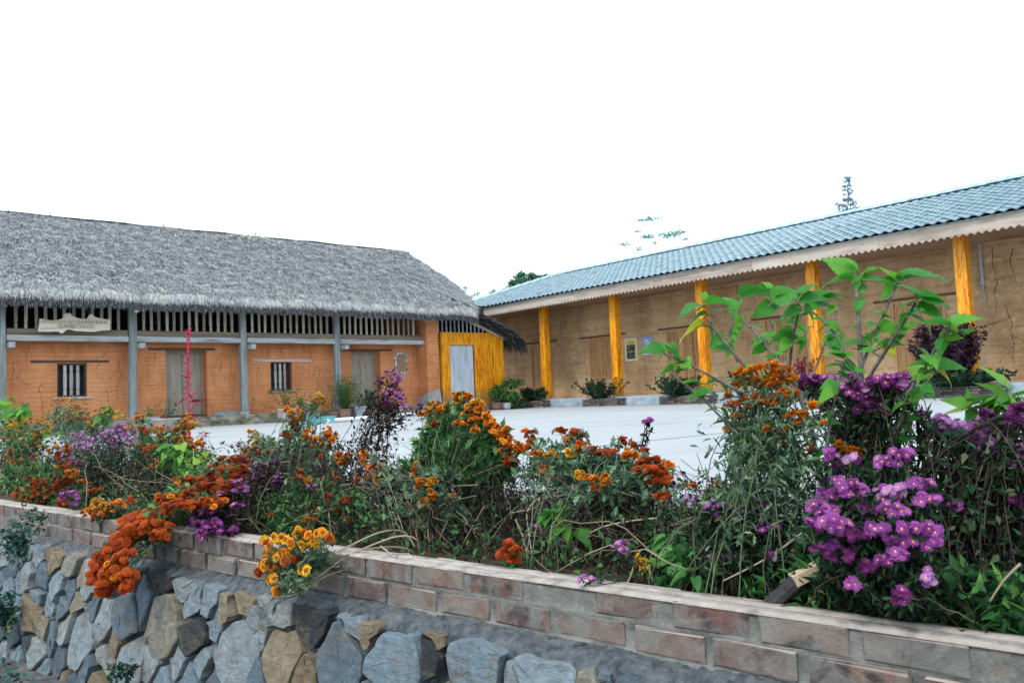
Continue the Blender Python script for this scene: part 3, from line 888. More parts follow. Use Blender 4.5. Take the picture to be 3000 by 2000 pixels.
ns, nq = 90, 16
V, F = [], []
for layer in (0, 1):
    for j in range(nq + 1):
        for i in range(ns + 1):
            q = j / nq
            s = S0 + (S1 - 0.02 + 1.05 * math.sin(math.pi * min(q * 1.05, 1)) - 0.20 * q * q - S0) * i / ns
            p = roof_pt(s, q, -0.03 if layer == 0 else -0.03 - (0.24 + 0.03 * (q > .1)))
            if layer == 1: p[1] += 0.10 * (1 - q)
            V.append(p)
N1 = (ns + 1) * (nq + 1)
for layer in (0, 1):
    for j in range(nq):
        for i in range(ns):
            k = layer * N1 + j * (ns + 1) + i
            f = (k, k + 1, k + ns + 2, k + ns + 1)
            F.append(f if layer == 0 else f[::-1])
for i in range(ns):
    F.append((i, N1 + i, N1 + i + 1, i + 1))
    k = nq * (ns + 1) + i
    F.append((k, k + 1, N1 + k + 1, N1 + k))
for j in range(nq):
    for i in (0, ns):
        k = j * (ns + 1) + i
        k2 = k + ns + 1
        F.append((k, k2, N1 + k2, N1 + k) if i == 0 else (k2, k, N1 + k, N1 + k2))
V = np.array(V) - np.array(LO)
roof = link("thatched_roof", np_mesh("thatched_roof", V, np.array(F), MT['thatch_base']), th)
mb = MB()
mb.prism([(25.95, 6.24), (30.6, 3.3), (30.6, 3.05), (25.95, 6.0)], lambda a, b, d: (d, a, b), S0, 16.9)
mb.add([(16.6, 22.9, 3.5), (16.6, 26.0, 5.95), (16.6, 29.3, 3.5)], [(0, 1, 2)])
lb(mb, "rear_slope", MT['thatch_base'], roof)


def straw(name, pos, axis, nrm, length, width, rnd, mat, parent, off):
    tv = np.array([(0, -.5, 0), (0, .5, 0), (.5, .45, .035), (.5, -.45, .035), (1, .12, -.02), (1, -.12, -.02)])
    tf = np.array([(0, 1, 2, 3), (3, 2, 4, 5)])
    V, F = spread_leaves(pos - np.array(off), axis, nrm, length, width, tv, tf)
    o = link(name, np_mesh(name, V, F, mat, np.repeat(rnd, 6)), parent)
    o["kind"] = "stuff"
    return o


NB = 175000
qs = np.where(rng.random(NB) < 0.18, rng.random(NB) * 0.10, rng.random(NB) ** 0.92)
bul = 1.05 * np.sin(np.pi * np.minimum(qs * 1.05, 1)) - 0.20 * qs * qs
ss = 1.0 + rng.random(NB) * (S1 + bul - 1.0)
pos = np.array([roof_pt(s, q, 0.0) for s, q in zip(ss, qs)])
slope = unit(np.array([0, -(RIDGE_T - EAVE_T), -2.80]))
nrm0 = unit(np.array([0, -2.80, RIDGE_T - EAVE_T]))
spread = np.where(qs < .12, .20, .62)
axis = slope[None] + rng.normal(size=(NB, 1)) * spread[:, None] * np.array([1.0, 0, 0]) + nrm0[None] * (rng.normal(size=(NB, 1)) * .13 + np.where(qs < .06, -.22, .03)[:, None])
axis[:, 2] -= np.where(qs < .05, .25, 0)
nr = nrm0[None] + rng.normal(size=(NB, 3)) * .35
ln = rng.uniform(.07, .22, NB)
clump = np.array([mnoise.noise(Vector((s * 3.6, q * 20, 1))) + .8 * mnoise.noise(Vector((s * 9, q * 46, 7))) for s, q in zip(ss, qs)])
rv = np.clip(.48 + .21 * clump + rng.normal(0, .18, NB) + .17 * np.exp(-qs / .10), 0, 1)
pos += nrm0[None] * (rng.uniform(-.02, .045, NB) + .032 * clump)[:, None]
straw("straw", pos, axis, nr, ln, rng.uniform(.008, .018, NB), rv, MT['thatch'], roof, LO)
# shaggy eave edge: several layers of ends hanging over
NE = 15000
s_e = 1.0 + rng.random(NE) * (S1 - 1.0)
pe = np.array([roof_pt(s, 0.008 + .02 * rng.random(), 0) for s in s_e])
lay = rng.random(NE)
pe[:, 2] -= lay * .25
pe[:, 1] += lay * .06 + rng.uniform(-.02, .06, NE)
ae = np.stack([rng.normal(0, .16, NE), -.75 + .35 * lay + rng.normal(0, .08, NE), -.75 + rng.normal(0, .1, NE)], -1)
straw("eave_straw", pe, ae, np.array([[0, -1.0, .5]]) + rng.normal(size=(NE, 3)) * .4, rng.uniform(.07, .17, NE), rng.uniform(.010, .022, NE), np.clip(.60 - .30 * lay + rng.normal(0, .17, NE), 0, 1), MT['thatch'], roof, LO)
# gable verge: ends bent over the edge
NV = 5200
qv = rng.random(NV)
sv = S1 - 0.02 + 1.05 * np.sin(np.pi * np.minimum(qv * 1.05, 1)) - 0.20 * qv * qv
pv = np.array([roof_pt(s - .05, q, 0) for s, q in zip(sv, qv)])
lay = rng.random(NV)
pv[:, 2] -= lay * .24
av = slope[None] * .8 + np.array([[.55, 0, -.35]]) + rng.normal(size=(NV, 3)) * .25
straw("verge_straw", pv, av, np.array([[.6, -.3, .7]]) + rng.normal(size=(NV, 3)) * .4, rng.uniform(.08, .2, NV), rng.uniform(.012, .024, NV), np.clip(.45 - .25 * lay + rng.normal(0, .16, NV), 0, 1), MT['thatch'], roof, LO)
# torn tan tuft near the ridge
NT = 420
tu = np.stack([10.55 + rng.normal(0, .42, NT), np.full(NT, 25.62), np.zeros(NT)], -1)
for i in range(NT):
    tu[i] = roof_pt(tu[i, 0], .90 - .02 * (tu[i, 0] - 10.5) + rng.normal(0, .016), .05)
straw("loose_tuft", tu, slope[None] + rng.normal(size=(NT, 3)) * .8, nrm0[None] + rng.normal(size=(NT, 3)) * .3, rng.uniform(.1, .3, NT), rng.uniform(.014, .03, NT), rng.uniform(.8, 1, NT), MT['thatch'], roof, LO)

# ridge: pale sheet held by bamboo and pins
vs, fs = [], []
n = 70
for i in range(n + 1):
    s = S0 + (16.55 - S0) * i / n
    z = 6.30 + .035 * mnoise.noise(Vector((s * .9, 0, 2)))
    for dt, dz in ((-.24, -.10), (-.12, .02), (0, .065), (.12, .02), (.24, -.10)):
        vs.append((s, RIDGE_T + dt, z + dz + .03))
for i in range(n):
    for k in range(4):
        b = i * 5 + k
        fs.append((b, b + 5, b + 6, b + 1))
lb(MB().add(vs, fs), "ridge_sheet", MT['white_plastic'], roof, True)
lb(MB().tube([(s, RIDGE_T - .14, 6.335 + .035 * mnoise.noise(Vector((s * .9, 0, 2)))) for s in np.linspace(S0, 16.6, 40)], .018, 6), "ridge_pole", MT['white_plastic'], roof)
for k in range(15):
    s = 1.6 + k * 1.02 + rng.uniform(-.1, .1)
    z = 6.35
    lb(MB().tube([(s - .10, RIDGE_T - .34, z - .16), (s + .02, RIDGE_T - .05, z + .03), (s + .06, RIDGE_T + .08, z + .055)], .009, 5), "ridge_pin", MT['stake_dark'], roof)

# ------------------------------------------------------------------ hanging board, lamp, mirror on the house front
SO = (4.5, 22.50, 2.72)
sign = thing("hanging_sign", "pale wavy wooden name board hanging by wires under the thatch", "sign", H(*SO), ROT_H)
A0, A1, B0, B1 = 3.715, 5.345, 2.565, 2.905       # board extents on its plane


def sgn(px, py):
    x = 90 + px * 260 / 2352
    y = 900 + py * 260 / 2352
    p = on_plane(x, y, E1, SO[1])
    return (p @ E2 - SO[0], p[2] - SO[2])


outline = [(185, 640), (215, 470), (235, 300), (330, 308), (430, 335), (560, 348), (680, 345), (780, 318), (850, 290), (860, 235), (890, 190), (930, 162), (1065, 160), (1070, 205), (1110, 235), (1200, 275),
           (1320, 305), (1440, 318), (1500, 290), (1540, 215), (1575, 180), (1635, 178), (1650, 215), (1710, 262), (1850, 292), (1980, 318), (2095, 328), (2105, 470), (2090, 605), (1950, 612), (1830, 625), (1720, 645), (1590, 652),
           (1430, 640), (1300, 632), (1210, 636), (1130, 615), (1050, 592), (970, 588), (915, 625), (870, 668), (840, 690), (800, 690), (765, 662), (715, 640), (600, 640), (470, 650), (330, 642)]
mb = MB().prism([sgn(*p) for p in outline], lambda a, b, d: (a, d, b), -.02, .02)
mb.build("board", MT['sign_wood'], sign)
for px, py, qx, qy in ((950, 165, 890, -30), (1015, 165, 1085, -30), (1560, 182, 1455, -30), (1625, 180, 1690, -30)):
    a, b = sgn(px, py)
    c, d = sgn(qx, qy)
    c2, d2 = c + (c - a) * 1.6, d + (d - b) * 1.6
    MB().tube([(a, 0, b), (c2, .10, d2)], .006, 5).build("wire", MT['wire'], sign)


def letters(name, body, size, mat, parent, loc, rot, width=None, off=0.002):
    cu = bpy.data.curves.new(name, 'FONT')
    cu.body = body
    cu.size = size
    cu.extrude = off
    cu.offset = size * 0.012
    cu.align_x, cu.align_y = 'CENTER', 'CENTER'
    cu.resolution_u = 3
    t = bpy.data.objects.new(name, cu)
    COL.objects.link(t)
    dg = bpy.context.evaluated_depsgraph_get()
    me = bpy.data.meshes.new_from_object(t.evaluated_get(dg))
    bpy.data.objects.remove(t)
    bpy.data.curves.remove(cu)
    me.materials.clear()
    me.materials.append(mat)
    xs = [v.co.x for v in me.vertices]
    k = 1.0
    if width and xs:
        k = width / (max(xs) - min(xs))
    return link(name, me, parent, loc, rot, (k, 1, 1))


ca, cb = sgn(1180, 395)
l0, l1 = sgn(300, 400)[0], sgn(2040, 385)[0]
letters("lettering", "HTX DỊCH VỤ DU LỊCH CỘNG ĐỒNG QUẢN BẠ", .105, MT['sign_letter'], sign, (ca, -.0225, cb), (math.pi / 2, math.radians(-.5), 0), l1 - l0)
ca, cb = sgn(1200, 512)
l0, l1 = sgn(712, 512)[0], sgn(1690, 512)[0]
letters("lettering", "QUANBATAIGOO", .150, MT['sign_letter'], sign, (ca, -.0225, cb), (math.pi / 2, 0, 0), l1 - l0)
mb = MB()                                        # the third line is too worn to read: a row of faint strokes
x = 285
while x < 690:
    w = rng.uniform(8, 26)
    a, b = sgn(x, 575 + rng.uniform(-22, 10))
    c, d = sgn(x + w, 575 + rng.uniform(-10, 22))
    mb.box(min(a, c), max(a, c) + .002, -.0222, -.019, min(b, d), max(b, d) + .004)
    x += w + rng.uniform(6, 14)
mb.build("worn_line", MT['sign_letter'], sign)

lamp = thing("porch_lamp", "small white lamp fixed high on the grey post right of the board", "lamp", H(6.03, 22.66, 3.22), ROT_H)
MB().lathe([(0.035, .06), (0.055, .05), (0.06, -.07), (0.045, -.085)], 12).build("shade", MT['white_plastic'], lamp, smooth=True)
MB().box(-.02, .02, 0, .12, .03, .07).build("arm", MT['grey_metal'], lamp)

mir = thing("wall_mirror", "arched mirror with a mosaic border on the orange wall by the pier", "mirror", H(14.60, TW, 1.75), ROT_H)
arch = [(-.24, -.37), (.24, -.37), (.24, .26), (.20, .33), (.12, .37), (0, .385), (-.12, .37), (-.20, .33), (-.24, .26)]
MB().prism(arch, lambda a, b, d: (a, d, b), -.03, -.004).build("backing", MT['cement'], mir)
mm, mnt, mbs, _ = base_mat("old_mirror_glass")
mbs.inputs["Metallic"].default_value = 1.0
mbs.inputs["Base Color"].default_value = (.72, .70, .74, 1)
mbs.inputs["Roughness"].default_value = .12
MB().prism([(a * .74, b * .80 - .0) for a, b in arch], lambda a, b, d: (a, d, b), -.040, -.031).build("glass", mm, mir)
mos = [mottled("mosaic_chip_" + nme, [(0.3, c), (0.7, tuple(min(1, x * 1.25) for x in c))], 6, .35, 0) for nme, c in
       (("sky", (.42, .60, .66)), ("mauve", (.34, .26, .38)), ("white", (.60, .62, .64)), ("dark", (.05, .05, .07)), ("wine", (.18, .05, .10)))]
per = []
for (a, b), (c, d) in zip(arch, arch[1:] + arch[:1]):
    L = math.hypot(c - a, d - b)
    for q in range(max(1, int(L / .065))):
        f = (q + .5) / max(1, int(L / .065))
        per.append(((a + (c - a) * f) * .875, (b + (d - b) * f) * .895))
for a, b in per:
    m_ = mos[0] if abs(b) > .30 and rng.random() < .8 else mos[rng.integers(0, 5)]
    MB().box(a - .024, a + .024, -.042, -.0305, b - .026, b + .026).build("mosaic_chip", m_, mir, rot=(0, rng.uniform(-.2, .2), 0))

# ================================================================== LEAN-TO at the end of the thatched house
GO = (17.2, 22.57, 0.26)
lean = thing("lean_to_shed", "glossy yellow wood-grain shed front with a plank door under sagging dark thatch", "shed", H(*GO), ROT_H)


def gb(mb, name, mat, parent=lean, smooth=False):
    return mb.build(name, mat, parent, GO, smooth)


GT = 22.57
mb = MB()
wall_cut(mb, 15.86, 18.64, 0.255, 2.79, [(16.22, 17.30, 0.255, 2.345)], lambda a, b, z0, z1: mb.box(a, b, GT, GT + .12, z0, z1))
gb(mb, "painted_front", MT['yellow'])
gb(MB().box(18.52, 18.64, GT + .12, 27.5, .255, 2.6), "side_wall", MT['yellow'])
gd = gb(MB().box(16.223, 16.25, GT + .05, GT + .10, .30, 2.34).box(17.27, 17.297, GT + .05, GT + .10, .30, 2.34), "door", MT['dark_wood_x'])
for x0, x1 in ((16.253, 16.66), (16.665, 17.02), (17.025, 17.267)):
    o = gb(MB().box(x0, x1, GT + .06, GT + .095, .30, 2.335), "plank", MT['door_blue'], gd)
    bev(o.data, .005)
gb(MB().box(15.8, 19.2, GT - .02, 27.5, 0, .255), "base_slab", MT['plinth'])
lz = lambda s: 3.66 - (s - 16.94) * .41               # top of the sagging lean-to thatch


def lean_top(s, t):
    z = lz(s) - .10 * math.sin(math.pi * np.clip((s - 16.9) / 2.4, 0, 1)) * .6
    if s > 18.9: z -= (s - 18.9) ** 2 * 1.1
    return z + .04 * mnoise.noise(Vector((s * 2, t * 2, 4))) + (t - 22.2) * .03


for q in range(14):
    s = 15.80 + q * .178
    top = lean_top(max(s, 16.4), 22.6) - .30 if s > 16.4 else 3.55
    if top - 2.79 < .08: continue
    gb(MB().box(s - .018, s + .018, GT + .05, GT + .085, 2.792, min(top, 3.6)), "slat", MT['door_blue'])
gb(MB().tube([(16.3, GT + .02, lean_top(16.4, 22.5) - .36), (18.75, GT + .02, lean_top(18.75, 22.5) - .30)], .055, 8), "rafter", MT['baluster'])
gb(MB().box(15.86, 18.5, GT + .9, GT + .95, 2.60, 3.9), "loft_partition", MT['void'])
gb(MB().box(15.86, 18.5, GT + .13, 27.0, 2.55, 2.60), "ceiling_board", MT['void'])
vs, fs = [], []
ns2, nt2 = 20, 12
for layer in (0, 1):
    for j in range(nt2 + 1):
        for i in range(ns2 + 1):
            s = 16.2 + 3.05 * i / ns2
            t = 22.25 + .15 * (i / ns2) + 5.2 * j / nt2
            vs.append((s, t, lean_top(s, t) - .02 - layer * (.26 - .06 * i / ns2)))
K = (ns2 + 1) * (nt2 + 1)
for layer in (0, 1):
    for j in range(nt2):
        for i in range(ns2):
            k = layer * K + j * (ns2 + 1) + i
            f = (k, k + 1, k + ns2 + 2, k + ns2 + 1)
            fs.append(f if not layer else f[::-1])
for i in range(ns2): fs.append((i, K + i, K + i + 1, i + 1))
for j in range(nt2):
    k = j * (ns2 + 1) + ns2
    fs.append((k, K + k, K + k + ns2 + 1, k + ns2 + 1))
lr = gb(MB().add(vs, fs), "thatched_roof", MT['thatch_base'])
NL = 9000
s_ = 16.5 + rng.random(NL) * 2.85
t_ = 22.2 + (rng.random(NL) ** 2.2) * 5
edge = (t_ < 22.75)
p_ = np.array([(s, t, lean_top(s, t)) for s, t in zip(s_, t_)])
p_[:, 2] -= np.where(edge, rng.random(NL) * .24, 0)
ax = unit(np.array([1.0, 0, -.43]))[None] + rng.normal(size=(NL, 3)) * .22
ax[:, 2] -= np.where(s_ > 18.7, (s_ - 18.7) * 1.6, 0)
straw("straw", p_, ax, np.array([[.3, -.4, .9]]) + rng.normal(size=(NL, 3)) * .4, rng.uniform(.2, .5, NL), rng.uniform(.010, .022, NL), np.clip(rng.normal(.42, .25, NL), 0, 1), MT['thatch_dark'], lr, GO)
NF = 2600                                              # long fringe drooping at the low end
t_ = 22.2 + (rng.random(NF) ** 1.8) * 5.2
s_ = rng.uniform(18.55, 19.3, NF)
p_ = np.array([(s, t, lean_top(s, t) - .03 - .12 * rng.random()) for s, t in zip(s_, t_)])
ax = np.stack([rng.uniform(.05, .55, NF), rng.normal(0, .12, NF), np.full(NF, -1.0)], -1)
straw("fringe", p_, ax, np.array([[.8, -.5, .3]]) + rng.normal(size=(NF, 3)) * .4, rng.uniform(.25, .62, NF), rng.uniform(.010, .02, NF), np.clip(rng.normal(.45, .25, NF), 0, 1), MT['thatch_dark'], lr, GO)

# ================================================================== LONG TILED HOUSE (right)
RO = (22.2, 15.0, 0.0)
lh = thing("veranda_house", "long tan earth house with yellow veranda columns and a blue grey tiled roof", "house", H(*RO), ROT_H)


def rb(mb, name, mat, parent=lh, smooth=False):
    return mb.build(name, mat, parent, RO, smooth)


SW, SP, SCOL, SF = 22.2, 20.30, 20.62, 19.90       # wall face, plinth face, column line, fascia
T0, T1 = 2.2, 29.3
TR, TH_ = 25.45, 29.75                             # end of the ridge and the corner of the hip
EZ, RS, RZ = 4.09, 24.3, 5.69                      # eave height at SF-.1, ridge position and height
RDOOR = [(23.75, 25.10, .30, 2.60), (16.42, 17.85, .30, 2.55), (12.55, 13.95, .30, 2.52), (8.55, 9.98, .30, 2.61)]
RWIN = [(20.42, 21.66, 1.0, 2.565)]
mb = MB()
wall_cut(mb, T0, T1, .30, 3.86, RDOOR + RWIN, lambda a, b, z0, z1: mb.box(SW, SW + .45, a, b, z0, z1))
rb(mb, "earth_wall", MT['earth_tan'])
mb = MB().box(26.2, 26.65, T0, T1, .30, 3.86).box(SW + .45, 26.2, T1 - .45, T1, .30, 3.86)
for t in (T0,):
    mb.prism([(SW + .45, .30), (26.2, .30), (26.2, 4.6), (RS, 5.45), (SW + .45, 4.75)], lambda a, b, d: (a, d, b), t, t + .45)
rb(mb, "rear_wall", MT['earth_tan'])
# plinth: pale painted lengths
edges = [T1 + .1, 26.9, 24.4, 21.75, 19.9, 17.9, 14.2, 10.4, 6.6, T0 - .1]
for b, a in zip(edges[:-1], edges[1:]):
    o = rb(MB().box(SP + rng.uniform(-.02, .0), 27.0, a + .004, b - .004, -.02, .298 + rng.uniform(-.012, .006)), "plinth", MT['plinth_blue'])
    bev(o.data, .012)
rb(MB().box(SP + .06, SW - .002, T0, T1, .2, .304), "veranda_floor", MT['floor'])
# columns
CT = [22.45, 18.80, 15.12, 11.36, 7.50, 3.75]
for t in CT:
    o = rb(MB().box(SCOL - .135, SCOL + .135, t - .135, t + .135, .29, 3.84), "column", MT['yellow'])
    bev(o.data, .008)
    rb(MB().box(SCOL - .16, SCOL + .16, t - .16, t + .16, .285, .335), "column_base", MT['cement'])
# soffit boards
t = T0
while t < T1 - .05:
    t2 = min(t + 2.45, T1)
    for k in range(3):
        s0 = SF + .03 + k * .757
        rb(MB().box(s0, s0 + .752, t + .004, t2 - .004, 3.838 + rng.uniform(-.002, .002), 3.858), "soffit_board", MT['soffit'])
    t = t2
# scalloped fascia boards
t = T0 - .3
while t < T1:
    t2 = min(t + 3.62, T1 + .05)
    n = max(1, int(round((t2 - t) / .168)))
    w = (t2 - t - .006) / n
    pts = [(t + .003, 4.055), (t2 - .003, 4.055)]
    for k in range(n):
        a = t2 - .003 - k * w
        pts += [(a, 3.775), (a - w * .18, 3.752), (a - w * .5, 3.708 + rng.uniform(-.004, .004)), (a - w * .82, 3.752)]
    pts.append((t + .003, 3.775))
    rb(MB().prism(pts[::-1], lambda a, b, d: (d, a, b), SF - .018 + rng.uniform(-.004, .004), SF + .012), "fascia_board", MT['fascia'])
    t = t2
rb(MB().box(SF - .05, SF + .02, T0 - .3, T1 + .05, 4.058, 4.085), "eave_batten", MT['grey_wood_x'])

# roof: boarding, then wavy tiles row over row
sl = np.array([RS - (SF - .12), 0, RZ - EZ])
SLEN = np.linalg.norm(sl)
sl = sl / SLEN
sn = np.array([-sl[2], 0, sl[0]])
mb = MB()
xb = 2 * RS - SF + .05
mb.add([(SF - .05, T0 - .3, EZ - .02), (SF - .05, TH_, EZ - .02), (xb, TH_, EZ - .02), (xb, T0 - .3, EZ - .02), (RS, T0 - .3, RZ - .06), (RS, TR, RZ - .06)],
       [(0, 4, 5, 1), (1, 5, 2), (2, 5, 4, 3), (0, 3, 4), (0, 1, 2, 3)])
roof_r = rb(mb, "tiled_roof", MT['soffit'])
rb(MB().add([(RS, T0 - .3, RZ), (xb + .05, T0 - .3, EZ), (xb + .05, TH_ + .05, EZ), (RS, TR, RZ), (SF - .1, TH_ + .05, EZ)], [(0, 1, 2, 3), (2, 4, 3)]), "rear_slope", MT['tile'], roof_r)
PIT, EXPO, NW = .252, .322, 12
tv, tfc = [], []
for layer in (0, 1):
    for row, d in enumerate((-.02, EXPO + .05)):
        for k in range(NW + 1):
            x = k / NW
            hgt = .052 * (0.5 + 0.5 * math.cos(2 * math.pi * x)) ** .75 - .014
            tv.append((d, (x - .5) * (PIT + .012), hgt + (.034 if row == 0 else 0) - (.030 if layer else 0)))
q = NW + 1
for k in range(NW):
    tfc.append((k, k + 1, q + k + 1, q + k))
    tfc.append((k, 2 * q + k, 2 * q + k + 1, k + 1))
tv = np.array(tv)
Bm = np.stack([sl, np.array([0, 1.0, 0]), sn], 1)          # tile axes -> house axes
tloc = tv @ Bm.T
tile_me = np_mesh("roof_tile", tloc, np.array(tfc), MT['tile'])
tile_me.polygons.foreach_set("use_smooth", [i % 2 == 0 for i in range(len(tile_me.polygons))])
ncol, nrow = int((TH_ + .3 - T0) / PIT), int(SLEN / EXPO)
EXP2 = SLEN / nrow
places = []
for i in range(ncol):
    for j in range(nrow):
        p = np.array([SF - .12, T0 - .25 + i * PIT, EZ]) + sl * (j * EXP2) + sn * .012
        if p[1] > TH_ + (TR - TH_) * (j * EXP2) / SLEN: continue
        w_ = H(*p)
        d = w_ - CAMP
        zc = d @ FW
        px = 1500 + FPX * (d @ RT) / zc
        places.append((zc + (0 if px < 3040 else 100), p))
places.sort(key=lambda a: a[0])
for zc, p in places[:299]:
    jit = rng.normal(0, .003, 3)
    link("roof_tile", tile_me, lh, tuple(p + jit - np.array(RO)), (0, rng.normal(0, .008), rng.normal(0, .006)))
rest = np.array([p for _, p in places[299:]]) + rng.normal(0, .003, (len(places) - 299, 3)) - np.array(RO)
V = (rest[:, None] + tloc[None]).reshape(-1, 3)
F = (np.array(tfc)[None] + (np.arange(len(rest)) * len(tv))[:, None, None]).reshape(-1, 4)
o = link("far_roof_tiles", np_mesh("far_roof_tiles", V, F, MT['tile']), lh)
o["kind"] = "stuff"
# ridge caps
cap = MB()
vs, fs = [], []
for e, (y, g) in enumerate(((-.32, 1.0), (.14, 1.0), (.14, 1.12), (.22, 1.12))):
    for k in range(7):
        a = math.pi * (k / 6)
        vs.append((-.15 * g * math.cos(a), y, .115 * g * math.sin(a) - .02))
for e in range(3):
    for k in range(6):
        b = e * 7 + k
        fs.append((b, b + 1, b + 8, b + 7))
fs.append(tuple(range(21, 28)))
cap_me = cap.add(vs, fs).mesh("ridge_cap", MT['ridge_tile'])
cap_me.polygons.foreach_set("use_smooth", [True] * len(cap_me.polygons))
t = T0
while t < TR - .1:
    link("ridge_cap", cap_me, lh, (RS - RO[0], t - RO[1], RZ + .075 - RO[2] + rng.normal(0, .004)), (0, 0, 0), (1, .95, 1))
    t += .43
ha, hb = np.array([SF - .1, TH_ + .02, EZ + .04]), np.array([RS, TR, RZ + .07])
hd = Vector(hb - ha)
nh = int(hd.length / .43)
for k in range(nh):                                    # caps down the hip
    p = ha + (hb - ha) * (k + .5) / nh
    o = link("hip_cap", cap_me, lh)
    o.matrix_basis = Matrix.Translation(Vector(p - np.array(RO))) @ (-hd).to_track_quat('Y', 'Z').to_matrix().to_4x4()

# panelled doors and shutters
lw_cache = {}


def leaf_panel(w, h, rows):
    key = (round(w, 3), round(h, 3), rows)
    if key not in lw_cache:
        m = MB().box(.012, .035, 0, w, 0, h)
        st = .055 if w > .3 else .045
        m.box(-.012, .012, 0, st, 0, h).box(-.012, .012, w - st, w, 0, h)
        cuts = {2: (0, .52, 1), 3: (0, .36, .68, 1), 4: (0, .2, .47, .74, 1)}[rows]
        for c in cuts:
            z = min(max(c * h - .035, 0), h - .07)
            m.box(-.012, .0118, st, w - st, z, z + .07)
        for c0, c1 in zip(cuts[:-1], cuts[1:]):
            z0, z1 = c0 * h + .075, c1 * h - .075
            m.box(.0, .0119, st + .03, w - st - .03, z0, z1)
        lw_cache[key] = m.mesh("door_leaf", MT['house_door'])
    return lw_cache[key]


def joinery(name, a, b, z0, z1, leaves, rows, lint, leaf_name):
    fr = MB()
    for x0, x1, y0, y1 in ((a, a + .075, z0, z1), (b - .075, b, z0, z1), (a + .075, b - .075, z1 - .08, z1)):
        fr.box(SW - .022, SW + .10, x0, x1, y0, y1)
    if name == "window": fr.box(SW - .03, SW + .10, a + .075, b - .075, z0, z0 + .06)
    d = rb(fr, name, MT['house_door'])
    base = z0 + (.062 if name == "window" else .015)
    w = (b - a - .15) / leaves
    me = leaf_panel(w - .008, z1 - .082 - base, rows)
    for k in range(leaves):
        link(leaf_name, me, d, (SW + .035 - RO[0], a + .075 + k * w + .004 - RO[1], base - RO[2]))
    rb(MB().box(SW - .03, SW + .2, lint[0], lint[1], z1 + .005, z1 + .075), "lintel", MT['lintel_y'], d)
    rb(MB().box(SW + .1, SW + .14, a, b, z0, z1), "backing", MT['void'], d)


for (a, b, z0, z1), L in zip(RDOOR, ((23.45, 25.35), (15.9, 18.2), (12.1, 14.4), (8.15, 10.45))):
    joinery("door", a, b, z0, z1, 4, 4, L, "door_leaf")
for (a, b, z0, z1), L in zip(RWIN, ((19.75, 22.15),)):
    joinery("window", a, b, z0, z1, 4, 3, L, "shutter_leaf")
mb = MB()
cracks(mb, [(22.1, 3.8, 1.0, dn), (18.95, 3.8, 1.2, dn), (18.85, 2.0, 1.5, dn), (14.9, 3.75, 1.0, dn), (12.0, 3.8, 1.5, dn), (11.9, 2.6, 1.2, dn), (11.0, 3.7, 1.3, dn), (10.9, 2.2, 1.0, dn), (14.2, 3.2, .8, dn),
            (8.2, 3.75, 1.25, dn), (7.62, 3.7, .9, dn + .1), (7.35, 3.75, 1.0, dn), (7.30, 2.9, 1.4, dn), (7.15, 2.2, 1.7, dn), (6.9, 3.6, 1.0, dn), (6.55, 3.7, 1.3, dn), (6.7, 2.4, 1.6, dn), (8.3, 2.68, .55, math.pi),
            (6.2, 3.2, 1.4, dn), (23.2, 3.2, 1.2, dn), (16.0, 3.7, 1.0, dn), (21.9, 1.9, 1.3, dn), (7.6, 1.78, .9, math.pi + .1), (5.4, 3.7, 1.5, dn), (13.2, 3.7, .9, dn)],
       lambda a, z: (SW - .004, a, z), .0095, .6)
rb(mb, "cracks", MT['crack'])["kind"] = "stuff"
rb(MB().tube([(SW - .03, 7.62, 3.83), (SW - .03, 7.62, 2.75)], .045, 8).tube([(SW - .03, 7.62, 2.75), (SW - .03, 7.58, 2.25)], .018, 6), "conduit", MT['grey_metal'])

# ------------------------------------------------------------------ the two notices
pw = thing("yellow_poster", "yellow bordered paper poster with two dark photos on the earth wall", "poster", H(SW, 19.51, 1.98), ROT_H)
paper_y = mottled("yellow_poster_paper", [(.3, (.62, .54, .13)), (.7, (.70, .62, .17))], 6, .6, 0)
paper_w = mottled("white_paper", [(.3, (.70, .72, .74)), (.7, (.78, .80, .82))], 6, .6, 0)
photo = mottled("printed_photo", [(.36, (.012, .016, .013)), (.52, (.05, .055, .045)), (.60, (.22, .20, .20)), (.70, (.45, .45, .47))], 16, .5, 0, detail=4)
ink = mottled("dark_poster_ink", [(.3, (.14, .11, .03)), (.7, (.20, .16, .04))], 6, .6, 0)
MB().box(-.012, -.002, -.275, .275, -.40, .40).build("white_edge", paper_w, pw)
MB().box(-.015, -.0121, -.25, .25, -.375, .375).build("sheet", paper_y, pw)
MB().box(-.018, -.0151, -.205, .205, -.06, .185).build("photograph", photo, pw)
MB().box(-.018, -.0151, -.205, .205, -.335, -.075).build("photograph", photo, pw)
mb = MB()
for z, w in ((.325, .12), (.285, .20), (.255, .20), (.222, .13)):
    y = -w
    while y < w:
        l = rng.uniform(.015, .045)
        mb.box(-.0165, -.0151, y, min(y + l, w), z - .008, z + .008)
        y += l + .012
mb.build("title_lines", ink, pw)
pb = thing("blue_notice", "blue and white no-cannabis notice board beside the yellow poster", "notice", H(SW, 18.72, 2.06), ROT_H)
blue = mottled("blue_notice_print", [(.3, (.13, .42, .70)), (.7, (.18, .50, .78))], 4, .5, 0)
dblue = mottled("notice_border_blue", [(.3, (.09, .17, .55)), (.7, (.12, .21, .62))], 4, .5, 0)
redm = mottled("prohibition_red", [(.3, (.55, .03, .05)), (.7, (.62, .05, .07))], 4, .5, 0)
greenm = mottled("printed_plant_green", [(.3, (.02, .12, .04)), (.7, (.04, .2, .06))], 4, .5, 0)
MB().box(-.012, -.002, -.23, .23, -.325, .325).build("panel", dblue, pb)
MB().box(-.015, -.0121, -.215, .215, -.03, .31).build("blue_field", blue, pb)
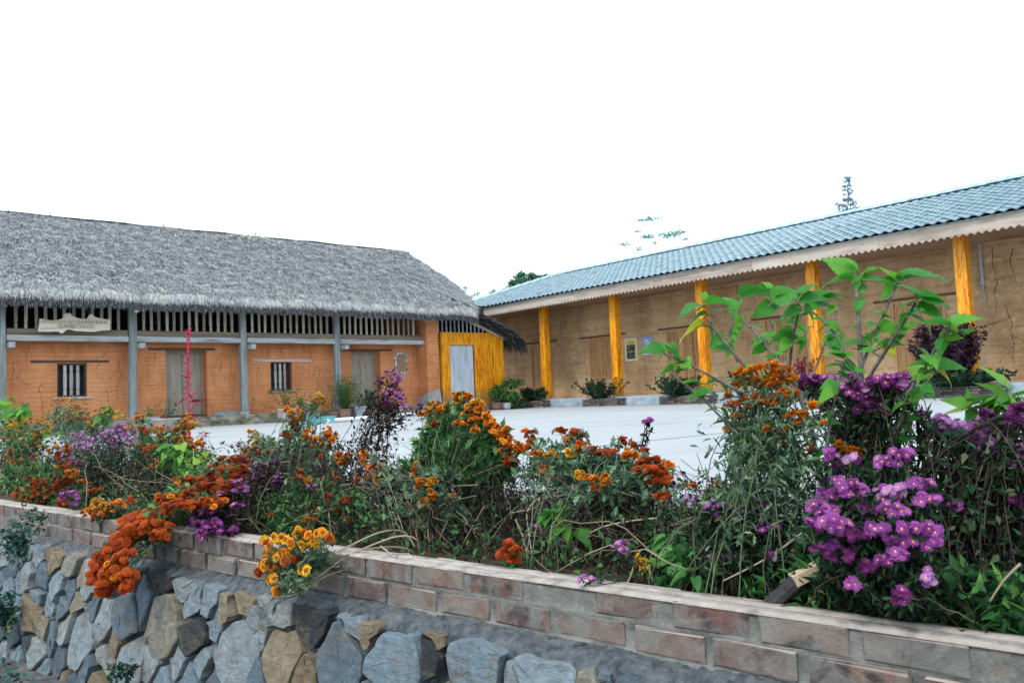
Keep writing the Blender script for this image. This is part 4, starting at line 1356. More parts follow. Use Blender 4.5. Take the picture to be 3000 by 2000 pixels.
MB().box(-.015, -.0121, -.215, .215, -.31, -.035).build("white_field", paper_w, pb)
mb = MB()
for k in range(28):
    a0, a1 = 2 * math.pi * k / 28, 2 * math.pi * (k + 1) / 28
    mb.add([(-.0185, r * math.cos(a), .125 + r * math.sin(a)) for r, a in ((.105, a0), (.13, a0), (.13, a1), (.105, a1))], [(0, 1, 2, 3)])
mb.add([(-.0183, -.085, .205), (-.0183, -.07, .22), (-.0183, .085, .045), (-.0183, .07, .03)], [(0, 1, 2, 3)])
mb.build("prohibition_ring", redm, pb)
MB().add([(-.0165, .105 * math.cos(2 * math.pi * k / 24), .125 + .105 * math.sin(2 * math.pi * k / 24)) for k in range(24)], [tuple(range(24))]).build("ring_field", paper_w, pb)
mb = MB()
for an, L in ((90, .085), (55, .075), (125, .075), (20, .055), (160, .055)):
    a = math.radians(an)
    c, s_ = math.cos(a), math.sin(a)
    mb.add([(-.0172, 0, .085), (-.0172, c * L * .5 - s_ * .012, .085 + s_ * L * .5 + c * .012), (-.0172, c * L, .085 + s_ * L), (-.0172, c * L * .5 + s_ * .012, .085 + s_ * L * .5 - c * .012)], [(0, 1, 2, 3)])
mb.build("plant_emblem", greenm, pb)
mb = MB()
for k in range(6):
    z = -.07 - k * .038
    mb.box(-.0165, -.0151, -.19, .19, z - .003, z + .003)
for y in (-.06, .07):
    mb.box(-.0166, -.0152, y - .003, y + .003, -.27, -.05)
mb.build("table_rules", dblue, pb)

# ================================================================== leaf templates and generic plants
T_SIMPLE = (np.array([(0, 0, 0), (.35, .5, .05), (1, 0, -.12), (.35, -.5, .05), (.4, 0, -.03)]), np.array([(0, 4, 1), (1, 4, 2), (2, 4, 3), (3, 4, 0)]))
T_LOBED = (np.array([(0, 0, 0), (.18, .14, .03), (.30, .46, .05), (.44, .22, .02), (.62, .44, .02), (.74, .18, -.03), (1, 0, -.12), (.74, -.18, -.03), (.62, -.44, .02), (.44, -.22, .02), (.30, -.46, .05), (.18, -.14, .03), (.45, 0, -.03)]),
           np.array([(12, (k + 1) % 12, k) for k in range(12)]))
T_NARROW = (np.array([(0, 0, 0), (.5, .5, .06), (1, 0, -.15), (.5, -.5, .06)]), np.array([(0, 3, 2), (0, 2, 1)]))
# toothed heart-shaped leaf for the mulberry
_hp = [(0, .0), (-.06, .20), (.02, .36), (.14, .46), (.22, .47), (.26, .44), (.36, .45), (.40, .40), (.50, .39), (.54, .33), (.63, .31), (.67, .24), (.76, .21), (.80, .14), (.90, .08), (1.05, 0)]
_hv = [(x, y, .30 * y - .28 * x * x) for x, y in _hp] + [(x, -y, .30 * y - .28 * x * x) for x, y in _hp[-2:0:-1]]
_mid = [(x, 0, -.15 * x * x - .015) for x in (.15, .4, .65, .88)]
_n = len(_hv)


def _heart():
    V = _hv + _mid
    F = []
    for k in range(_n):
        k2 = (k + 1) % _n
        xm = (V[k][0] + V[k2][0]) / 2
        mi = _n + min(3, max(0, int((xm + .05) / .26)))
        F.append((mi, k2, k))
    for a, b in ((0, 1), (1, 2), (2, 3)):
        # fill the small wedges between fans along the midrib
        for k in range(_n):
            k2 = (k + 1) % _n
            m1 = _n + min(3, max(0, int(((V[k][0] + V[k2][0]) / 2 + .05) / .26)))
            k3 = (k2 + 1) % _n
            m2 = _n + min(3, max(0, int(((V[k2][0] + V[k3][0]) / 2 + .05) / .26)))
            if {m1, m2} == {_n + a, _n + b}:
                F.append((m1, m2, k2))
    return np.array(V), np.array(F)


T_HEART = _heart()


def leaves_obj(name, pos, axis, length, wr, tmpl, mat, parent, origin, nrm=None, stuff=True, rnd=None):
    n = len(pos)
    if nrm is None:
        nrm = rng.normal(size=(n, 3)) * .6 + np.array([0, 0, 1.0])
    V, F = spread_leaves(pos - np.asarray(origin), axis, nrm, length, length * wr, *tmpl)
    if rnd is None: rnd = rng.random(n)
    o = link(name, np_mesh(name, V, F, mat, np.repeat(rnd, len(tmpl[0]))), parent)
    if stuff: o["kind"] = "stuff"
    return o


def stems_obj(name, P, R, mat, parent, origin, n=3, rnd=None, stuff=True):
    V, F = sweep(np.asarray(P) - np.asarray(origin), np.asarray(R), n)
    S, K = np.asarray(R).shape
    if rnd is None: rnd = rng.random(S)
    o = link(name, np_mesh(name, V, F, mat, np.repeat(rnd, K * n), True), parent)
    if stuff: o["kind"] = "stuff"
    return o


def curves_between(A, B, sag, K=7, wob=.02):
    """Bent stems from points A to points B; sag: how far the middle is pushed (S,3)."""
    t = np.linspace(0, 1, K)[None, :, None]
    C = (A + B) / 2 + sag
    P = (1 - t) ** 2 * A[:, None] + 2 * (1 - t) * t * C[:, None] + t ** 2 * B[:, None]
    w = rng.normal(size=(len(A), K, 3)) * wob
    w[:, 0] = 0
    w[:, -1] = 0
    return P + w


def shrub(name, label, cat, base, h, r, nst, per, llen, wr, lmat, smat, tmpl=T_SIMPLE, group=None, flat=1.0, flowers=None, up=.7, stem_r=.006):
    base = np.asarray(base, float)
    o = thing(name, label, cat, tuple(base), 0, group)
    d = rng.normal(size=(nst, 3)) * np.array([r, r, 0]) * .55
    top = base + d + np.array([0, 0, 1.0]) * (h * rng.uniform(.55, 1.0, nst))[:, None] * np.array([1, 1, flat])
    A = base + d * .15
    P = curves_between(A, top, d * .25, 6, .015 * h)
    stems_obj("stems", P, np.linspace(stem_r, stem_r * .35, 6)[None].repeat(nst, 0), smat, o, base)
    si = rng.integers(0, nst, nst * per)
    f = rng.uniform(.06, 1.0, nst * per) * 4.999
    k = f.astype(int)
    fr = (f - k)[:, None]
    pos = P[si, k] * (1 - fr) + P[si, k + 1] * fr
    ax = rand_dirs(len(si)) * np.array([1, 1, .6]) + np.array([0, 0, up * .5])
    leaves_obj("leaves", pos, ax, llen * rng.uniform(.6, 1.25, len(si)), wr, tmpl, lmat, o, base)
    if flowers:
        fl_me, n = flowers
        for q in rng.choice(nst, min(n, nst), replace=False):
            p = P[q, -1] - base + np.array([0, 0, .012])
            link("flower", fl_me[q % len(fl_me)], o, tuple(p), (rng.normal(0, .4), rng.normal(0, .4), rng.uniform(0, 6)))
    return o


# ------------------------------------------------------------------ flower heads
def pompom(name, pm, core, R, seed):
    r = np.random.default_rng(seed)
    m = MB()
    m.lathe([(R * .25, -.35 * R), (R * .62, -.1 * R), (R * .55, .2 * R), (R * .2, .42 * R)], 8, 1)
    for ring, (n, el, ln, w) in enumerate(((15, -.10, 1.0, .20), (14, .22, .98, .20), (12, .55, .90, .19), (9, .90, .78, .17), (6, 1.25, .62, .15))):
        for k in range(n):
            a = 2 * math.pi * (k + .5 * (ring % 2)) / n + r.normal(0, .08)
            e = el + r.normal(0, .09)
            L = R * ln * r.uniform(.88, 1.08)
            d = np.array([math.cos(a) * math.cos(e), math.sin(a) * math.cos(e), math.sin(e) * .8])
            s = np.array([-math.sin(a), math.cos(a), 0]) * w * R
            u = np.array([0, 0, 1.0]) * R
            m.add([d * L * .35 - s * .6, d * L * .35 + s * .6, d * L * .8 + s + u * .02, d * L - u * .05, d * L * .8 - s + u * .02], [(0, 1, 2, 3, 4)])
    return m.mesh(name, [pm, core])


def daisy(name, pm, eye, R, seed, droop=0.0, rows=2):
    r = np.random.default_rng(seed)
    m = MB()
    m.lathe([(R * .10, -.12 * R), (R * .24, .02 * R), (R * .20, .12 * R), (R * .08, .16 * R)], 8, 1)
    for ring in range(rows):
        n = 17 - 3 * ring
        for k in range(n):
            a = 2 * math.pi * (k + .5 * ring) / n + r.normal(0, .07)
            L = R * r.uniform(.85, 1.08) * (1 - .12 * ring)
            e = .16 + .22 * ring + r.normal(0, .12) - droop
            d = np.array([math.cos(a) * math.cos(e), math.sin(a) * math.cos(e), math.sin(e)])
            s = np.array([-math.sin(a), math.cos(a), 0]) * R * .135
            m.add([d * R * .16 - s * .5, d * R * .16 + s * .5, d * L * .75 + s, d * L + np.array([0, 0, -.04 * R]), d * L * .75 - s], [(0, 1, 2, 3, 4)])
    return m.mesh(name, [pm, eye])


FL = {
    'orange': [pompom("orange_head", MT['p_orange'], MT['p_core'], .021, k) for k in range(3)],
    'rust': [pompom("rust_head", MT['p_rust'], MT['p_core'], .021, 10 + k) for k in range(3)],
    'yellow': [pompom("yellow_head", MT['p_yellow'], MT['p_core'], .021, 20 + k) for k in range(3)],
    'flat': [daisy("flat_orange_head", MT['p_orange'], MT['p_core'], .027, 30 + k, .05, 3) for k in range(3)],
    'purple': [daisy("purple_head", MT['p_purple'], MT['p_eye'], .027, 40 + k) for k in range(3)],
    'lilac': [daisy("lilac_head", MT['p_lilac'], MT['p_eye'], .025, 50 + k) for k in range(3)],
    'wine': [daisy("wine_head", MT['p_dark'], MT['p_core'], .024, 60 + k, -.3) for k in range(2)],
}

# ------------------------------------------------------------------ planters at the column feet and what grows there
pb_me = bev(MB().box(-.095, .095, -.045, .045, -.028, .028).mesh("planter_brick", MT['planter_brick']), .006)
PL = [("brick_planter", "low brick planter at the foot of the farthest yellow column", 22.7, 1.55),
      ("brick_planter", "low brick planter under the shuttered window, holding lilac flowered greenery", 19.0, 1.65),
      ("brick_planter", "low brick planter in front of the door right of the notices", 15.45, 1.9),
      ("brick_planter", "low brick planter mostly hidden behind the mulberry sapling", 11.4, 1.8),
      ("brick_planter", "low dark brick planter under the big purple leaved shrub", 7.55, 1.85)]
for name, label, t, w in PL:
    o = thing(name, label, "planter", H(20.05, t, 0), ROT_H, "brick planters at the column feet")
    MB().box(-.12, .235, -w / 2 + .05, w / 2 - .05, 0, .235).build("earth_fill", MT['soil'], o)
    for c in range(4):
        z = .032 + c * .064
        n = int(w / .2)
        for k in range(n):
            y = -w / 2 + .1 + (w - .2) * k / (n - 1) + (0.05 if c % 2 and k < n - 1 else 0)
            link("brick", pb_me, o, (-.165 + rng.normal(0, .004), y, z), (0, 0, math.pi / 2 + rng.normal(0, .02)), (min(1, .2 / .2), 1, 1))
        for e in (-1, 1):
            for s_ in (-.02, .17):
                link("brick", pb_me, o, (s_ + rng.normal(0, .004), e * (w / 2 - .045), z), (0, 0, rng.normal(0, .02)))

shrub("planter_shrub", "sparse low green plant in the planter by the farthest column", "plant", H(20.05, 22.75, .24), .50, .75, 40, 40, .14, .5, MT['dark_leaf'], MT['stem_dark'], group=None)
shrub("planter_shrub", "spreading green plant with small lilac flowers under the shuttered window", "plant", H(20.05, 19.15, .24), .72, .70, 50, 40, .12, .5, MT['dark_leaf'], MT['stem_dark'], flowers=(FL['lilac'], 20))
shrub("planter_shrub", "dense dark green plant spilling over the planter left of the third column", "plant", H(20.0, 15.75, .22), .68, .75, 60, 46, .12, .5, MT['dark_leaf'], MT['stem_dark'], flowers=(FL['lilac'], 8))
shrub("planter_shrub", "maroon celosia rising behind the mulberry sapling", "plant", H(20.05, 11.6, .24), 1.0, .40, 26, 26, .10, .5, MT['maroon'], MT['stem_dark'])
shrub("purple_shrub", "tall purple black leaved shrub in the planter by the nearest column", "shrub", H(20.05, 7.75, .24), 1.62, .66, 90, 80, .14, .42, MT['purple_leaf'], MT['stem_dark'], stem_r=.014)
shrub("planter_shrub", "low dark green border round the purple leaved shrub", "plant", H(20.0, 7.55, .23), .38, 1.0, 90, 40, .12, .5, MT['dark_leaf'], MT['stem_dark'])

# ------------------------------------------------------------------ pots along the thatched house
POT = {'round': [(.13, 0), (.20, .06), (.235, .17), (.225, .26), (.25, .285), (.25, .31), (.22, .31), (.20, .26)], 'small': [(.10, 0), (.13, .12), (.15, .20), (.165, .20), (.165, .235), (.14, .235), (.13, .2)],
       'bowl': [(.15, 0), (.22, .10), (.27, .22), (.29, .235), (.29, .26), (.26, .26), (.24, .22)], 'tub': [(.15, 0), (.17, .02), (.20, .25), (.235, .26), (.235, .30), (.20, .30), (.19, .26)]}


def pot(label, px, py, kind, mat, square=False, k=1.0):
    p = on_z(px, py, 0.0) if px < 600 else on_plane(px, py, E1, 22.24) * np.array([1, 1, 0])
    o = thing("plant_pot", label, "pot", tuple(p), ROT_H + (math.pi / 4 if square else 0))
    prof = [(r * k, z * k) for r, z in POT[kind]]
    MB().lathe(prof, 4 if square else 16).build("pot_body", mat, o, smooth=not square)
    MB().lathe([(prof[-1][0] * 1.0, prof[-1][1] - .005), (prof[-1][0] * .5, prof[-1][1] + .02)], 12).build("pot_soil", MT['soil'], o)
    return p, prof[-1][1]


for (lab, px, py, kd, mt, sq, k, plab, h, r, nst, per, ll, wr, lm, tm) in [
    ("square grey cement pot near the left door of the thatched house", 438, 1263, 'tub', 'pot_grey', True, 1.15, "wispy seedling in the square pot by the left door", .35, .22, 8, 10, .08, .4, 'pot_leaf', T_SIMPLE),
    ("wide pinkish bowl pot in front of the left plank door", 488, 1262, 'bowl', 'pot_pink', False, 1.15, "twiggy small plant in the wide pinkish bowl", .50, .35, 12, 14, .07, .5, 'dark_leaf', T_SIMPLE),
    ("large dusty pinkish round pot at the plinth between the right window and third post", 842, 1241, 'round', 'pot_pink', False, 1.25, "loose yellow green plant in the large pinkish pot", .75, .5, 16, 16, .09, .5, 'pot_leaf', T_SIMPLE),
    ("small grey round pot right of the large pinkish pot", 908, 1236, 'small', 'pot_grey', False, 1.1, "small broad leaved plant in the grey round pot", .55, .3, 14, 14, .10, .6, 'pot_leaf', T_SIMPLE),
    ("small terracotta pot beside the fern pot", 979, 1226, 'small', 'terracotta', False, .95, "thin flowering seedling in the terracotta pot", .65, .3, 12, 12, .06, .5, 'pot_leaf', T_SIMPLE),
    ("brown round pot holding the fern at the right post", 1009, 1224, 'round', 'terracotta', False, .95, "arching bright fern in front of the right post", 1.15, .42, 60, 26, .10, .22, 'pot_leaf', T_NARROW),
    ("tapered square grey pot in front of the right plank door", 1050, 1222, 'tub', 'pot_grey', True, 1.2, "sparse sprig in the tapered grey pot", .40, .3, 10, 10, .08, .5, 'pot_leaf', T_SIMPLE),
    ("small brown pot right of the tapered grey pot", 1086, 1216, 'small', 'terracotta', False, 1.0, "upright dark green plant in the small brown pot", .75, .28, 26, 26, .09, .3, 'dark_leaf', T_NARROW),
    ("brown round pot at the right end of the yellow shed front", 1456, 1197, 'round', 'terracotta', False, .85, "leafy plant in the brown pot by the shed", .65, .3, 16, 20, .11, .5, 'pot_leaf', T_SIMPLE),
]:
    p, top = pot(lab, px, py, kd, MT[mt], sq, k)
    shrub("potted_plant", plab, "plant", p + np.array([0, 0, top]), h, r, nst, per, ll, wr, MT[lm], MT['stem_green'], tm, stem_r=.005)
p, top = pot("white round pot beside the brown one at the shed corner", 1483, 1196, 'round', MT['pot_white'], False, .80)
o = thing("potted_tree", "two tiered glossy green shrub in the white pot at the shed corner", "plant", tuple(p + np.array([0, 0, top])))
base = p + np.array([0, 0, top])
cs = [(1487, 1160, .50, .26, 420), (1500, 1122, .42, .17, 300), (1456, 1140, .22, .18, 90), (1510, 1183, .30, .14, 110)]
P = []
for px, py, r, rz_, n in cs:
    c = on_plane(px, py, E1, p @ E1)
    P.append(curves_between(base[None], c[None], np.zeros((1, 3)), 6, .02)[0])
stems_obj("stems", np.array(P), np.linspace(.022, .010, 6)[None].repeat(len(cs), 0), MT['trunk'], o, base, 5)
pos, = [np.concatenate([on_plane(px, py, E1, p @ E1) + rand_dirs(n) * (rng.random((n, 1)) ** .4) * np.array([r, r, rz_]) for px, py, r, rz_, n in cs])]
leaves_obj("leaves", pos, rand_dirs(len(pos)) + np.array([0, 0, -.35]), rng.uniform(.11, .20, len(pos)), .38, T_SIMPLE, MT['pot_leaf'], o, base)

tb = thing("teal_crate", "flat teal plastic tray on the courtyard beside the white pipe", "tray", on_z(938, 1240, 0), ROT_H)
m = MB().box(-.30, .30, -.2, .2, 0, .03)
m.box(-.30, .30, -.2, -.185, .03, .17).box(-.30, .30, .185, .2, .03, .17).box(-.30, -.285, -.185, .185, .03, .17).box(.285, .30, -.185, .185, .03, .17)
m.build("tray_body", MT['teal'], tb)
MB().box(-.31, .31, -.21, -.2, .14, .17).build("tray_rim", MT['teal'], tb)
a, b = on_z(955, 1233, .055), on_z(1420, 1197, .055)
pp = thing("white_pipe", "long white plastic pipe lying on the courtyard in front of the pots", "pipe", tuple((a + b) / 2))
MB().tube([tuple(a - (a + b) / 2), (0, 0, .0), tuple(b - (a + b) / 2)], .058, 14).build("pipe_body", MT['white_plastic'], pp, smooth=False)
MB().tube([tuple(a - (a + b) / 2 - unit(b - a) * .003), tuple(a - (a + b) / 2 + unit(b - a) * .16)], .070, 14).build("pipe_socket", MT['white_plastic'], pp)
MB().tube([tuple(a - (a + b) / 2 - unit(b - a) * .0045), tuple(a - (a + b) / 2 - unit(b - a) * .0032)], .045, 14).build("pipe_bore", MT['void'], pp)

# ------------------------------------------------------------------ trees beyond the roofs
def pad_tree(name, label, px0, d, pads, mat, llen, wr=.5, trunk_r=.16, group=None, limb_r=.05):
    """Trunk and limbs reaching to leaf masses given as (px, py, rx, ry, n) at distance d."""
    foot = deep(px0, 1150, d)
    foot[2] = -.15
    o = thing(name, label, "tree", tuple(foot), 0, group)
    cc = [deep(px, py, d + rng.uniform(-1, 1) * .02 * d) for px, py, *_ in pads]
    topz = max(c[2] for c in cc)
    crown = foot + np.array([0, 0, topz + .2])
    ts = np.linspace(0, 1, 9)
    tr = np.array([foot + (crown - foot) * t + np.array([math.sin(t * 5) * .12, 0, 0]) for t in ts])
    stems_obj("trunk", tr[None], (trunk_r * (1 - .85 * ts))[None], MT['trunk_washed'] if limb_r < .03 else MT['trunk'], o, foot, 8, stuff=False)
    limb = []
    for c in cc:
        z0 = max(foot[2] + .4 * (topz - foot[2]), c[2] - .8)
        f = min(.97, (z0 - foot[2]) / (crown[2] - foot[2]))
        limb.append(curves_between((foot + (crown - foot) * f)[None], c[None], np.array([[0, 0, -.1]]), 6, .05)[0])
    stems_obj("limbs", np.array(limb), np.linspace(limb_r, limb_r * .25, 6)[None].repeat(len(limb), 0), MT['trunk_washed'] if limb_r < .03 else MT['trunk'], o, foot, 5)
    pos = []
    for c, (px, py, rx, ry, n) in zip(cc, pads):
        rx_, ry_ = rx * d / FPX, ry * d / FPX
        pos.append(c + rand_dirs(n) * (rng.random((n, 1)) ** .55) * np.array([rx_, rx_ * .8, ry_]))
    pos = np.concatenate(pos)
    leaves_obj("crown", pos, rand_dirs(len(pos)) * np.array([1, 1, .5]), llen * rng.uniform(.6, 1.3, len(pos)), wr, T_SIMPLE, mat, o, foot)
    return o


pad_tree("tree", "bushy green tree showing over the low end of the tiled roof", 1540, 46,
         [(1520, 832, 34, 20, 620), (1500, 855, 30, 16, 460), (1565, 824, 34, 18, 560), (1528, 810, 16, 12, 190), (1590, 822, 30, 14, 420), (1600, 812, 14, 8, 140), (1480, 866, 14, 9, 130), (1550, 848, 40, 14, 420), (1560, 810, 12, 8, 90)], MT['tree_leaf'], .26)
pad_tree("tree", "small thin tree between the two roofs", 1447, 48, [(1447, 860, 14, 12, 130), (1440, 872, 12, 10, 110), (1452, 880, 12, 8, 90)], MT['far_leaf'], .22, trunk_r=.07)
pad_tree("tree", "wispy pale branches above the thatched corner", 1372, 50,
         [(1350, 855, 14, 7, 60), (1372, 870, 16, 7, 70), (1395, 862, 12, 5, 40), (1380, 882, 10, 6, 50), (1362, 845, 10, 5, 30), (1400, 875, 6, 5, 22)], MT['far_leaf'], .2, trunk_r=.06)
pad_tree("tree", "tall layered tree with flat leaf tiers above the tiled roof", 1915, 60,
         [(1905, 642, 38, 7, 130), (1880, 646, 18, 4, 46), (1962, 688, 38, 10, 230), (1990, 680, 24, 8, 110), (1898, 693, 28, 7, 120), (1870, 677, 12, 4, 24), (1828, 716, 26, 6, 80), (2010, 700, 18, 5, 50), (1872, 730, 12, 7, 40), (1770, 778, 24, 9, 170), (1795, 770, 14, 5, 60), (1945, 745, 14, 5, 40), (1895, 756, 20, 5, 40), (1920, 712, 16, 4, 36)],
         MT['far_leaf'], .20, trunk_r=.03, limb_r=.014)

# conifer tip above the right roof
d = 62
foot = deep(2487, 1100, d)
foot[2] = -.15
o = thing("fir_tree", "pointed fir tip with sparse whorled branches above the tiled roof", "tree", tuple(foot))
top = deep(2483, 512, d)
axis_b = np.array([foot[0], foot[1], 0])
ts = np.linspace(0, 1, 8)
tr = np.array([foot + (top - foot) * t for t in ts])
stems_obj("trunk", tr[None], (.13 * (1 - .93 * ts))[None], MT['trunk'], o, foot, 6, stuff=False)
limb, lpos, lax = [], [], []
z = top[2] - .25
while z > top[2] - 9:
    f = (top[2] - z)
    c = foot + (top - foot) * ((z - foot[2]) / (top[2] - foot[2]))
    L0 = .16 + .34 * f if f < 4.4 else 1.7
    if 1.3 < f < 2.0: L0 *= .55
    n = 4 if f < 1.6 else 7
    a0 = rng.uniform(0, 6)
    for k in range(n):
        a = a0 + 2 * math.pi * k / n + rng.normal(0, .2)
        L = L0 * rng.uniform(.55, 1.1)
        e = c + np.array([math.cos(a) * L, math.sin(a) * L, .22 * L + rng.normal(0, .05)])
        P = curves_between(c[None], e[None], np.array([[0, 0, -.12 * L]]), 6, .015)[0]
        limb.append(P)
        m = int(14 + 32 * L)
        f_ = rng.uniform(.2, 1, m) * 4.99
        kk = f_.astype(int)
        p = P[kk] + (P[kk + 1] - P[kk]) * (f_ - kk)[:, None]
        lpos.append(p + rng.normal(size=p.shape) * .03)
        lax.append(unit(e - c)[None] * .7 + rand_dirs(m) * .8 + np.array([0, 0, .2]))
    z -= .30 + .05 * f
stems_obj("limbs", np.array(limb), np.linspace(.018, .006, 6)[None].repeat(len(limb), 0), MT['trunk'], o, foot, 3)
lpos, lax = np.concatenate(lpos), np.concatenate(lax)
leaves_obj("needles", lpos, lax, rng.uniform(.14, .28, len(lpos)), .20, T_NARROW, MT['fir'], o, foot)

# ================================================================== THE GARDEN WALL (foreground): brick parapet over rubble stone
wall = thing("garden_wall", "rubble stone garden wall topped by two courses of mortar smeared brick", "wall", tuple(Wp(0, 0, -.8)), ROT_W)
WO = (0, 0, -.8)


def wb(mb, name, mat, parent=wall, smooth=False):
    return mb.build(name, mat, parent, WO, smooth)


def wuv(px, py, y):
    """(u, z) of the point seen at (px, py) on the plane y metres behind the parapet face."""
    p = bedpt(px, py, y)
    return ((p - WC) @ WD, p[2])


BP, BL, BH = .2288, .206, .066
brick_meshes = []
for k in range(6):
    me = bev(MB().box(-BL / 2, BL / 2, 0, .102, -BH / 2, BH / 2).mesh("brick", MT['brick']), .006, 2)
    r_ = np.random.default_rng(k)
    for v in me.vertices:
        v.co += Vector(r_.normal(0, .0016, 3))
    me.polygons.foreach_set("use_smooth", [False] * len(me.polygons))
    brick_meshes.append(me)
for row, (zt, sh) in enumerate(((-.050, .154), (-.124, .154 + BP * .47))):
    for k in range(-32, 19):
        u = sh + BP / 2 + k * BP
        # the real courses wander a little
        dz = .006 * math.sin(u * .8) + .004 * math.sin(u * 2.1)
        y = .004 * math.sin(u * 1.3) + rng.normal(0, .003) + (0.0 if row == 0 else -.002)
        link("brick", brick_meshes[int(rng.integers(0, 6))], wall, (u + rng.normal(0, .004), y, zt - BH / 2 + dz - WO[2]), (rng.normal(0, .015), rng.normal(0, .007), rng.normal(0, .012)),
             (rng.uniform(.96, 1.02), 1, rng.uniform(.95, 1.03)))


def mortar_strip(name, prof, u0, u1, du, amp, mat=MT['mortar'], fine=1.0):
    """Rough skin: profile (y, z) points swept along the wall and roughened."""
    n = int((u1 - u0) / du)
    V = np.zeros((n + 1, len(prof), 3))
    for i in range(n + 1):
        u = u0 + (u1 - u0) * i / n
        for k, (y, z) in enumerate(prof):
            q = Vector((u * 3, y * 3 + k * .03, z * 3))
            d = mnoise.noise(q * 2.3) * .35 + mnoise.noise(q * 8) * .30 * fine + mnoise.noise(q * 21) * .30 * fine + mnoise.noise(q * 40) * .16 * fine
            V[i, k] = (u, y - d * amp, z + d * amp * .5 + .006 * math.sin(u * .8))
    m = len(prof)
    idx = np.arange((n + 1) * m).reshape(n + 1, m)
    F = np.stack([idx[:-1, :-1], idx[:-1, 1:], idx[1:, 1:], idx[1:, :-1]], -1).reshape(-1, 4)
    o = link(name, np_mesh(name, V.reshape(-1, 3) - np.array(WO), F, mat), wall)
    o["kind"] = "stuff"
    return o


MT['bed_mortar'] = mottled("brick_joint_mortar", [(0.3, (0.085, 0.088, 0.080)), (0.5, (0.165, 0.165, 0.15)), (0.72, (0.26, 0.255, 0.225))], 14, 0.95, 0.8, 90)
mortar_strip("joint_mortar", [(.098, -.0545), (.012, -.054), (.007, -.070), (.008, -.095), (.006, -.113), (.003, -.120), (.008, -.13), (.009, -.165), (.006, -.185), (.0, -.197), (-.01, -.205)], -5.4, 3.0, .012, .0045, MT['bed_mortar'])
MT['skim'] = mottled("pale_coping_skim", [(0.3, (0.17, 0.145, 0.125)), (0.46, (0.34, 0.295, 0.26)), (0.7, (0.46, 0.405, 0.36))], 16, 0.92, 0.7, 90)
mortar_strip("coping_skim", [(.104, -.062), (.103, -.048), (.075, -.0455), (.05, -.046), (.047, -.0485), (.044, -.0455), (.012, -.046), (.004, -.0485), (.0025, -.054)], -5.4, 3.0, .012, .0045, MT['skim'])
ledge = [(.03, -.190), (-.004, -.194)] + [(-.004 - .080 * f, -.194 - .026 * f - .022 * f ** 4) for f in (.12, .24, .36, .48, .6, .7, .8, .88, .95, 1.0)]
face = lambda z: -.085 - (-z - .24) * .16
low = [(face(z) + .024, z) for z in np.linspace(-.265, -1.0, 34)]
mortar_strip("mortar", ledge + low, -5.4, 3.0, .009, .022)

# rubble stones: cells of a plan laid out after the photograph's own stones
SEED = [(75, 1675), (122, 1635), (95, 1622), (160, 1608), (118, 1690), (150, 1655), (200, 1655), (272, 1640), (118, 1735), (150, 1762), (110, 1800), (185, 1780), (232, 1765), (282, 1772), (250, 1872), (372, 1800),
        (478, 1830), (345, 1880), (330, 1930), (400, 1940), (595, 1775), (430, 1690), (575, 1858), (470, 1745), (690, 1778), (768, 1755), (668, 1862), (690, 1915), (655, 1810), (820, 1920), (880, 1800), (1010, 1835),
        (980, 1940), (1070, 1832), (1130, 1858), (1150, 1940), (1260, 1858), (1245, 1925), (1370, 1930), (1465, 1872), (1575, 1935), (1735, 1955), (1860, 1965), (540, 1960), (760, 1990), (60, 1770), (40, 1720), (640, 1990), (900, 1995),
        (1690, 1990), (1480, 1990), (2020, 1995), (310, 1690), (735, 1845)]
BIG = {(250, 1872): .020, (372, 1800): .012, (478, 1830): .022, (690, 1915): .016, (980, 1940): .014, (1150, 1940): .014, (1370, 1930): .014, (575, 1858): .004, (880, 1800): .010, (820, 1920): .008, (1575, 1935): .012, (118, 1690): .006,
       (1860, 1965): .006, (110, 1800): .006, (400, 1940): .008}
pts, wts = [], []
for px, py in SEED:
    pts.append(wuv(px, py, -.13))
    wts.append(.75 * BIG.get((px, py), 0.0))
ULO, UHI, ZLO, ZHI = -5.2, 2.8, -1.02, -.216
tries = 0
while tries < 9000:
    tries += 1
    c = (rng.uniform(ULO, UHI), rng.uniform(ZLO, ZHI - .02))
    near = -3.6 < c[0] < 1.4
    md = rng.choice([rng.uniform(.09, .13), rng.uniform(.16, .27)]) if near else rng.uniform(.12, .26)
    if all((c[0] - a) ** 2 + ((c[1] - b) * 1.1) ** 2 > (md + w * 5) ** 2 for (a, b), w in zip(pts, wts)):
        pts.append(c)
        wts.append(max(0, rng.normal(0, .003)))
pts, wts = np.array(pts), np.array(wts)
order = np.argsort(-((pts[:, 0] > -4.8) & (pts[:, 0] < 2.5)).astype(int))
extra_stones = MB()
n_st = 0
DARK = {(575, 1858), (880, 1800), (470, 1690), (1245, 1925), (1465, 1872), (430, 1690), (470, 1745)}
TAN = {(690, 1778), (1260, 1858), (345, 1880), (160, 1608), (150, 1655), (110, 1800), (820, 1920), (1070, 1832), (122, 1635)}
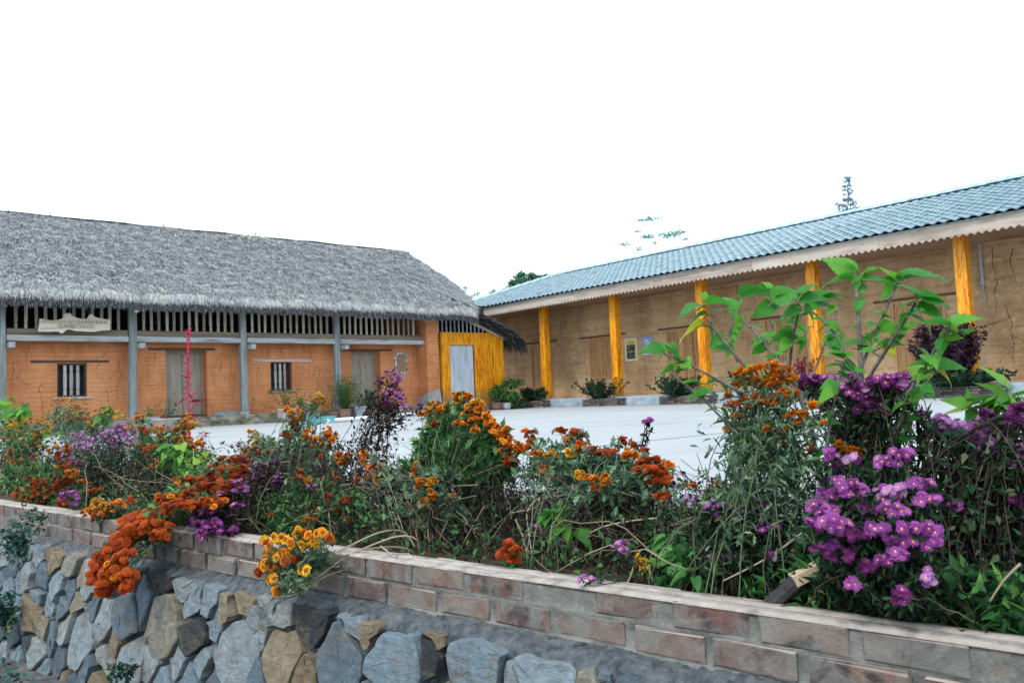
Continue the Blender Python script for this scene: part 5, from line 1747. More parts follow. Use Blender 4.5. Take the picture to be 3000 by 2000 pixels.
for qi in order:
    c = pts[qi]
    if not (ULO + .1 < c[0] < UHI - .1): continue
    poly = [np.array(p) for p in ((c[0] - .5, ZLO), (c[0] + .5, ZLO), (c[0] + .5, ZHI), (c[0] - .5, ZHI))]
    for j in range(len(pts)):
        if j == qi or abs(pts[j][0] - c[0]) > 1: continue
        nn = c - pts[j]
        poly = clip_half(poly, nn, (c @ c - pts[j] @ pts[j] - wts[qi] + wts[j]) / 2)
        if len(poly) < 3: break
    if len(poly) < 3: continue
    poly = np.array(poly)
    area = .5 * abs(np.sum(poly[:, 0] * np.roll(poly[:, 1], -1) - poly[:, 1] * np.roll(poly[:, 0], -1)))
    if area < .0015: continue
    ctr = poly.mean(0)
    size = math.sqrt(area)
    gap = rng.uniform(.005, .016)
    sub = []
    for a, b in zip(poly, np.roll(poly, -1, 0)):
        L = np.linalg.norm(b - a)
        sub.append(a + (b - a) * (.10 if L > .05 else .3))
        if L > .075: sub.append(a + (b - a) * rng.uniform(.4, .6) + rng.normal(0, .007, 2))
        sub.append(b - (b - a) * (.10 if L > .05 else .3))
    ring = np.array([ctr + (p - ctr) * max(.3, 1 - gap / (np.linalg.norm(p - ctr) + 1e-6)) + rng.normal(0, .004, 2) for p in sub])
    n = len(ring)
    dep = rng.uniform(.004, .030) + .05 * size
    tilt = rng.normal(0, .09, 2)
    inset = rng.uniform(.92, .97)
    vs = []
    for k in range(n):
        vs.append((ring[k][0], face(ring[k][1]) + .09, ring[k][1]))
    for k in range(n):
        p = ring[k]
        vs.append((p[0], face(p[1]) - dep * rng.uniform(.72, .95) - (p - ctr) @ tilt, p[1]))
    for k in range(n):
        p = ctr + (ring[k] - ctr) * (inset + rng.normal(0, .012))
        vs.append((p[0], face(p[1]) - dep - (p - ctr) @ tilt + rng.normal(0, .0016), p[1]))
    for k in range(n):
        p = ctr + (ring[k] - ctr) * .45 + rng.normal(0, .01, 2)
        vs.append((p[0], face(p[1]) - dep - (p - ctr) @ tilt + rng.normal(0, .0016), p[1]))
    vs.append((ctr[0], face(ctr[1]) - dep - rng.uniform(-.002, .004), ctr[1]))
    fs = []
    # outline runs clockwise or counter-clockwise: decide once so faces point outward
    ccw = np.sum(ring[:, 0] * np.roll(ring[:, 1], -1) - ring[:, 1] * np.roll(ring[:, 0], -1)) > 0
    for lay in range(3):
        for k in range(n):
            a, b = lay * n + k, lay * n + (k + 1) % n
            f = (a, b, b + n, a + n)
            fs.append(f if ccw else f[::-1])
    for k in range(n):
        f = (3 * n + k, 3 * n + (k + 1) % n, 4 * n)
        fs.append(f if ccw else f[::-1])
    if n_st < 280:
        o = wb(MB().add([(v[0], v[1], v[2]) for v in vs], fs), "stone", MT['stone_dark' if qi < len(SEED) and SEED[qi] in DARK else 'stone_tan' if qi < len(SEED) and SEED[qi] in TAN else 'stone'])
        n_st += 1
    else:
        extra_stones.add(vs, fs)
if extra_stones.v:
    wb(extra_stones, "more_stones", MT['stone'])["kind"] = "stuff"

# ================================================================== PLANTS OF THE BED
order_cap = [285]


def mum(name, label, group, base_px, v, clusters, leaf, smat, kinds_size=1.0, per=9, llen=.042, wr=.55, tmpl=T_LOBED, masses=(), arch=None, bare=.25, spread=.09, stem_r=.0022, stem_share=1.0, sag_dn=0.0, lit=None, face=.15, smin=.8, zoff=0.0, more=1.0, fwd=.05):
    """A flowering clump. clusters: (px, py, rx, ry, n, kind, dv): flower heads seen there, dv metres nearer or farther
    than the clump's own depth in the bed; masses: (px, py, rx, ry, n, dv): loose leaves filling the clump."""
    bp = bedpt(base_px, 1500, v)
    base = np.array([bp[0], bp[1], -.075 + zoff])
    o = thing(name, label, "flowering plant", tuple(base), 0, group)
    tg, meshes, rot = [], [], []
    for px, py, rx, ry, n, kind, dv in clusters:
        c = bedpt(px, py, v + dv - fwd)
        k = np.linalg.norm(c - CAMP) / FPX
        ax = rx * k * 1.35
        ay = ry * k * 1.35
        for _ in range(int(round(n * more))):
            q = rand_dirs(1)[0] * (rng.random() ** .40)
            p = c + RT * q[0] * ax + UP * q[1] * ay + FW * q[2] * (ax + ay) * .42
            tg.append(p)
            kk = kind if isinstance(kind, str) else kind[int(rng.integers(0, len(kind)))]
            meshes.append(FL[kk][int(rng.integers(0, len(FL[kk])))])
            nv = unit(np.array([0, 0, 1.0]) * (1 - face) + rng.normal(size=3) * .33 + (CAMP - p) / np.linalg.norm(CAMP - p) * face * 1.6 + RT * q[0] * .45 + UP * q[1] * .25)
            rot.append(nv)
    sh = rng.permutation(len(tg))
    tg = np.array(tg)[sh]
    meshes, rot = [meshes[i] for i in sh], [rot[i] for i in sh]
    extra = {}
    for q_, (p, me, nv) in enumerate(zip(tg, meshes, rot)):
        e = Vector(nv).to_track_quat('Z', 'Y').to_euler()
        s = kinds_size * rng.uniform(smin, 1.15)
        hs = s * rng.uniform(.85, 1.1)
        if q_ < order_cap[0]:
            link("flower_head", me, o, tuple(p - base), e, (s, s, hs))
        else:
            extra.setdefault(me.name, (me, []))[1].append(Matrix.Translation(Vector(p - base)) @ e.to_matrix().to_4x4() @ Matrix.Diagonal((s, s, hs, 1)))
    if extra:
        m2, mats2 = MB(), []
        for me, ms in extra.values():
            i0 = len(mats2)
            mats2 += list(me.materials)
            vs0 = [v.co.copy() for v in me.vertices]
            for mx in ms:
                b0 = len(m2.v)
                m2.v += [tuple(mx @ v) for v in vs0]
                m2.f += [tuple(b0 + i for i in pl.vertices) for pl in me.polygons]
                m2.m += [i0 + pl.material_index for pl in me.polygons]
        m2.build("more_flower_heads", mats2, o)["kind"] = "stuff"
    ns_ = len(tg)
    A = base[None] + np.stack([rng.normal(0, spread, ns_), rng.normal(0, spread, ns_), np.zeros(ns_)], -1)
    yv = (A - WC) @ WI
    A += WI[None] * np.maximum(0, .125 - yv)[:, None]
    if arch is None:
        mid = np.stack([np.zeros(ns_), np.zeros(ns_), .28 * np.abs(tg[:, 2] - base[2])], -1) - (tg - A) * np.array([.18, .18, 0])
    else:
        mid = np.tile(np.array(arch), (ns_, 1)) + rng.normal(0, .03, (ns_, 3))
    ends = tg - np.array(rot) * .006
    P = curves_between(A, ends, mid, 8, .006)
    keep = rng.random(ns_) < stem_share / max(1.0, more ** .6)
    if keep.any():
        stems_obj("stems", P[keep], np.linspace(stem_r, stem_r * .6, 8)[None].repeat(keep.sum(), 0), smat, o, base)
    lp, la, lf = [], [], []
    n_l = int(ns_ * per / max(1.0, more * .72))
    si = rng.integers(0, ns_, n_l)
    f = rng.uniform(bare, .97, n_l) * 6.999
    k = f.astype(int)
    fr = (f - k)[:, None]
    lp.append(P[si, k] * (1 - fr) + P[si, k + 1] * fr)
    la.append(rand_dirs(len(si)) + unit(P[si, k + 1] - P[si, k]) * .5)
    for px, py, rx, ry, n, dv in masses:
        c = bedpt(px, py, v + dv + .05)
        kk = np.linalg.norm(c - CAMP) / FPX
        q = rand_dirs(n) * (rng.random((n, 1)) ** .5)
        lp.append(c + RT * (q[:, :1] * rx * kk) + UP * (q[:, 1:2] * ry * kk) + FW * (q[:, 2:] * (rx + ry) * .4 * kk))
        la.append(rand_dirs(n))
    lp, la = np.concatenate(lp), np.concatenate(la)
    ok = lp[:, 2] > -.085 if arch is None else np.ones(len(lp), bool)
    lp, la = lp[ok], la[ok]
    if len(lp):
        leaves_obj("leaves", lp, la, llen * rng.uniform(.55, 1.2, len(lp)), wr, tmpl, leaf, o, base)
    return o


def twigs(o, base, segs, mat, name="twigs", r=.0025, n=3, K=8):
    """Bare bent stems: segs (A, B, sag) triples of world points."""
    A = np.array([s[0] for s in segs])
    B = np.array([s[1] for s in segs])
    G = np.array([s[2] for s in segs])
    P = curves_between(A, B, G, K, .012)
    R = np.linspace(1, .45, K)[None] * (r * rng.uniform(.6, 1.4, len(segs)))[:, None]
    return stems_obj(name, P, R, mat, o, base, n)


G1 = "chrysanthemum clumps in the flower bed"
G2 = "purple aster clumps in the flower bed"
# ---- left part of the bed
mum("chrysanthemum", "amber chrysanthemums in the bed's far left corner under the leafy green plant", G1, 70, .80,
    [(25, 1255, 30, 14, 8, 'yellow', 0), (70, 1245, 30, 16, 10, ('orange', 'yellow'), 0), (125, 1255, 22, 26, 12, 'yellow', 0), (30, 1285, 30, 10, 6, 'orange', 0), (100, 1290, 28, 22, 12, ('yellow', 'orange'), 0), (15, 1325, 16, 10, 4, 'orange', -.1), (15, 1350, 16, 14, 4, 'orange', -.1), (90, 1355, 30, 24, 7, ('orange', 'rust'), -.1), (40, 1350, 10, 8, 2, 'orange', -.2)],
    MT['mum_leaf'], MT['stem_green'], per=12, masses=[(60, 1310, 70, 46, 420, 0), (20, 1390, 50, 50, 260, -.15)], kinds_size=0.62, more=2.4)
mum("chrysanthemum", "tall straggly grey stemmed chrysanthemums under the left barred window", G1, 235, .92,
    [(218, 1205, 26, 22, 9, ('orange', 'yellow'), 0), (195, 1188, 20, 12, 4, 'orange', 0), (232, 1188, 8, 8, 3, 'orange', 0), (270, 1232, 22, 18, 8, ('orange', 'yellow'), 0), (225, 1224, 22, 12, 6, 'rust', 0), (180, 1166, 12, 5, 2, 'orange', 0), (262, 1242, 8, 8, 4, 'orange', 0), (310, 1205, 20, 12, 5, ('orange', 'rust'), 0), (345, 1208, 20, 10, 5, 'yellow', 0), (150, 1215, 20, 18, 6, 'yellow', 0)],
    MT['grey_leaf'], MT['stem_green'], per=14, llen=.036, masses=[(200, 1240, 70, 50, 460, 0), (290, 1255, 60, 40, 280, 0), (200, 1205, 46, 40, 220, 0)], kinds_size=0.6, more=2.3)
mum("aster", "faded pinkish purple asters massed left of the crimson spike", G2, 300, .50,
    [(225, 1278, 18, 10, 8, 'lilac', 0), (250, 1290, 26, 10, 9, 'lilac', 0), (272, 1314, 26, 10, 10, 'lilac', 0), (310, 1283, 24, 16, 12, 'purple', 0), (360, 1262, 30, 14, 14, ('purple', 'lilac'), 0), (385, 1288, 14, 12, 6, 'lilac', 0), (350, 1300, 26, 14, 8, 'purple', 0), (205, 1318, 18, 12, 7, 'purple', 0), (185, 1350, 24, 9, 7, 'purple', -.1), (225, 1348, 16, 8, 4, 'purple', -.1), (310, 1258, 16, 8, 3, 'lilac', 0)],
    MT['grey_leaf'], MT['stem_dark'], per=12, llen=.028, wr=.35, tmpl=T_NARROW, masses=[(330, 1345, 80, 50, 900, 0), (260, 1370, 70, 46, 500, -.1)], kinds_size=0.62, more=2.4)
mum("chrysanthemum", "rust red chrysanthemums leaning over the brick at the wall's left end", G1, 140, .30,
    [(178, 1318, 26, 18, 12, ('rust', 'orange'), .1), (170, 1345, 22, 12, 8, 'rust', .1), (192, 1368, 22, 14, 9, 'rust', 0), (205, 1384, 16, 8, 5, 'orange', 0), (100, 1408, 18, 12, 8, 'rust', -.05), (125, 1422, 26, 14, 12, 'rust', -.05), (160, 1410, 18, 10, 6, 'rust', 0), (190, 1404, 20, 10, 6, 'rust', 0), (65, 1452, 16, 22, 10, 'rust', -.12), (110, 1448, 22, 16, 9, 'rust', -.1), (158, 1440, 20, 14, 7, 'rust', -.05), (185, 1472, 20, 10, 6, 'rust', -.12), (72, 1475, 12, 10, 4, 'rust', -.15), (185, 1432, 10, 10, 4, 'rust', 0), (250, 1415, 12, 10, 3, 'rust', 0), (280, 1435, 26, 5, 4, 'rust', 0)],
    MT['mum_leaf'], MT['stem_green'], per=8, masses=[(60, 1410, 60, 50, 420, .1), (200, 1430, 80, 46, 480, .05), (120, 1380, 60, 30, 200, .1)], kinds_size=0.72, more=2.5)
mum("aster", "four bright pink asters just above the brick coping on the left", G2, 215, .10,
    [(195, 1448, 26, 5, 4, 'purple', 0), (216, 1446, 8, 8, 3, 'purple', 0), (227, 1472, 10, 10, 3, 'purple', -.02), (184, 1456, 8, 6, 2, 'purple', 0)], MT['aster_leaf'], MT['stem_green'], per=10, llen=.03, kinds_size=0.75, more=1.4)
mum("chrysanthemum", "bright orange chrysanthemum mass round the foot of the crimson spike", G1, 470, .80,
    [(400, 1225, 14, 12, 6, 'orange', 0), (375, 1262, 16, 14, 8, 'orange', 0), (412, 1270, 16, 14, 8, 'orange', 0), (428, 1258, 20, 10, 6, 'rust', 0), (455, 1260, 16, 10, 6, 'orange', 0), (482, 1255, 12, 8, 4, 'orange', 0), (530, 1262, 18, 12, 9, ('orange', 'yellow'), 0), (535, 1290, 20, 14, 10, 'orange', 0), (475, 1280, 14, 10, 6, ('rust', 'orange'), 0), (412, 1300, 18, 14, 8, 'rust', 0), (440, 1315, 24, 12, 8, ('orange', 'rust'), -.1), (560, 1235, 14, 14, 7, ('orange', 'yellow'), 0), (548, 1218, 10, 8, 4, 'orange', 0), (582, 1302, 14, 14, 9, 'orange', -.1), (560, 1295, 14, 14, 8, 'orange', 0), (550, 1250, 18, 10, 5, 'orange', 0), (475, 1350, 18, 12, 3, 'orange', -.2), (448, 1368, 10, 8, 2, 'orange', -.2)],
    MT['mum_leaf'], MT['stem_green'], per=8, masses=[(450, 1330, 80, 36, 420, 0), (420, 1370, 60, 36, 300, -.1)], kinds_size=0.62, more=2.6)
# ---- the rust cascade
mum("chrysanthemum", "thick rust red chrysanthemum cascade spilling over the brick on to the stones", G1, 610, .24,
    [(652, 1346, 14, 8, 5, 'rust', .12), (690, 1362, 34, 14, 12, 'rust', .1), (700, 1345, 24, 8, 6, 'rust', .1), (640, 1372, 28, 12, 12, ('orange', 'rust'), .05), (620, 1395, 26, 10, 8, 'rust', 0), (660, 1392, 40, 16, 16, 'rust', 0), (700, 1382, 24, 16, 9, 'rust', .05), (560, 1404, 44, 7, 9, ('orange', 'rust', 'rust'), -.1), (612, 1412, 60, 18, 20, 'rust', -.05),
     (640, 1428, 60, 18, 22, 'rust', -.08), (580, 1440, 56, 16, 18, 'rust', -.15), (690, 1412, 26, 20, 9, 'rust', 0), (535, 1462, 50, 14, 16, 'rust', -.25), (500, 1455, 30, 8, 7, 'orange', -.28), (600, 1470, 50, 12, 12, ('rust', 'orange'), -.22), (510, 1482, 40, 12, 12, 'rust', -.33)],
    MT['mum_leaf'], MT['stem_green'], per=2, masses=[(640, 1440, 90, 40, 220, .10), (560, 1480, 70, 30, 80, -.05)], bare=.4, arch=(-.05, -.08, .14), kinds_size=0.8, more=2.3)
mum("chrysanthemum", "dark rust chrysanthemum tail hanging lowest over the grey stones", G1, 490, .05,
    [(440, 1508, 44, 9, 16, 'rust', -.08), (420, 1522, 30, 10, 8, 'rust', -.14), (395, 1545, 30, 10, 10, 'rust', -.18), (355, 1580, 22, 10, 8, 'rust', -.22), (400, 1528, 46, 12, 16, 'rust', -.14), (450, 1540, 40, 12, 12, 'rust', -.15), (375, 1555, 26, 10, 9, 'rust', -.2), (345, 1568, 14, 6, 4, 'orange', -.2), (470, 1568, 20, 9, 5, 'rust', -.18), (350, 1600, 28, 14, 11, 'rust', -.24), (310, 1625, 28, 16, 10, 'rust', -.26), (362, 1625, 22, 14, 7, 'rust', -.25), (298, 1655, 24, 16, 9, 'rust', -.28), (330, 1670, 30, 16, 11, ('rust', 'orange', 'rust'), -.28), (280, 1695, 18, 14, 7, 'rust', -.29), (315, 1705, 30, 16, 12, 'rust', -.29), (375, 1695, 20, 18, 8, 'rust', -.27), (300, 1732, 20, 10, 5, 'rust', -.30), (372, 1720, 12, 10, 4, 'rust', -.27), (285, 1635, 10, 8, 3, 'rust', -.28)],
    MT['mum_leaf'], MT['stem_green'], per=1, masses=[(330, 1640, 30, 40, 40, -.12)], bare=.4, arch=(-.05, -.02, .10), spread=.06, face=.4, kinds_size=0.86, more=2.5, stem_share=.7)
mum("chrysanthemum", "small group of golden orange chrysanthemums resting on the brick left of the cascade", G1, 330, .08,
    [(285, 1465, 20, 7, 6, ('yellow', 'orange'), -.03), (300, 1482, 26, 7, 6, 'yellow', -.04), (262, 1500, 18, 8, 5, 'orange', -.06), (305, 1500, 24, 8, 6, 'orange', -.05), (285, 1512, 14, 8, 4, ('orange', 'rust'), -.07), (350, 1472, 22, 10, 7, 'orange', -.02), (386, 1464, 12, 8, 4, ('orange', 'rust'), 0), (325, 1488, 10, 8, 3, 'orange', -.04)],
    MT['grey_leaf'], MT['stem_green'], per=5, masses=[(330, 1520, 40, 16, 60, -.05)], spread=.07, kinds_size=0.72, more=1.7)
mum("aster", "dull mauve asters drooping over the brick right of the rust cascade", G2, 650, .08,
    [(605, 1495, 22, 10, 9, ('purple', 'lilac'), -.03), (580, 1535, 22, 14, 9, 'purple', -.06), (620, 1532, 20, 12, 7, 'purple', -.05), (660, 1540, 30, 14, 8, ('purple', 'wine'), -.04), (590, 1565, 16, 8, 5, 'purple', -.09), (640, 1560, 26, 8, 5, 'wine', -.06), (705, 1412, 14, 6, 4, 'purple', .1), (700, 1438, 14, 8, 4, 'lilac', .1), (720, 1432, 8, 5, 2, 'lilac', .1), (645, 1445, 10, 4, 2, 'lilac', 0), (700, 1480, 16, 8, 4, 'purple', 0)],
    MT['dry_leaf'], MT['stem_dark'], per=14, llen=.026, wr=.4, tmpl=T_NARROW, masses=[(640, 1520, 60, 40, 520, -.02), (700, 1490, 50, 30, 260, .05)], spread=.08, kinds_size=0.62, more=1.8)
# ---- centre left
mum("chrysanthemum", "mixed yellow and orange bushy clump left of the tall dried aster", G1, 880, .72,
    [(842, 1198, 10, 8, 4, 'orange', .1), (858, 1206, 14, 8, 5, 'orange', .1), (875, 1216, 12, 12, 5, ('orange', 'yellow'), .1), (860, 1232, 14, 8, 4, 'rust', .1), (866, 1252, 10, 8, 4, 'rust', .1), (841, 1278, 12, 10, 4, 'rust', .05), (905, 1270, 12, 14, 6, 'orange', .1), (940, 1168, 12, 14, 6, 'yellow', .15), (922, 1178, 8, 8, 2, 'orange', .15), (960, 1266, 14, 14, 9, 'orange', .1), (978, 1280, 10, 10, 5, 'orange', .1), (955, 1298, 18, 14, 10, ('orange', 'rust'), .1), (925, 1290, 14, 16, 7, 'orange', .1), (948, 1338, 16, 6, 4, 'rust', 0), (992, 1335, 12, 14, 6, 'orange', 0), (1008, 1352, 16, 12, 7, 'orange', 0), (1020, 1340, 8, 10, 4, 'rust', 0),
     (735, 1265, 14, 8, 4, 'yellow', .1), (745, 1292, 22, 16, 9, 'yellow', .1), (720, 1310, 22, 12, 5, 'yellow', 0), (715, 1318, 16, 6, 3, 'orange', 0), (710, 1338, 22, 8, 4, 'rust', 0), (780, 1320, 22, 6, 4, 'rust', 0), (880, 1385, 12, 10, 4, 'orange', -.15), (902, 1405, 10, 8, 3, 'yellow', -.15), (962, 1405, 22, 8, 6, ('orange', 'yellow'), -.15), (950, 1422, 16, 8, 5, 'rust', -.15), (895, 1290, 10, 8, 2, 'yellow', .1)],
    MT['grey_leaf'], MT['stem_green'], per=9, masses=[(770, 1320, 70, 40, 420, 0), (870, 1330, 90, 44, 460, .05), (930, 1400, 90, 40, 600, -.1), (820, 1390, 70, 40, 420, -.1)], kinds_size=0.58, more=2.6, fwd=.12)
mum("chrysanthemum", "scattered rust red chrysanthemums low in the middle of the bed", G1, 900, .38,
    [(965, 1455, 14, 8, 4, 'rust', 0), (1012, 1465, 12, 8, 4, 'rust', 0), (790, 1478, 14, 8, 4, 'rust', 0), (782, 1512, 12, 8, 3, 'rust', -.1), (898, 1490, 14, 6, 3, 'orange', 0), (915, 1508, 18, 8, 4, 'orange', -.05), (905, 1522, 16, 6, 4, 'orange', -.08), (925, 1488, 10, 6, 2, 'rust', 0), (1020, 1525, 8, 8, 2, 'rust', 0), (990, 1492, 10, 6, 2, 'rust', 0), (870, 1402, 10, 5, 2, 'rust', .1), (985, 1395, 6, 12, 3, 'orange', .1)],
    MT['mum_leaf'], MT['stem_green'], per=26, llen=.036, masses=[(900, 1470, 120, 50, 900, 0), (800, 1500, 80, 44, 520, 0), (1010, 1470, 60, 40, 300, 0)], kinds_size=0.64, more=2.6)
mum("aster", "withered brownish mauve asters in the dry tangle left of centre", G2, 790, .55,
    [(770, 1378, 34, 14, 12, 'wine', 0), (740, 1395, 24, 12, 6, 'lilac', 0), (820, 1400, 14, 6, 4, 'lilac', -.1), (810, 1412, 10, 6, 3, 'purple', -.1), (915, 1430, 16, 8, 4, 'purple', -.1), (810, 1360, 16, 12, 5, 'wine', 0)],
    MT['dry_leaf'], MT['stem_dark'], per=22, llen=.026, wr=.4, tmpl=T_NARROW, masses=[(790, 1440, 70, 50, 900, -.1), (760, 1400, 50, 40, 300, 0)], kinds_size=0.55, more=1.8)
# tall dried aster in front of the right door
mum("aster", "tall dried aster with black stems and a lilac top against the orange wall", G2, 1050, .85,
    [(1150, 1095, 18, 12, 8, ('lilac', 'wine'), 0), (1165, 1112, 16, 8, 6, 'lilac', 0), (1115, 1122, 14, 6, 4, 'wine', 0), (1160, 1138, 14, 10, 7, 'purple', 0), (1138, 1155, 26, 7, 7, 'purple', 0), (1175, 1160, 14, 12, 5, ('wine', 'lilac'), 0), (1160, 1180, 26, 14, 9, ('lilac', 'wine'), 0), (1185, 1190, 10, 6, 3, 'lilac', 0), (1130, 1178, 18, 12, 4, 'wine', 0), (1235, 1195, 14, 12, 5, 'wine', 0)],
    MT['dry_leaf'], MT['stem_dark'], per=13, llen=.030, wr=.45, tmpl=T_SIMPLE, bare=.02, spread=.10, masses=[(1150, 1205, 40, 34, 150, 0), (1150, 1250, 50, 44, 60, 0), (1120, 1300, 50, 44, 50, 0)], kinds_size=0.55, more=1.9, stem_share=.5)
# ---- big centre bush
mum("chrysanthemum", "largest orange chrysanthemum bush, at the middle of the bed below the yellow shed", G1, 1370, .66,
    [(1268, 1192, 20, 14, 9, 'orange', .05), (1290, 1200, 14, 10, 6, 'orange', .05), (1255, 1208, 14, 6, 4, 'orange', .05), (1240, 1212, 12, 4, 3, 'rust', .05), (1300, 1190, 12, 8, 4, 'orange', .05), (1338, 1156, 10, 9, 4, 'orange', .05), (1362, 1162, 16, 12, 7, 'orange', .05), (1345, 1170, 12, 10, 5, 'orange', .05), (1398, 1182, 14, 10, 6, ('orange', 'yellow'), 0), (1382, 1195, 18, 12, 8, 'orange', 0), (1410, 1198, 14, 12, 7, 'orange', 0), (1372, 1212, 20, 10, 8, 'orange', 0), (1402, 1222, 20, 12, 9, 'orange', 0), (1430, 1222, 14, 12, 7, ('orange', 'yellow'), 0), (1440, 1240, 16, 12, 8, 'orange', 0), (1455, 1258, 16, 14, 9, 'orange', 0), (1470, 1275, 18, 12, 9, 'orange', 0),
     (1484, 1290, 14, 16, 8, 'orange', 0), (1482, 1258, 8, 8, 3, 'orange', 0), (1480, 1318, 16, 12, 8, ('orange', 'rust'), 0), (1512, 1310, 20, 14, 9, 'orange', 0), (1500, 1350, 22, 9, 8, 'rust', 0), (1345, 1240, 16, 8, 4, 'orange', -.1), (1392, 1256, 10, 8, 3, 'orange', -.1), (1268, 1240, 10, 8, 3, 'rust', 0)],
    MT['mum_leaf'], MT['stem_green'], per=5, llen=.055, stem_r=.0028, bare=.45,
    masses=[(1320, 1270, 70, 56, 520, .04), (1400, 1310, 90, 60, 700, .04), (1300, 1340, 70, 56, 560, .02), (1440, 1370, 80, 40, 600, -.05), (1260, 1310, 40, 60, 300, 0), (1220, 1380, 50, 40, 300, 0)], kinds_size=0.54, more=3.1, fwd=.14)
mum("chrysanthemum", "golden faced orange chrysanthemums drooping on pale stems under the largest bush", G1, 1300, .42,
    [(1232, 1412, 16, 10, 6, ('yellow', 'orange'), -.1), (1258, 1410, 20, 8, 5, 'yellow', -.1), (1228, 1428, 14, 8, 4, 'orange', -.1), (1264, 1450, 10, 14, 5, 'orange', -.12), (1245, 1472, 16, 12, 5, ('orange', 'yellow'), -.14), (1318, 1455, 10, 7, 2, 'orange', 0), (1215, 1370, 14, 14, 5, 'orange', .05), (1108, 1375, 24, 20, 12, 'orange', .15), (1070, 1345, 14, 20, 8, 'orange', .15), (1090, 1400, 20, 16, 8, 'orange', .12), (1120, 1410, 14, 14, 6, 'orange', .12), (1050, 1400, 14, 14, 5, 'rust', .1)],
    MT['grey_leaf'], MT['stem_tan'], per=10, llen=.045, masses=[(1290, 1400, 70, 18, 260, -.05), (1180, 1440, 60, 30, 260, 0), (1120, 1470, 60, 30, 260, 0)], kinds_size=0.6, more=2.0)
# ---- right of the centre bush
mum("chrysanthemum", "row of orange and rust chrysanthemums right of the largest bush", G1, 1760, .58,
    [(1535, 1258, 8, 8, 2, 'orange', .1), (1555, 1272, 14, 12, 6, 'rust', .1), (1550, 1305, 14, 14, 6, 'rust', .05), (1570, 1325, 12, 6, 3, 'rust', 0), (1605, 1330, 22, 10, 6, ('orange', 'yellow'), 0), (1645, 1262, 14, 8, 5, 'rust', .1), (1690, 1268, 20, 10, 8, 'rust', .1), (1668, 1286, 24, 9, 7, 'orange', .1), (1700, 1310, 22, 14, 9, ('orange', 'rust'), .05), (1672, 1325, 12, 14, 5, 'yellow', 0), (1745, 1322, 20, 10, 7, 'rust', .05), (1785, 1325, 14, 8, 4, 'rust', .05), (1822, 1295, 12, 12, 5, 'rust', .1), (1855, 1305, 9, 9, 3, 'rust', .1), (1840, 1330, 24, 12, 9, 'orange', .05), (1888, 1322, 9, 9, 3, 'rust', .05),
     (1900, 1350, 30, 10, 10, 'rust', .05), (1922, 1340, 10, 8, 2, 'rust', .05), (1955, 1360, 14, 8, 4, 'orange', .05), (1925, 1375, 30, 10, 9, 'rust', 0), (1940, 1402, 26, 12, 9, 'rust', 0), (1910, 1408, 20, 9, 6, 'rust', 0), (1880, 1375, 18, 10, 5, 'rust', 0), (1595, 1372, 14, 10, 5, 'orange', 0), (1700, 1392, 12, 10, 4, 'yellow', -.1), (1730, 1398, 14, 8, 4, 'orange', -.1), (1772, 1405, 9, 14, 5, ('orange', 'yellow'), -.1), (1752, 1430, 14, 8, 3, 'rust', -.1), (1940, 1450, 18, 7, 4, 'rust', -.1), (1610, 1395, 10, 10, 3, 'orange', 0)],
    MT['grey_leaf'], MT['stem_green'], per=6, llen=.042, spread=.22, bare=.5,
    masses=[(1620, 1370, 80, 34, 560, 0), (1720, 1370, 80, 40, 640, 0), (1830, 1390, 80, 36, 560, 0), (1900, 1410, 60, 26, 320, 0)], kinds_size=0.55, more=3.0, stem_share=.4, fwd=.12)
mum("aster", "magenta asters in the gap of the orange row right of centre", G2, 1785, .62,
    [(1795, 1330, 20, 12, 9, ('purple', 'wine'), 0), (1812, 1348, 16, 14, 7, 'purple', 0), (1742, 1362, 16, 9, 5, 'lilac', 0), (1780, 1358, 22, 14, 8, 'wine', 0), (1795, 1395, 16, 8, 4, 'purple', -.05), (1740, 1452, 16, 8, 4, 'lilac', -.1), (1700, 1432, 14, 6, 3, 'lilac', -.1), (1925, 1450, 20, 6, 4, 'purple', -.1)],
    MT['aster_leaf'], MT['stem_dark'], per=16, llen=.028, wr=.4, tmpl=T_NARROW, masses=[(1780, 1370, 50, 40, 300, 0), (1850, 1440, 120, 24, 420, -.05)], kinds_size=0.48, more=2.0)
mum("aster", "single slender aster stalk standing clear against the courtyard", G2, 1872, .80,
    [(1900, 1232, 14, 6, 6, 'purple', 0)], MT['dry_leaf'], MT['stem_dark'], per=6, llen=.03, bare=.3, spread=.02, kinds_size=0.6, more=1.3)
mum("chrysanthemum", "little clump of rust chrysanthemums on the soil just behind the brick coping", G1, 1500, .14,
    [(1490, 1595, 10, 8, 4, 'rust', 0), (1485, 1622, 18, 9, 6, 'rust', 0), (1512, 1615, 12, 10, 5, 'rust', 0), (1495, 1636, 16, 6, 4, 'rust', 0)], MT['mum_leaf'], MT['stem_green'], per=6, llen=.03, spread=.05, kinds_size=0.8, more=1.2)
mum("aster", "lone drooping pink aster above the bed weeds right of centre", G2, 1845, .18,
    [(1815, 1595, 14, 8, 4, 'lilac', 0), (1826, 1612, 8, 10, 3, 'lilac', 0), (1722, 1695, 20, 6, 4, 'lilac', -.12), (1565, 1547, 8, 6, 2, 'purple', .1)], MT['aster_leaf'], MT['stem_dark'], per=8, llen=.025, spread=.05, kinds_size=0.6, more=1.3)

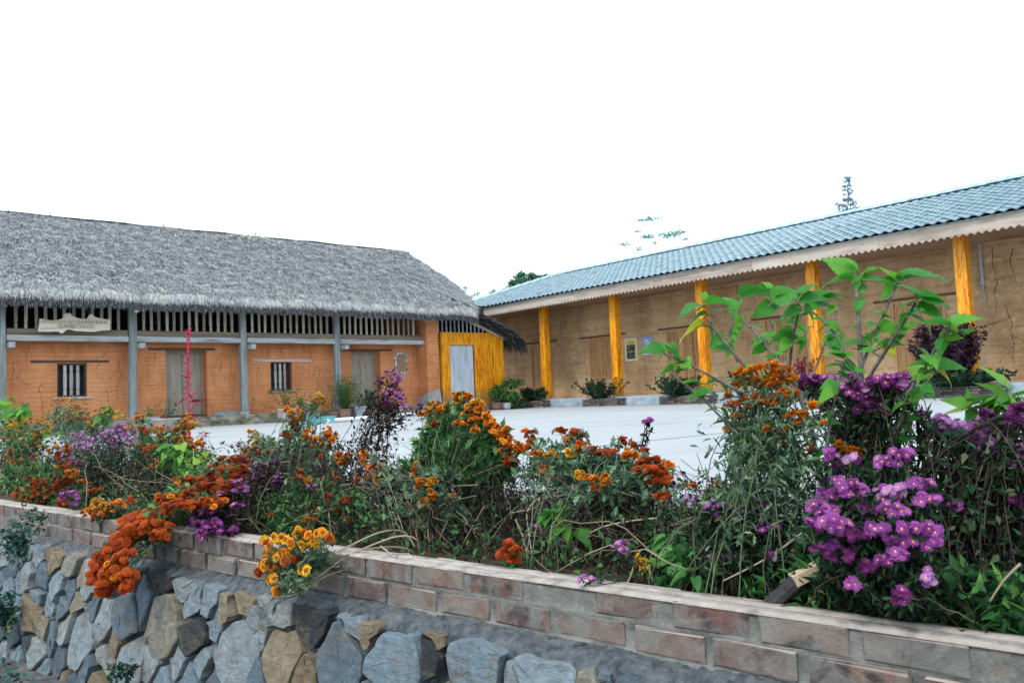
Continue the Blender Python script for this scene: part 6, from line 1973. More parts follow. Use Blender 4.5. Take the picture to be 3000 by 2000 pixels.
# ---- yellow clump thrown over the parapet on long bent stems
yb = bedpt(1225, 1655, .20)
yb[2] = -.075
o = thing("chrysanthemum", "golden yellow chrysanthemums flopped over the brick on long bent tan stems", "flowering plant", tuple(yb), 0, G1)
paths = []
for via in ([(1225, 1648, .20), (1200, 1610, .16), (1130, 1602, .10), (1010, 1620, .04), (900, 1660, -.08), (830, 1690, -.14), (790, 1700, -.17)],
            [(1228, 1650, .22), (1225, 1585, .18), (1170, 1570, .12), (1080, 1600, .05), (1000, 1640, .0), (930, 1690, -.10), (855, 1735, -.18)],
            [(1220, 1650, .18), (1140, 1625, .12), (1060, 1640, .05), (990, 1660, .0), (930, 1650, -.06), (860, 1640, -.12), (800, 1650, -.16)],
            [(1215, 1600, .24), (1180, 1556, .22), (1110, 1560, .12), (1020, 1600, .03), (930, 1640, -.07), (850, 1660, -.13), (800, 1610, -.13)],
            [(1160, 1640, .15), (1080, 1650, .06), (1000, 1672, .0), (950, 1690, -.08), (900, 1720, -.14), (850, 1745, -.18), (812, 1742, -.19)]):
    q = np.array([bedpt(*p) for p in via])
    # smooth the guide points
    t = np.linspace(0, len(q) - 1, 22)
    k = np.minimum(t.astype(int), len(q) - 2)
    f = (t - k)[:, None]
    pm = np.concatenate([q[:1], q, q[-1:]])
    a, b, c, d_ = pm[k], pm[k + 1], pm[k + 2], pm[np.minimum(k + 3, len(pm) - 1)]
    paths.append(.5 * (2 * b + (c - a) * f + (2 * a - 5 * b + 4 * c - d_) * f ** 2 + (3 * b - a - 3 * c + d_) * f ** 3))
paths = np.array(paths)
stems_obj("long_stems", paths, np.linspace(.0042, .0024, 22)[None].repeat(len(paths), 0), MT['stem_tan'], o, yb, 5)
tg, A = [], []
for px, py, rx, ry, n, kinds in [(880, 1560, 14, 14, 4, ('yellow',)), (905, 1565, 16, 12, 4, ('rust', 'orange')), (940, 1560, 14, 10, 4, ('yellow', 'orange')), (820, 1575, 22, 16, 7, ('yellow',)), (860, 1590, 30, 18, 11, ('yellow', 'orange')), (900, 1590, 24, 14, 7, ('yellow',)),
                                 (778, 1592, 12, 14, 5, ('orange', 'yellow')), (790, 1625, 22, 18, 9, ('yellow', 'orange')), (830, 1625, 26, 18, 9, ('yellow', 'orange')), (770, 1650, 14, 14, 6, ('orange', 'yellow')), (800, 1665, 16, 12, 5, ('orange', 'yellow')), (798, 1690, 14, 14, 6, ('yellow',)),
                                 (758, 1668, 8, 10, 3, ('rust',)), (812, 1732, 12, 14, 5, ('yellow', 'orange')), (890, 1672, 12, 8, 3, ('yellow',)), (960, 1575, 14, 8, 3, ('orange', 'rust')), (850, 1645, 20, 10, 4, ('rust',)), (930, 1590, 14, 10, 4, ('yellow',))]:
    for _ in range(n):
        q = rand_dirs(1)[0] * rng.random() ** .45
        x, y = px + q[0] * rx, py + q[1] * ry
        p = bedpt(x, y, -.15 - .05 * max(0, (y - 1600) / 140) + .05 * q[2])
        kk = kinds[int(rng.integers(0, len(kinds)))]
        nv = unit(-RT * .5 + UP * rng.uniform(-.2, .9) - FW * .5 + rng.normal(size=3) * .35)
        s = rng.uniform(.72, 1.0)
        link("flower_head", FL[kk][int(rng.integers(0, 3))], o, tuple(p - yb), Vector(nv).to_track_quat('Z', 'Y').to_euler(), (s, s, s))
        tg.append(p - nv * .008)
        pa = paths[int(rng.integers(0, len(paths)))]
        A.append(pa[int(rng.integers(12, 21))])
tg, A = np.array(tg), np.array(A)
P = curves_between(A, tg, np.array([[0, 0, -.025]]) + rng.normal(0, .012, (len(tg), 3)), 8, .002)
stems_obj("flower_stems", P, np.linspace(.0022, .0014, 8)[None].repeat(len(P), 0), MT['stem_green'], o, yb)
si = rng.integers(0, len(P), 700)
kk = rng.integers(1, 7, 700)
pos = P[si, kk] + rng.normal(0, .008, (700, 3))
leaves_obj("leaves", pos, rand_dirs(700) - RT[None] * .5, rng.uniform(.018, .042, 700), .5, T_LOBED, MT['grey_leaf'], o, yb)

# ---- crimson amaranth spike
ab = bedpt(555, 1400, .88)
ab[2] = -.06
o = thing("amaranth", "tall crimson amaranth spike standing before the left plank door", "flowering plant", tuple(ab))
q = np.array([bedpt(x, y, .88) for x, y in ((556, 1400), (554, 1330), (552, 1240), (550, 1170), (551, 1110), (549, 1050), (551, 1000), (553, 968))])
stems_obj("stem", q[None], np.linspace(.009, .003, 8)[None], MT['stem_red'], o, ab, 6, stuff=False)
lp, la, ln_ = [], [], []
for x, y, dx, dy, L in [(552, 1170, 24, -28, 46), (552, 1180, 44, -10, 48), (551, 1165, -28, 14, 40), (552, 1215, 20, -40, 48), (551, 1200, -10, 40, 46), (553, 1210, 40, 20, 44), (552, 1222, -34, 22, 40), (551, 1140, -18, 16, 30), (550, 1120, 16, -12, 28), (552, 1110, -16, -12, 26), (549, 1075, 14, 10, 22), (552, 1245, 12, -36, 40),
                        (556, 1260, 10, 22, 30), (551, 1150, 10, 20, 28), (550, 1128, -10, 14, 22), (550, 1090, -12, -8, 20)]:
    p = bedpt(x, y, .88)
    k = np.linalg.norm(p - CAMP) / FPX
    lp.append(p)
    la.append(RT * dx - UP * dy + FW * rng.normal(0, 14))
    ln_.append(L * k)
leaves_obj("leaf_blades", np.array(lp), np.array(la), np.array(ln_) * 1.15, .26, T_SIMPLE, MT['amaranth'], o, ab, stuff=True)
lp, la = [], []
for i in range(300):
    f = rng.random()
    y = 966 + 175 * f ** 1.3
    w = (1.5 + 2.6 * f) if f > .1 else 6
    p = bedpt(551 + rng.normal(0, w), y + rng.normal(0, 3), .88 + rng.normal(0, .02))
    lp.append(p)
    la.append(rand_dirs(1)[0] + np.array([0, 0, .4]))
leaves_obj("flower_spike", np.array(lp), np.array(la), rng.uniform(.009, .024, 300), .5, T_SIMPLE, MT['amaranth'], o, ab)
ab2 = bedpt(590, 1400, .84)
ab2[2] = -.06
o = thing("amaranth", "thin reddish amaranth side shoot right of the crimson spike", "flowering plant", tuple(ab2))
q = np.array([bedpt(x, y, .84) for x, y in ((590, 1400), (590, 1340), (594, 1300), (598, 1278), (588, 1262))])
stems_obj("stem", q[None], np.linspace(.004, .0015, 5)[None], MT['stem_red'], o, ab2, 4, stuff=False)
pos = np.array([bedpt(592 + rng.normal(0, 7), rng.uniform(1255, 1345), .84 + rng.normal(0, .015)) for _ in range(46)])
leaves_obj("leaves", pos, rand_dirs(46) + np.array([0, 0, .3]), rng.uniform(.02, .05, 46), .2, T_NARROW, MT['amaranth'], o, ab2)


# ---- broad leaved green plants
def leafy(name, label, base_px, v, pads, llen, wr, mat, cat="plant", tmpl=T_HEART, named="leaf", droop=-.35, smat=None):
    bp = bedpt(base_px, 1450, v)
    base = np.array([bp[0], bp[1], -.07])
    o = thing(name, label, cat, tuple(base))
    ps, ax, tops = [], [], []
    for px, py, rx, ry, n, dv in pads:
        c = bedpt(px, py, v + dv)
        k = np.linalg.norm(c - CAMP) / FPX
        tops.append(c)
        for _ in range(n):
            q = rand_dirs(1)[0] * rng.random() ** .4
            ps.append(c + RT * q[0] * rx * k + UP * q[1] * ry * k + FW * q[2] * rx * k)
            ax.append(unit(RT * q[0] + FW * q[2] + np.array([0, 0, droop]) + rng.normal(size=3) * .35))
    tops = np.array(tops)
    P = curves_between(base[None] + rng.normal(0, .02, tops.shape) * np.array([1, 1, 0]), tops, np.zeros((1, 3)), 7, .008)
    stems_obj("stems", P, np.linspace(.004, .002, 7)[None].repeat(len(tops), 0), smat or MT['stem_green'], o, base, 5)
    rv = rng.random(len(ps))
    me_by = []
    for i, (p, a) in enumerate(zip(ps, ax)):
        L = llen * rng.uniform(.65, 1.2)
        nrm = unit(np.array([0, 0, 1.0]) + rng.normal(size=3) * .35)
        V, F = spread_leaves(np.zeros((1, 3)), a[None], nrm[None], np.array([L]), np.array([L * wr]), *tmpl)
        link(named, np_mesh(named, V, F, mat, np.full(len(V), rv[i])), o, tuple(p - base))
    return o


leafy("leafy_plant", "bright green broad leaved plant in the bed's far left corner by the post", 30, 1.0,
      [(18, 1180, 26, 14, 8, 0), (20, 1208, 30, 14, 9, 0), (50, 1195, 24, 14, 7, 0), (62, 1220, 22, 18, 9, 0), (12, 1235, 18, 14, 6, 0), (75, 1200, 12, 14, 6, 0)], .115, .80, MT['bright_leaf'])
leafy("leafy_plant", "glossy light green leafy plant right at the foot of the crimson spike", 545, .58,
      [(505, 1308, 22, 16, 7, 0), (545, 1310, 26, 18, 8, 0), (500, 1340, 26, 22, 9, -.05), (555, 1335, 28, 22, 9, -.05), (590, 1335, 22, 14, 7, -.05), (520, 1370, 34, 22, 12, -.1), (575, 1360, 20, 14, 6, -.05)], .085, .85, MT['bright_leaf'])
leafy("leafy_plant", "small bright green sprig among the orange flowers near the left window", 325, .95, [(325, 1193, 16, 12, 6, 0), (318, 1215, 18, 10, 6, 0), (160, 1262, 40, 12, 7, -.1), (130, 1300, 22, 14, 5, -.1)], .11, .6, MT['bright_leaf'], tmpl=T_SIMPLE)
leafy("leafy_plant", "pale green compound leaf spray at the right edge above the asters", 2960, .48,
      [(2860, 1190, 20, 7, 7, 0), (2890, 1172, 26, 8, 10, 0), (2930, 1160, 26, 8, 10, 0), (2970, 1150, 24, 9, 10, 0), (2845, 1200, 10, 6, 4, 0), (2990, 1165, 12, 9, 6, 0), (2915, 1190, 26, 7, 8, 0)], .085, .42, MT['bright_leaf'], tmpl=T_SIMPLE)
leafy("leafy_plant", "light green weed standing in the tangle at the middle of the bed", 1650, .30,
      [(1615, 1510, 22, 10, 8, 0), (1640, 1500, 16, 8, 6, 0), (1600, 1530, 20, 10, 7, 0), (1665, 1545, 24, 12, 8, 0), (1690, 1565, 20, 10, 7, 0), (1640, 1540, 22, 12, 8, 0)], .050, .75, MT['bright_leaf'])
leafy("leafy_plant", "yellow green leaf spray above the dark twigs right of centre", 1810, .48,
      [(1780, 1520, 22, 7, 9, 0), (1810, 1512, 22, 7, 10, 0), (1840, 1506, 16, 6, 8, 0)], .042, .55, MT['bright_leaf'], tmpl=T_SIMPLE)
leafy("leafy_plant", "yellow flowering groundsel sprig low in the bed right of centre", 1885, .16, [(1875, 1625, 12, 16, 16, 0), (1890, 1655, 12, 18, 16, 0)], .020, .5, MT['p_yellow'], tmpl=T_SIMPLE)
leafy("leafy_plant", "green weed with toothed leaves behind the brick joint at right", 1990, .20,
      [(1975, 1575, 22, 14, 9, .05), (1990, 1610, 26, 16, 10, 0), (2010, 1650, 34, 20, 12, 0), (1975, 1690, 30, 14, 9, -.05), (2040, 1690, 34, 18, 11, -.05), (2090, 1620, 30, 22, 9, 0)], .062, .6, MT['weed'])
leafy("leafy_plant", "small green leaf tuft beside the mulberry stem over the courtyard edge", 2120, .75, [(2110, 1445, 16, 12, 6, 0), (2135, 1428, 14, 10, 5, 0), (2120, 1462, 16, 8, 5, 0)], .09, .6, MT['mulberry'])

# ---- mulberry sapling
mbp = bedpt(2470, 1640, .42)
mbase = np.array([mbp[0], mbp[1], -.07])
mul = thing("mulberry_sapling", "tall green mulberry sapling with forked stems standing up from the flower bed", "sapling", tuple(mbase))


def mpt(px, py, dv=0.0):
    return bedpt(px, py, .42 + dv)


def smooth_path(q, n):
    q = np.array(q)
    t = np.linspace(0, len(q) - 1, n)
    k = np.minimum(t.astype(int), len(q) - 2)
    f = (t - k)[:, None]
    pm = np.concatenate([q[:1], q, q[-1:]])
    a, b, c, d_ = pm[k], pm[k + 1], pm[k + 2], pm[np.minimum(k + 3, len(pm) - 1)]
    return .5 * (2 * b + (c - a) * f + (2 * a - 5 * b + 4 * c - d_) * f ** 2 + (3 * b - a - 3 * c + d_) * f ** 3)


MSTEMS = [  # pixel path with depth offset, start and end radius in millimetres
    ([(2490, 1700, 0), (2512, 1560, 0), (2520, 1400, 0), (2524, 1250, 0), (2522, 1080, .02), (2515, 930, .03), (2508, 835, .04), (2503, 800, .05)], 10.5, 4.0),
    ([(2522, 1080, .02), (2550, 1010, .06), (2590, 920, .10), (2628, 830, .14)], 5.0, 3.0),
    ([(2523, 1190, .0), (2545, 1110, -.04), (2600, 1020, -.09), (2650, 940, -.13), (2682, 888, -.16)], 6.0, 3.2),
    ([(2560, 1420, -.02), (2620, 1300, -.08), (2660, 1160, -.14), (2700, 1100, -.18), (2735, 1080, -.20)], 5.0, 2.6),
    ([(2700, 1100, -.18), (2740, 1020, -.22), (2785, 960, -.26)], 3.4, 2.4),
    ([(2480, 1720, 0), (2445, 1570, .02), (2410, 1420, .05), (2385, 1300, .06), (2350, 1180, .05), (2312, 1095, .04)], 10.5, 6.0),
    ([(2312, 1095, .04), (2250, 1020, .08), (2205, 965, .10), (2160, 925, .12)], 5.0, 3.0),
    ([(2312, 1095, .04), (2320, 1010, -.02), (2335, 930, -.06), (2345, 905, -.08)], 4.4, 2.8),
    ([(2350, 1180, .05), (2290, 1080, .16), (2268, 990, .20), (2255, 925, .22)], 4.6, 2.8),
    ([(2410, 1420, .05), (2330, 1290, -.04), (2240, 1150, -.10), (2170, 1060, -.14), (2110, 985, -.16), (2068, 935, -.18)], 5.4, 2.8),
    ([(2330, 1290, -.04), (2200, 1170, -.16), (2090, 1105, -.22), (2000, 1060, -.26), (1945, 1035, -.28)], 4.8, 2.6),
    ([(2385, 1480, .0), (2240, 1345, -.12), (2130, 1240, -.20), (2050, 1160, -.25), (1965, 1095, -.28)], 4.8, 2.4),
    ([(2490, 1070, .0), (2455, 990, .10), (2400, 930, .16), (2360, 900, .20)], 3.6, 2.2),
    ([(2350, 1180, .05), (2400, 1050, .14), (2440, 930, .2), (2460, 890, .24)], 3.6, 2.2),
    ([(2430, 1500, .0), (2420, 1350, -.16), (2440, 1200, -.22), (2470, 1060, -.25)], 5.0, 2.8),
    ([(2520, 1330, .0), (2600, 1280, .1), (2650, 1200, .16), (2740, 1090, .2)], 3.8, 2.0),
    ([(2160, 1060, -.14), (2140, 990, -.10), (2150, 940, -.08)], 3.2, 2.2),
]
for q, r0, r1 in MSTEMS:
    P = smooth_path([mpt(*p) for p in q], 16)
    stems_obj("stem", P[None], (np.linspace(r0, r1, 16) * .001)[None], MT['bark'], mul, mbase, 7, stuff=False, rnd=np.array([.5]))
# leaves read off the photograph: tip direction, length in pixels, tone, depth offset
ML = [(2055, 895, -118, 14, .5, -.18), (2070, 892, 110, -18, .55, -.18), (2060, 875, 28, -38, .75, -.18), (2070, 920, -70, 8, .35, -.18), (2085, 912, 90, -38, .2, -.17), (2062, 952, -80, 12, .4, -.18), (2075, 955, 30, 50, .35, -.17), (2055, 955, -125, 48, .955, -.19),
      (2150, 895, -30, -48, .6, -.08), (2165, 885, -40, 60, .5, -.08), (2170, 870, 90, -38, .3, .1), (2240, 868, -90, -42, .4, .2), (2250, 845, -8, -45, .85, .22), (2255, 870, 90, -30, .45, .22), (2260, 895, -75, 40, .55, .22), (2255, 900, 60, -16, .4, .22), (2268, 880, 100, -50, .6, .2),
      (2330, 880, -80, -20, .35, -.06), (2345, 880, 100, -30, .30, -.08), (2350, 860, 60, -50, .5, -.08), (2345, 910, -80, 22, .40, -.08), (2355, 905, 70, 50, .5, -.08), (2360, 895, 110, -4, .45, .2), (2380, 880, 100, -30, .4, .2), (2400, 870, 70, -42, .5, .2),
      (2120, 990, -60, 26, .6, -.15), (2170, 960, 84, -24, .6, .1), (2165, 960, -30, 50, .4, .1), (2230, 985, 60, 30, .5, .1), (2260, 970, -70, 34, .7, .2),
      (1940, 1020, -100, -4, .35, -.28), (1945, 1025, 34, -42, .6, -.28), (1970, 1020, 20, 40, .3, -.28), (1955, 1010, 40, 40, .4, -.27), (1968, 1085, -92, 16, .3, -.28), (1975, 1080, 30, -52, .7, -.28), (1985, 1090, 46, -24, .5, -.27), (2000, 1065, -40, 40, .45, -.26),
      (2100, 1115, -60, 22, .25, -.21), (2110, 1120, 40, 40, .3, -.2), (2075, 1150, -90, 10, .35, -.24), (2070, 1150, 30, -30, .6, -.24), (2060, 1165, -70, -24, .55, -.24), (2100, 1200, -50, -10, .75, -.2), (2110, 1195, 40, 40, .5, -.2),
      (2505, 800, -86, -62, .72, .05), (2510, 790, -34, -46, .8, .05), (2500, 815, -105, 6, .5, .05), (2520, 820, 116, -6, .45, .04), (2530, 800, 60, -30, .65, .05), (2505, 810, 10, 48, .75, .03), (2515, 855, 26, -52, .6, .04), (2510, 870, 40, 20, .7, .03), (2520, 880, -20, 44, .6, .03),
      (2628, 822, -60, -60, .85, .14), (2640, 820, 100, -32, .60, .14), (2625, 830, -66, -14, .5, .14), (2620, 835, -20, 40, .7, .13), (2635, 815, 120, -14, .5, .15),
      (2680, 880, -76, 4, .3, -.16), (2690, 875, 96, -12, .35, -.16), (2695, 870, -60, -60, .35, -.15), (2700, 875, 110, 16, .25, -.17), (2690, 895, 76, 50, .4, -.16), (2660, 920, 100, 34, .45, -.14), (2650, 925, -20, 30, .4, -.13),
      (2785, 955, -86, -34, .4, -.26), (2790, 950, 66, -40, .75, -.26), (2795, 965, 94, 4, .4, -.26), (2775, 985, -60, 40, .35, -.25), (2760, 1000, -20, 40, .55, -.24), (2770, 945, -40, -30, .7, -.25),
      (2735, 1075, -76, -28, .4, -.2), (2745, 1075, 90, -10, .6, -.2), (2740, 1085, 66, 26, .965, -.2), (2725, 1090, -60, 24, .7, -.2), (2720, 1050, -20, -44, .6, -.2), (2660, 1165, 60, -30, .65, -.14), (2655, 1180, -50, 24, .6, -.14), (2640, 1250, 66, 20, .4, -.1), (2630, 1290, 50, -24, .35, -.1),
      (2590, 1010, 60, -14, .4, -.08), (2600, 1005, -50, 14, .5, -.08), (2580, 1020, 76, 22, .955, -.07), (2555, 1030, -40, -10, .6, -.05), (2545, 1000, 50, -32, .7, .06), (2560, 990, 20, -44, .8, .07), (2540, 1010, -60, -10, .5, .05), (2535, 985, 30, 20, .6, .05), (2525, 1020, 60, 24, .45, .02), (2505, 1005, -64, 10, .5, .03),
      (2470, 1050, -60, -30, .6, -.25), (2475, 1060, 66, 46, .35, -.25), (2460, 1070, -50, -6, .7, -.25), (2480, 1045, -80, -36, .75, -.24), (2455, 1095, 60, 30, .5, -.24), (2500, 1080, 60, 20, .85, 0), (2440, 1110, -50, 30, .6, -.22), (2505, 1110, -40, 20, .7, 0),
      (2440, 985, -50, 16, .7, .1), (2450, 960, -60, -16, .75, .12), (2420, 950, 50, -20, .6, .14), (2360, 960, -40, 30, .5, .1), (2330, 950, -46, -14, .6, -.04), (2325, 1010, 56, -20, .8, -.03), (2320, 1000, -60, 24, .75, -.03), (2335, 990, 34, 46, .65, -.03),
      (2280, 1065, -60, 10, .6, .1), (2270, 1040, 66, -16, .7, .15), (2240, 1010, -40, 34, .5, .1), (2210, 1000, 44, -14, .75, .1), (2180, 1080, -60, 16, .3, -.13), (2190, 1085, 40, -30, .8, -.13), (2250, 1160, -50, 20, .4, -.1), (2260, 1170, 60, 26, .5, -.1),
      (2370, 1250, 60, -10, .45, .06), (2380, 1280, 66, 20, .4, .06), (2390, 1330, 50, -24, .4, .05), (2370, 1220, -40, 24, .6, .05), (2400, 1370, 56, 14, .35, .05), (2420, 1280, 40, 34, .4, -.16), (2410, 1320, -50, 20, .3, -.15), (2430, 1240, 60, -10, .6, -.2),
      (2510, 1230, -76, 4, .88, .0), (2525, 1220, 40, -10, .9, 0), (2515, 1330, -50, 20, .4, 0), (2530, 1300, 66, -12, .4, 0), (2540, 1380, 60, 10, .35, 0), (2240, 1340, -50, 26, .3, -.12), (2180, 1290, -40, -20, .5, -.16), (2150, 1265, 10, 44, .3, -.18), (2120, 1235, -46, 10, .3, -.2), (2130, 1235, 30, 46, .25, -.2),
      (2640, 960, 40, -16, .5, -.12), (2400, 905, -60, -10, .65, .18), (2640, 1130, 26, 14, .5, .16), (2700, 1130, 50, 40, .5, .18)]
for px, py, dx, dy, tone, dv in ML:
    p = mpt(px, py, dv)
    k = np.linalg.norm(p - CAMP) / FPX
    L = math.hypot(dx, dy) * k * (.64 if px < 2110 else .76)
    dpt = rng.normal(0, .40)
    a = unit(RT * dx - UP * dy + FW * dpt * math.hypot(dx, dy))
    L *= math.sqrt(1 + dpt * dpt)
    nrm = unit(np.array([0, 0, .9]) - FW * rng.uniform(.05, .6) + rng.normal(size=3) * .3)
    tv = T_HEART[0].copy()
    tv[:, 2] += rng.normal(0, .16) * np.abs(tv[:, 1]) + rng.normal(-.05, .10) * tv[:, 0] ** 2
    V, F = spread_leaves(np.zeros((1, 3)), a[None], nrm[None], np.array([L]), np.array([L * rng.uniform(.72, .92)]), tv, T_HEART[1])
    lf = link("leaf", np_mesh("leaf", V, F, MT['mulberry'], np.full(len(V), min(1, max(0, tone * .92 + rng.normal(0, .03)) if tone < .95 else tone)), luv=T_HEART[0]), mul, tuple(p - mbase))
    if tone > .95: lf["label"] = "yellowing leaf"
    P = curves_between((p - a * .028 - np.array([0, 0, .012]))[None], p[None], np.zeros((1, 3)), 4, 0)
    stems_obj("leaf_stalk", P, np.full((1, 4), .0013), MT['stem_green'], lf, p, 4, stuff=False)

for q, r0, r1 in MSTEMS:
    P = smooth_path([mpt(*p) for p in q], 40)
    for _ in range(4):
        p = P[int(rng.integers(8, 38))]
        a = unit(rng.normal(size=3) * np.array([1, 1, .5]))
        L = rng.uniform(.025, .07)
        V, F = spread_leaves(np.zeros((1, 3)), a[None], unit(np.array([0, 0, 1.0]) + rng.normal(size=3) * .5)[None], np.array([L]), np.array([L * .8]), *T_HEART)
        link("leaf", np_mesh("leaf", V, F, MT['mulberry'], np.full(len(V), rng.uniform(.3, .92)), luv=T_HEART[0]), mul, tuple(p - mbase))

# ---- flat headed orange chrysanthemums in front of the sapling
mum("chrysanthemum", "tall flat headed orange chrysanthemums on grey green stems left of the mulberry", G1, 2260, .30,
    [(2200, 1080, 24, 7, 6, 'flat', 0), (2165, 1090, 20, 6, 4, 'flat', 0), (2265, 1073, 20, 8, 6, 'flat', 0), (2290, 1085, 16, 8, 4, 'flat', 0), (2250, 1095, 20, 6, 4, 'flat', 0), (2300, 1105, 26, 7, 6, 'flat', 0), (2275, 1120, 26, 8, 6, 'flat', 0), (2175, 1115, 16, 6, 3, 'flat', 0), (2220, 1115, 10, 8, 3, 'flat', 0), (2160, 1132, 18, 6, 4, 'flat', 0), (2230, 1130, 10, 6, 2, 'flat', 0), (2138, 1165, 18, 6, 3, 'flat', 0), (2185, 1172, 14, 6, 3, 'flat', 0), (2225, 1160, 20, 7, 4, 'flat', 0),
     (2308, 1150, 22, 12, 7, 'flat', 0), (2155, 1188, 22, 9, 6, 'flat', 0), (2215, 1185, 16, 9, 5, 'flat', 0), (2250, 1175, 24, 8, 6, 'flat', 0), (2265, 1185, 20, 7, 4, 'flat', 0), (2172, 1222, 22, 9, 5, 'flat', 0), (2330, 1215, 26, 8, 6, 'flat', 0), (2358, 1210, 14, 6, 3, 'flat', 0), (2345, 1240, 12, 6, 3, 'flat', 0), (2380, 1186, 18, 6, 3, 'flat', 0), (2280, 1256, 30, 7, 6, 'flat', 0), (2300, 1258, 14, 6, 3, 'flat', 0), (2140, 1260, 18, 6, 3, 'flat', 0), (2310, 1228, 12, 5, 2, 'flat', 0), (2288, 1298, 12, 6, 2, 'flat', 0), (2222, 1310, 9, 5, 1, 'flat', 0), (2415, 1238, 9, 5, 1, 'flat', 0), (2460, 1295, 10, 7, 2, 'flat', 0), (2480, 1322, 26, 9, 6, 'flat', 0), (2465, 1315, 14, 8, 3, 'flat', 0), (2375, 1315, 8, 8, 2, 'rust', 0), (2020, 1425, 14, 8, 2, 'orange', .2), (2110, 1418, 16, 7, 3, 'rust', .2), (2145, 1420, 10, 8, 2, 'rust', .2)],
    MT['grey_leaf'], MT['stem_green'], per=12, llen=.040, wr=.3, tmpl=T_LOBED, bare=.12, spread=.12, stem_r=.0022,
    masses=[(2230, 1260, 70, 40, 200, .06), (2180, 1330, 60, 60, 200, .05), (2290, 1350, 60, 60, 220, .05), (2220, 1450, 80, 60, 300, .03)], kinds_size=0.58, more=1.6, face=-.1, stem_share=.32)
# ---- purple asters on the right
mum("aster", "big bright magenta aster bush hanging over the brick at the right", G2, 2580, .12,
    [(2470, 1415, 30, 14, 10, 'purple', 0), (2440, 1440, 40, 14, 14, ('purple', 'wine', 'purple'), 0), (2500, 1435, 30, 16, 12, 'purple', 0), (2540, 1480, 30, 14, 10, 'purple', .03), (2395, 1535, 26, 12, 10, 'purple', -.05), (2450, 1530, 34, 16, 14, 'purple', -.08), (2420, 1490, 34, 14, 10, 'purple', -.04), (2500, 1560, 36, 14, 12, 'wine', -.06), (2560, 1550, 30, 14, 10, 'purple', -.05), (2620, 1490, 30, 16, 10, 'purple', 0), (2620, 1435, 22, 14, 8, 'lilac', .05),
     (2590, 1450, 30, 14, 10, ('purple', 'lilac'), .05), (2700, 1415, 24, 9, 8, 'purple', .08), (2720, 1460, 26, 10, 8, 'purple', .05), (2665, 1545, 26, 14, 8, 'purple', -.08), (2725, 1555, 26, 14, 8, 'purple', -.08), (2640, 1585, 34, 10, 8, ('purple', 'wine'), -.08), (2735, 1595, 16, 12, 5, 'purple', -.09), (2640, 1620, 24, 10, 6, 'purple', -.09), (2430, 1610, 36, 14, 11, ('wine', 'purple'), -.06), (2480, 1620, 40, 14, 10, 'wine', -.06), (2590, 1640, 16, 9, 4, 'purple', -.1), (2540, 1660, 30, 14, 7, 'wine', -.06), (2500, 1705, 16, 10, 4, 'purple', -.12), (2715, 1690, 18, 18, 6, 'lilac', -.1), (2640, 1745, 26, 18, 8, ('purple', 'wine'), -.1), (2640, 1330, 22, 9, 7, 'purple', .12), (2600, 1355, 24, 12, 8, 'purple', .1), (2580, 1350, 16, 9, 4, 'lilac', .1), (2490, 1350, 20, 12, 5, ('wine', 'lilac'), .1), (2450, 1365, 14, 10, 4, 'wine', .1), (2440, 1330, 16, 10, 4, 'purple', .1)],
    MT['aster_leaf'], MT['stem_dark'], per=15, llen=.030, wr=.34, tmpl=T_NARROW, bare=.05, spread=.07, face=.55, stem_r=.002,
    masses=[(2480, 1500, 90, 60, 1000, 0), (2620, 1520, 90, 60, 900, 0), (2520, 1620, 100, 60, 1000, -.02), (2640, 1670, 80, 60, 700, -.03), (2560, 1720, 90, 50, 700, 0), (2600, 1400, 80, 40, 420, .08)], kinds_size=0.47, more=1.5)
mum("aster", "magenta asters at knee height round the mulberry's upper stem", G2, 2540, .40,
    [(2490, 1105, 20, 8, 7, 'purple', -.05), (2485, 1145, 26, 9, 9, 'purple', -.05), (2510, 1135, 16, 8, 5, 'wine', -.05), (2380, 1105, 30, 10, 9, ('purple', 'wine'), -.02), (2415, 1112, 22, 8, 6, 'purple', -.02), (2600, 1115, 30, 12, 11, 'purple', -.05), (2640, 1112, 22, 12, 8, 'purple', -.05), (2570, 1120, 20, 10, 6, 'wine', -.05), (2545, 1140, 20, 14, 8, ('purple', 'lilac'), -.05), (2535, 1160, 24, 10, 8, 'purple', -.05), (2650, 1145, 14, 18, 6, 'lilac', -.05), (2560, 1175, 22, 16, 10, 'purple', -.05), (2580, 1198, 24, 12, 9, ('purple', 'lilac'), -.05), (2560, 1160, 20, 10, 6, 'wine', -.05), (2520, 1200, 12, 7, 3, 'purple', -.05), (2630, 1130, 30, 10, 5, 'wine', -.05), (2380, 1125, 26, 6, 4, 'wine', -.02)],
    MT['aster_leaf'], MT['stem_dark'], per=12, llen=.030, wr=.36, tmpl=T_NARROW, bare=.5, spread=.09, face=.3, masses=[(2620, 1150, 34, 18, 220, -.05), (2400, 1130, 34, 14, 160, -.02), (2580, 1230, 40, 30, 120, -.05), (2500, 1260, 50, 30, 120, -.02)], kinds_size=0.52, more=2.0)
mum("aster", "small magenta aster top on a dark beaded dead stem over the courtyard", G2, 2735, .50,
    [(2690, 1213, 24, 8, 9, ('purple', 'lilac'), 0), (2705, 1220, 12, 6, 4, 'purple', 0)], MT['dry_leaf'], MT['stem_dark'], per=16, llen=.022, wr=.5, tmpl=T_SIMPLE, bare=.1, spread=.02, kinds_size=0.55, more=1.3)
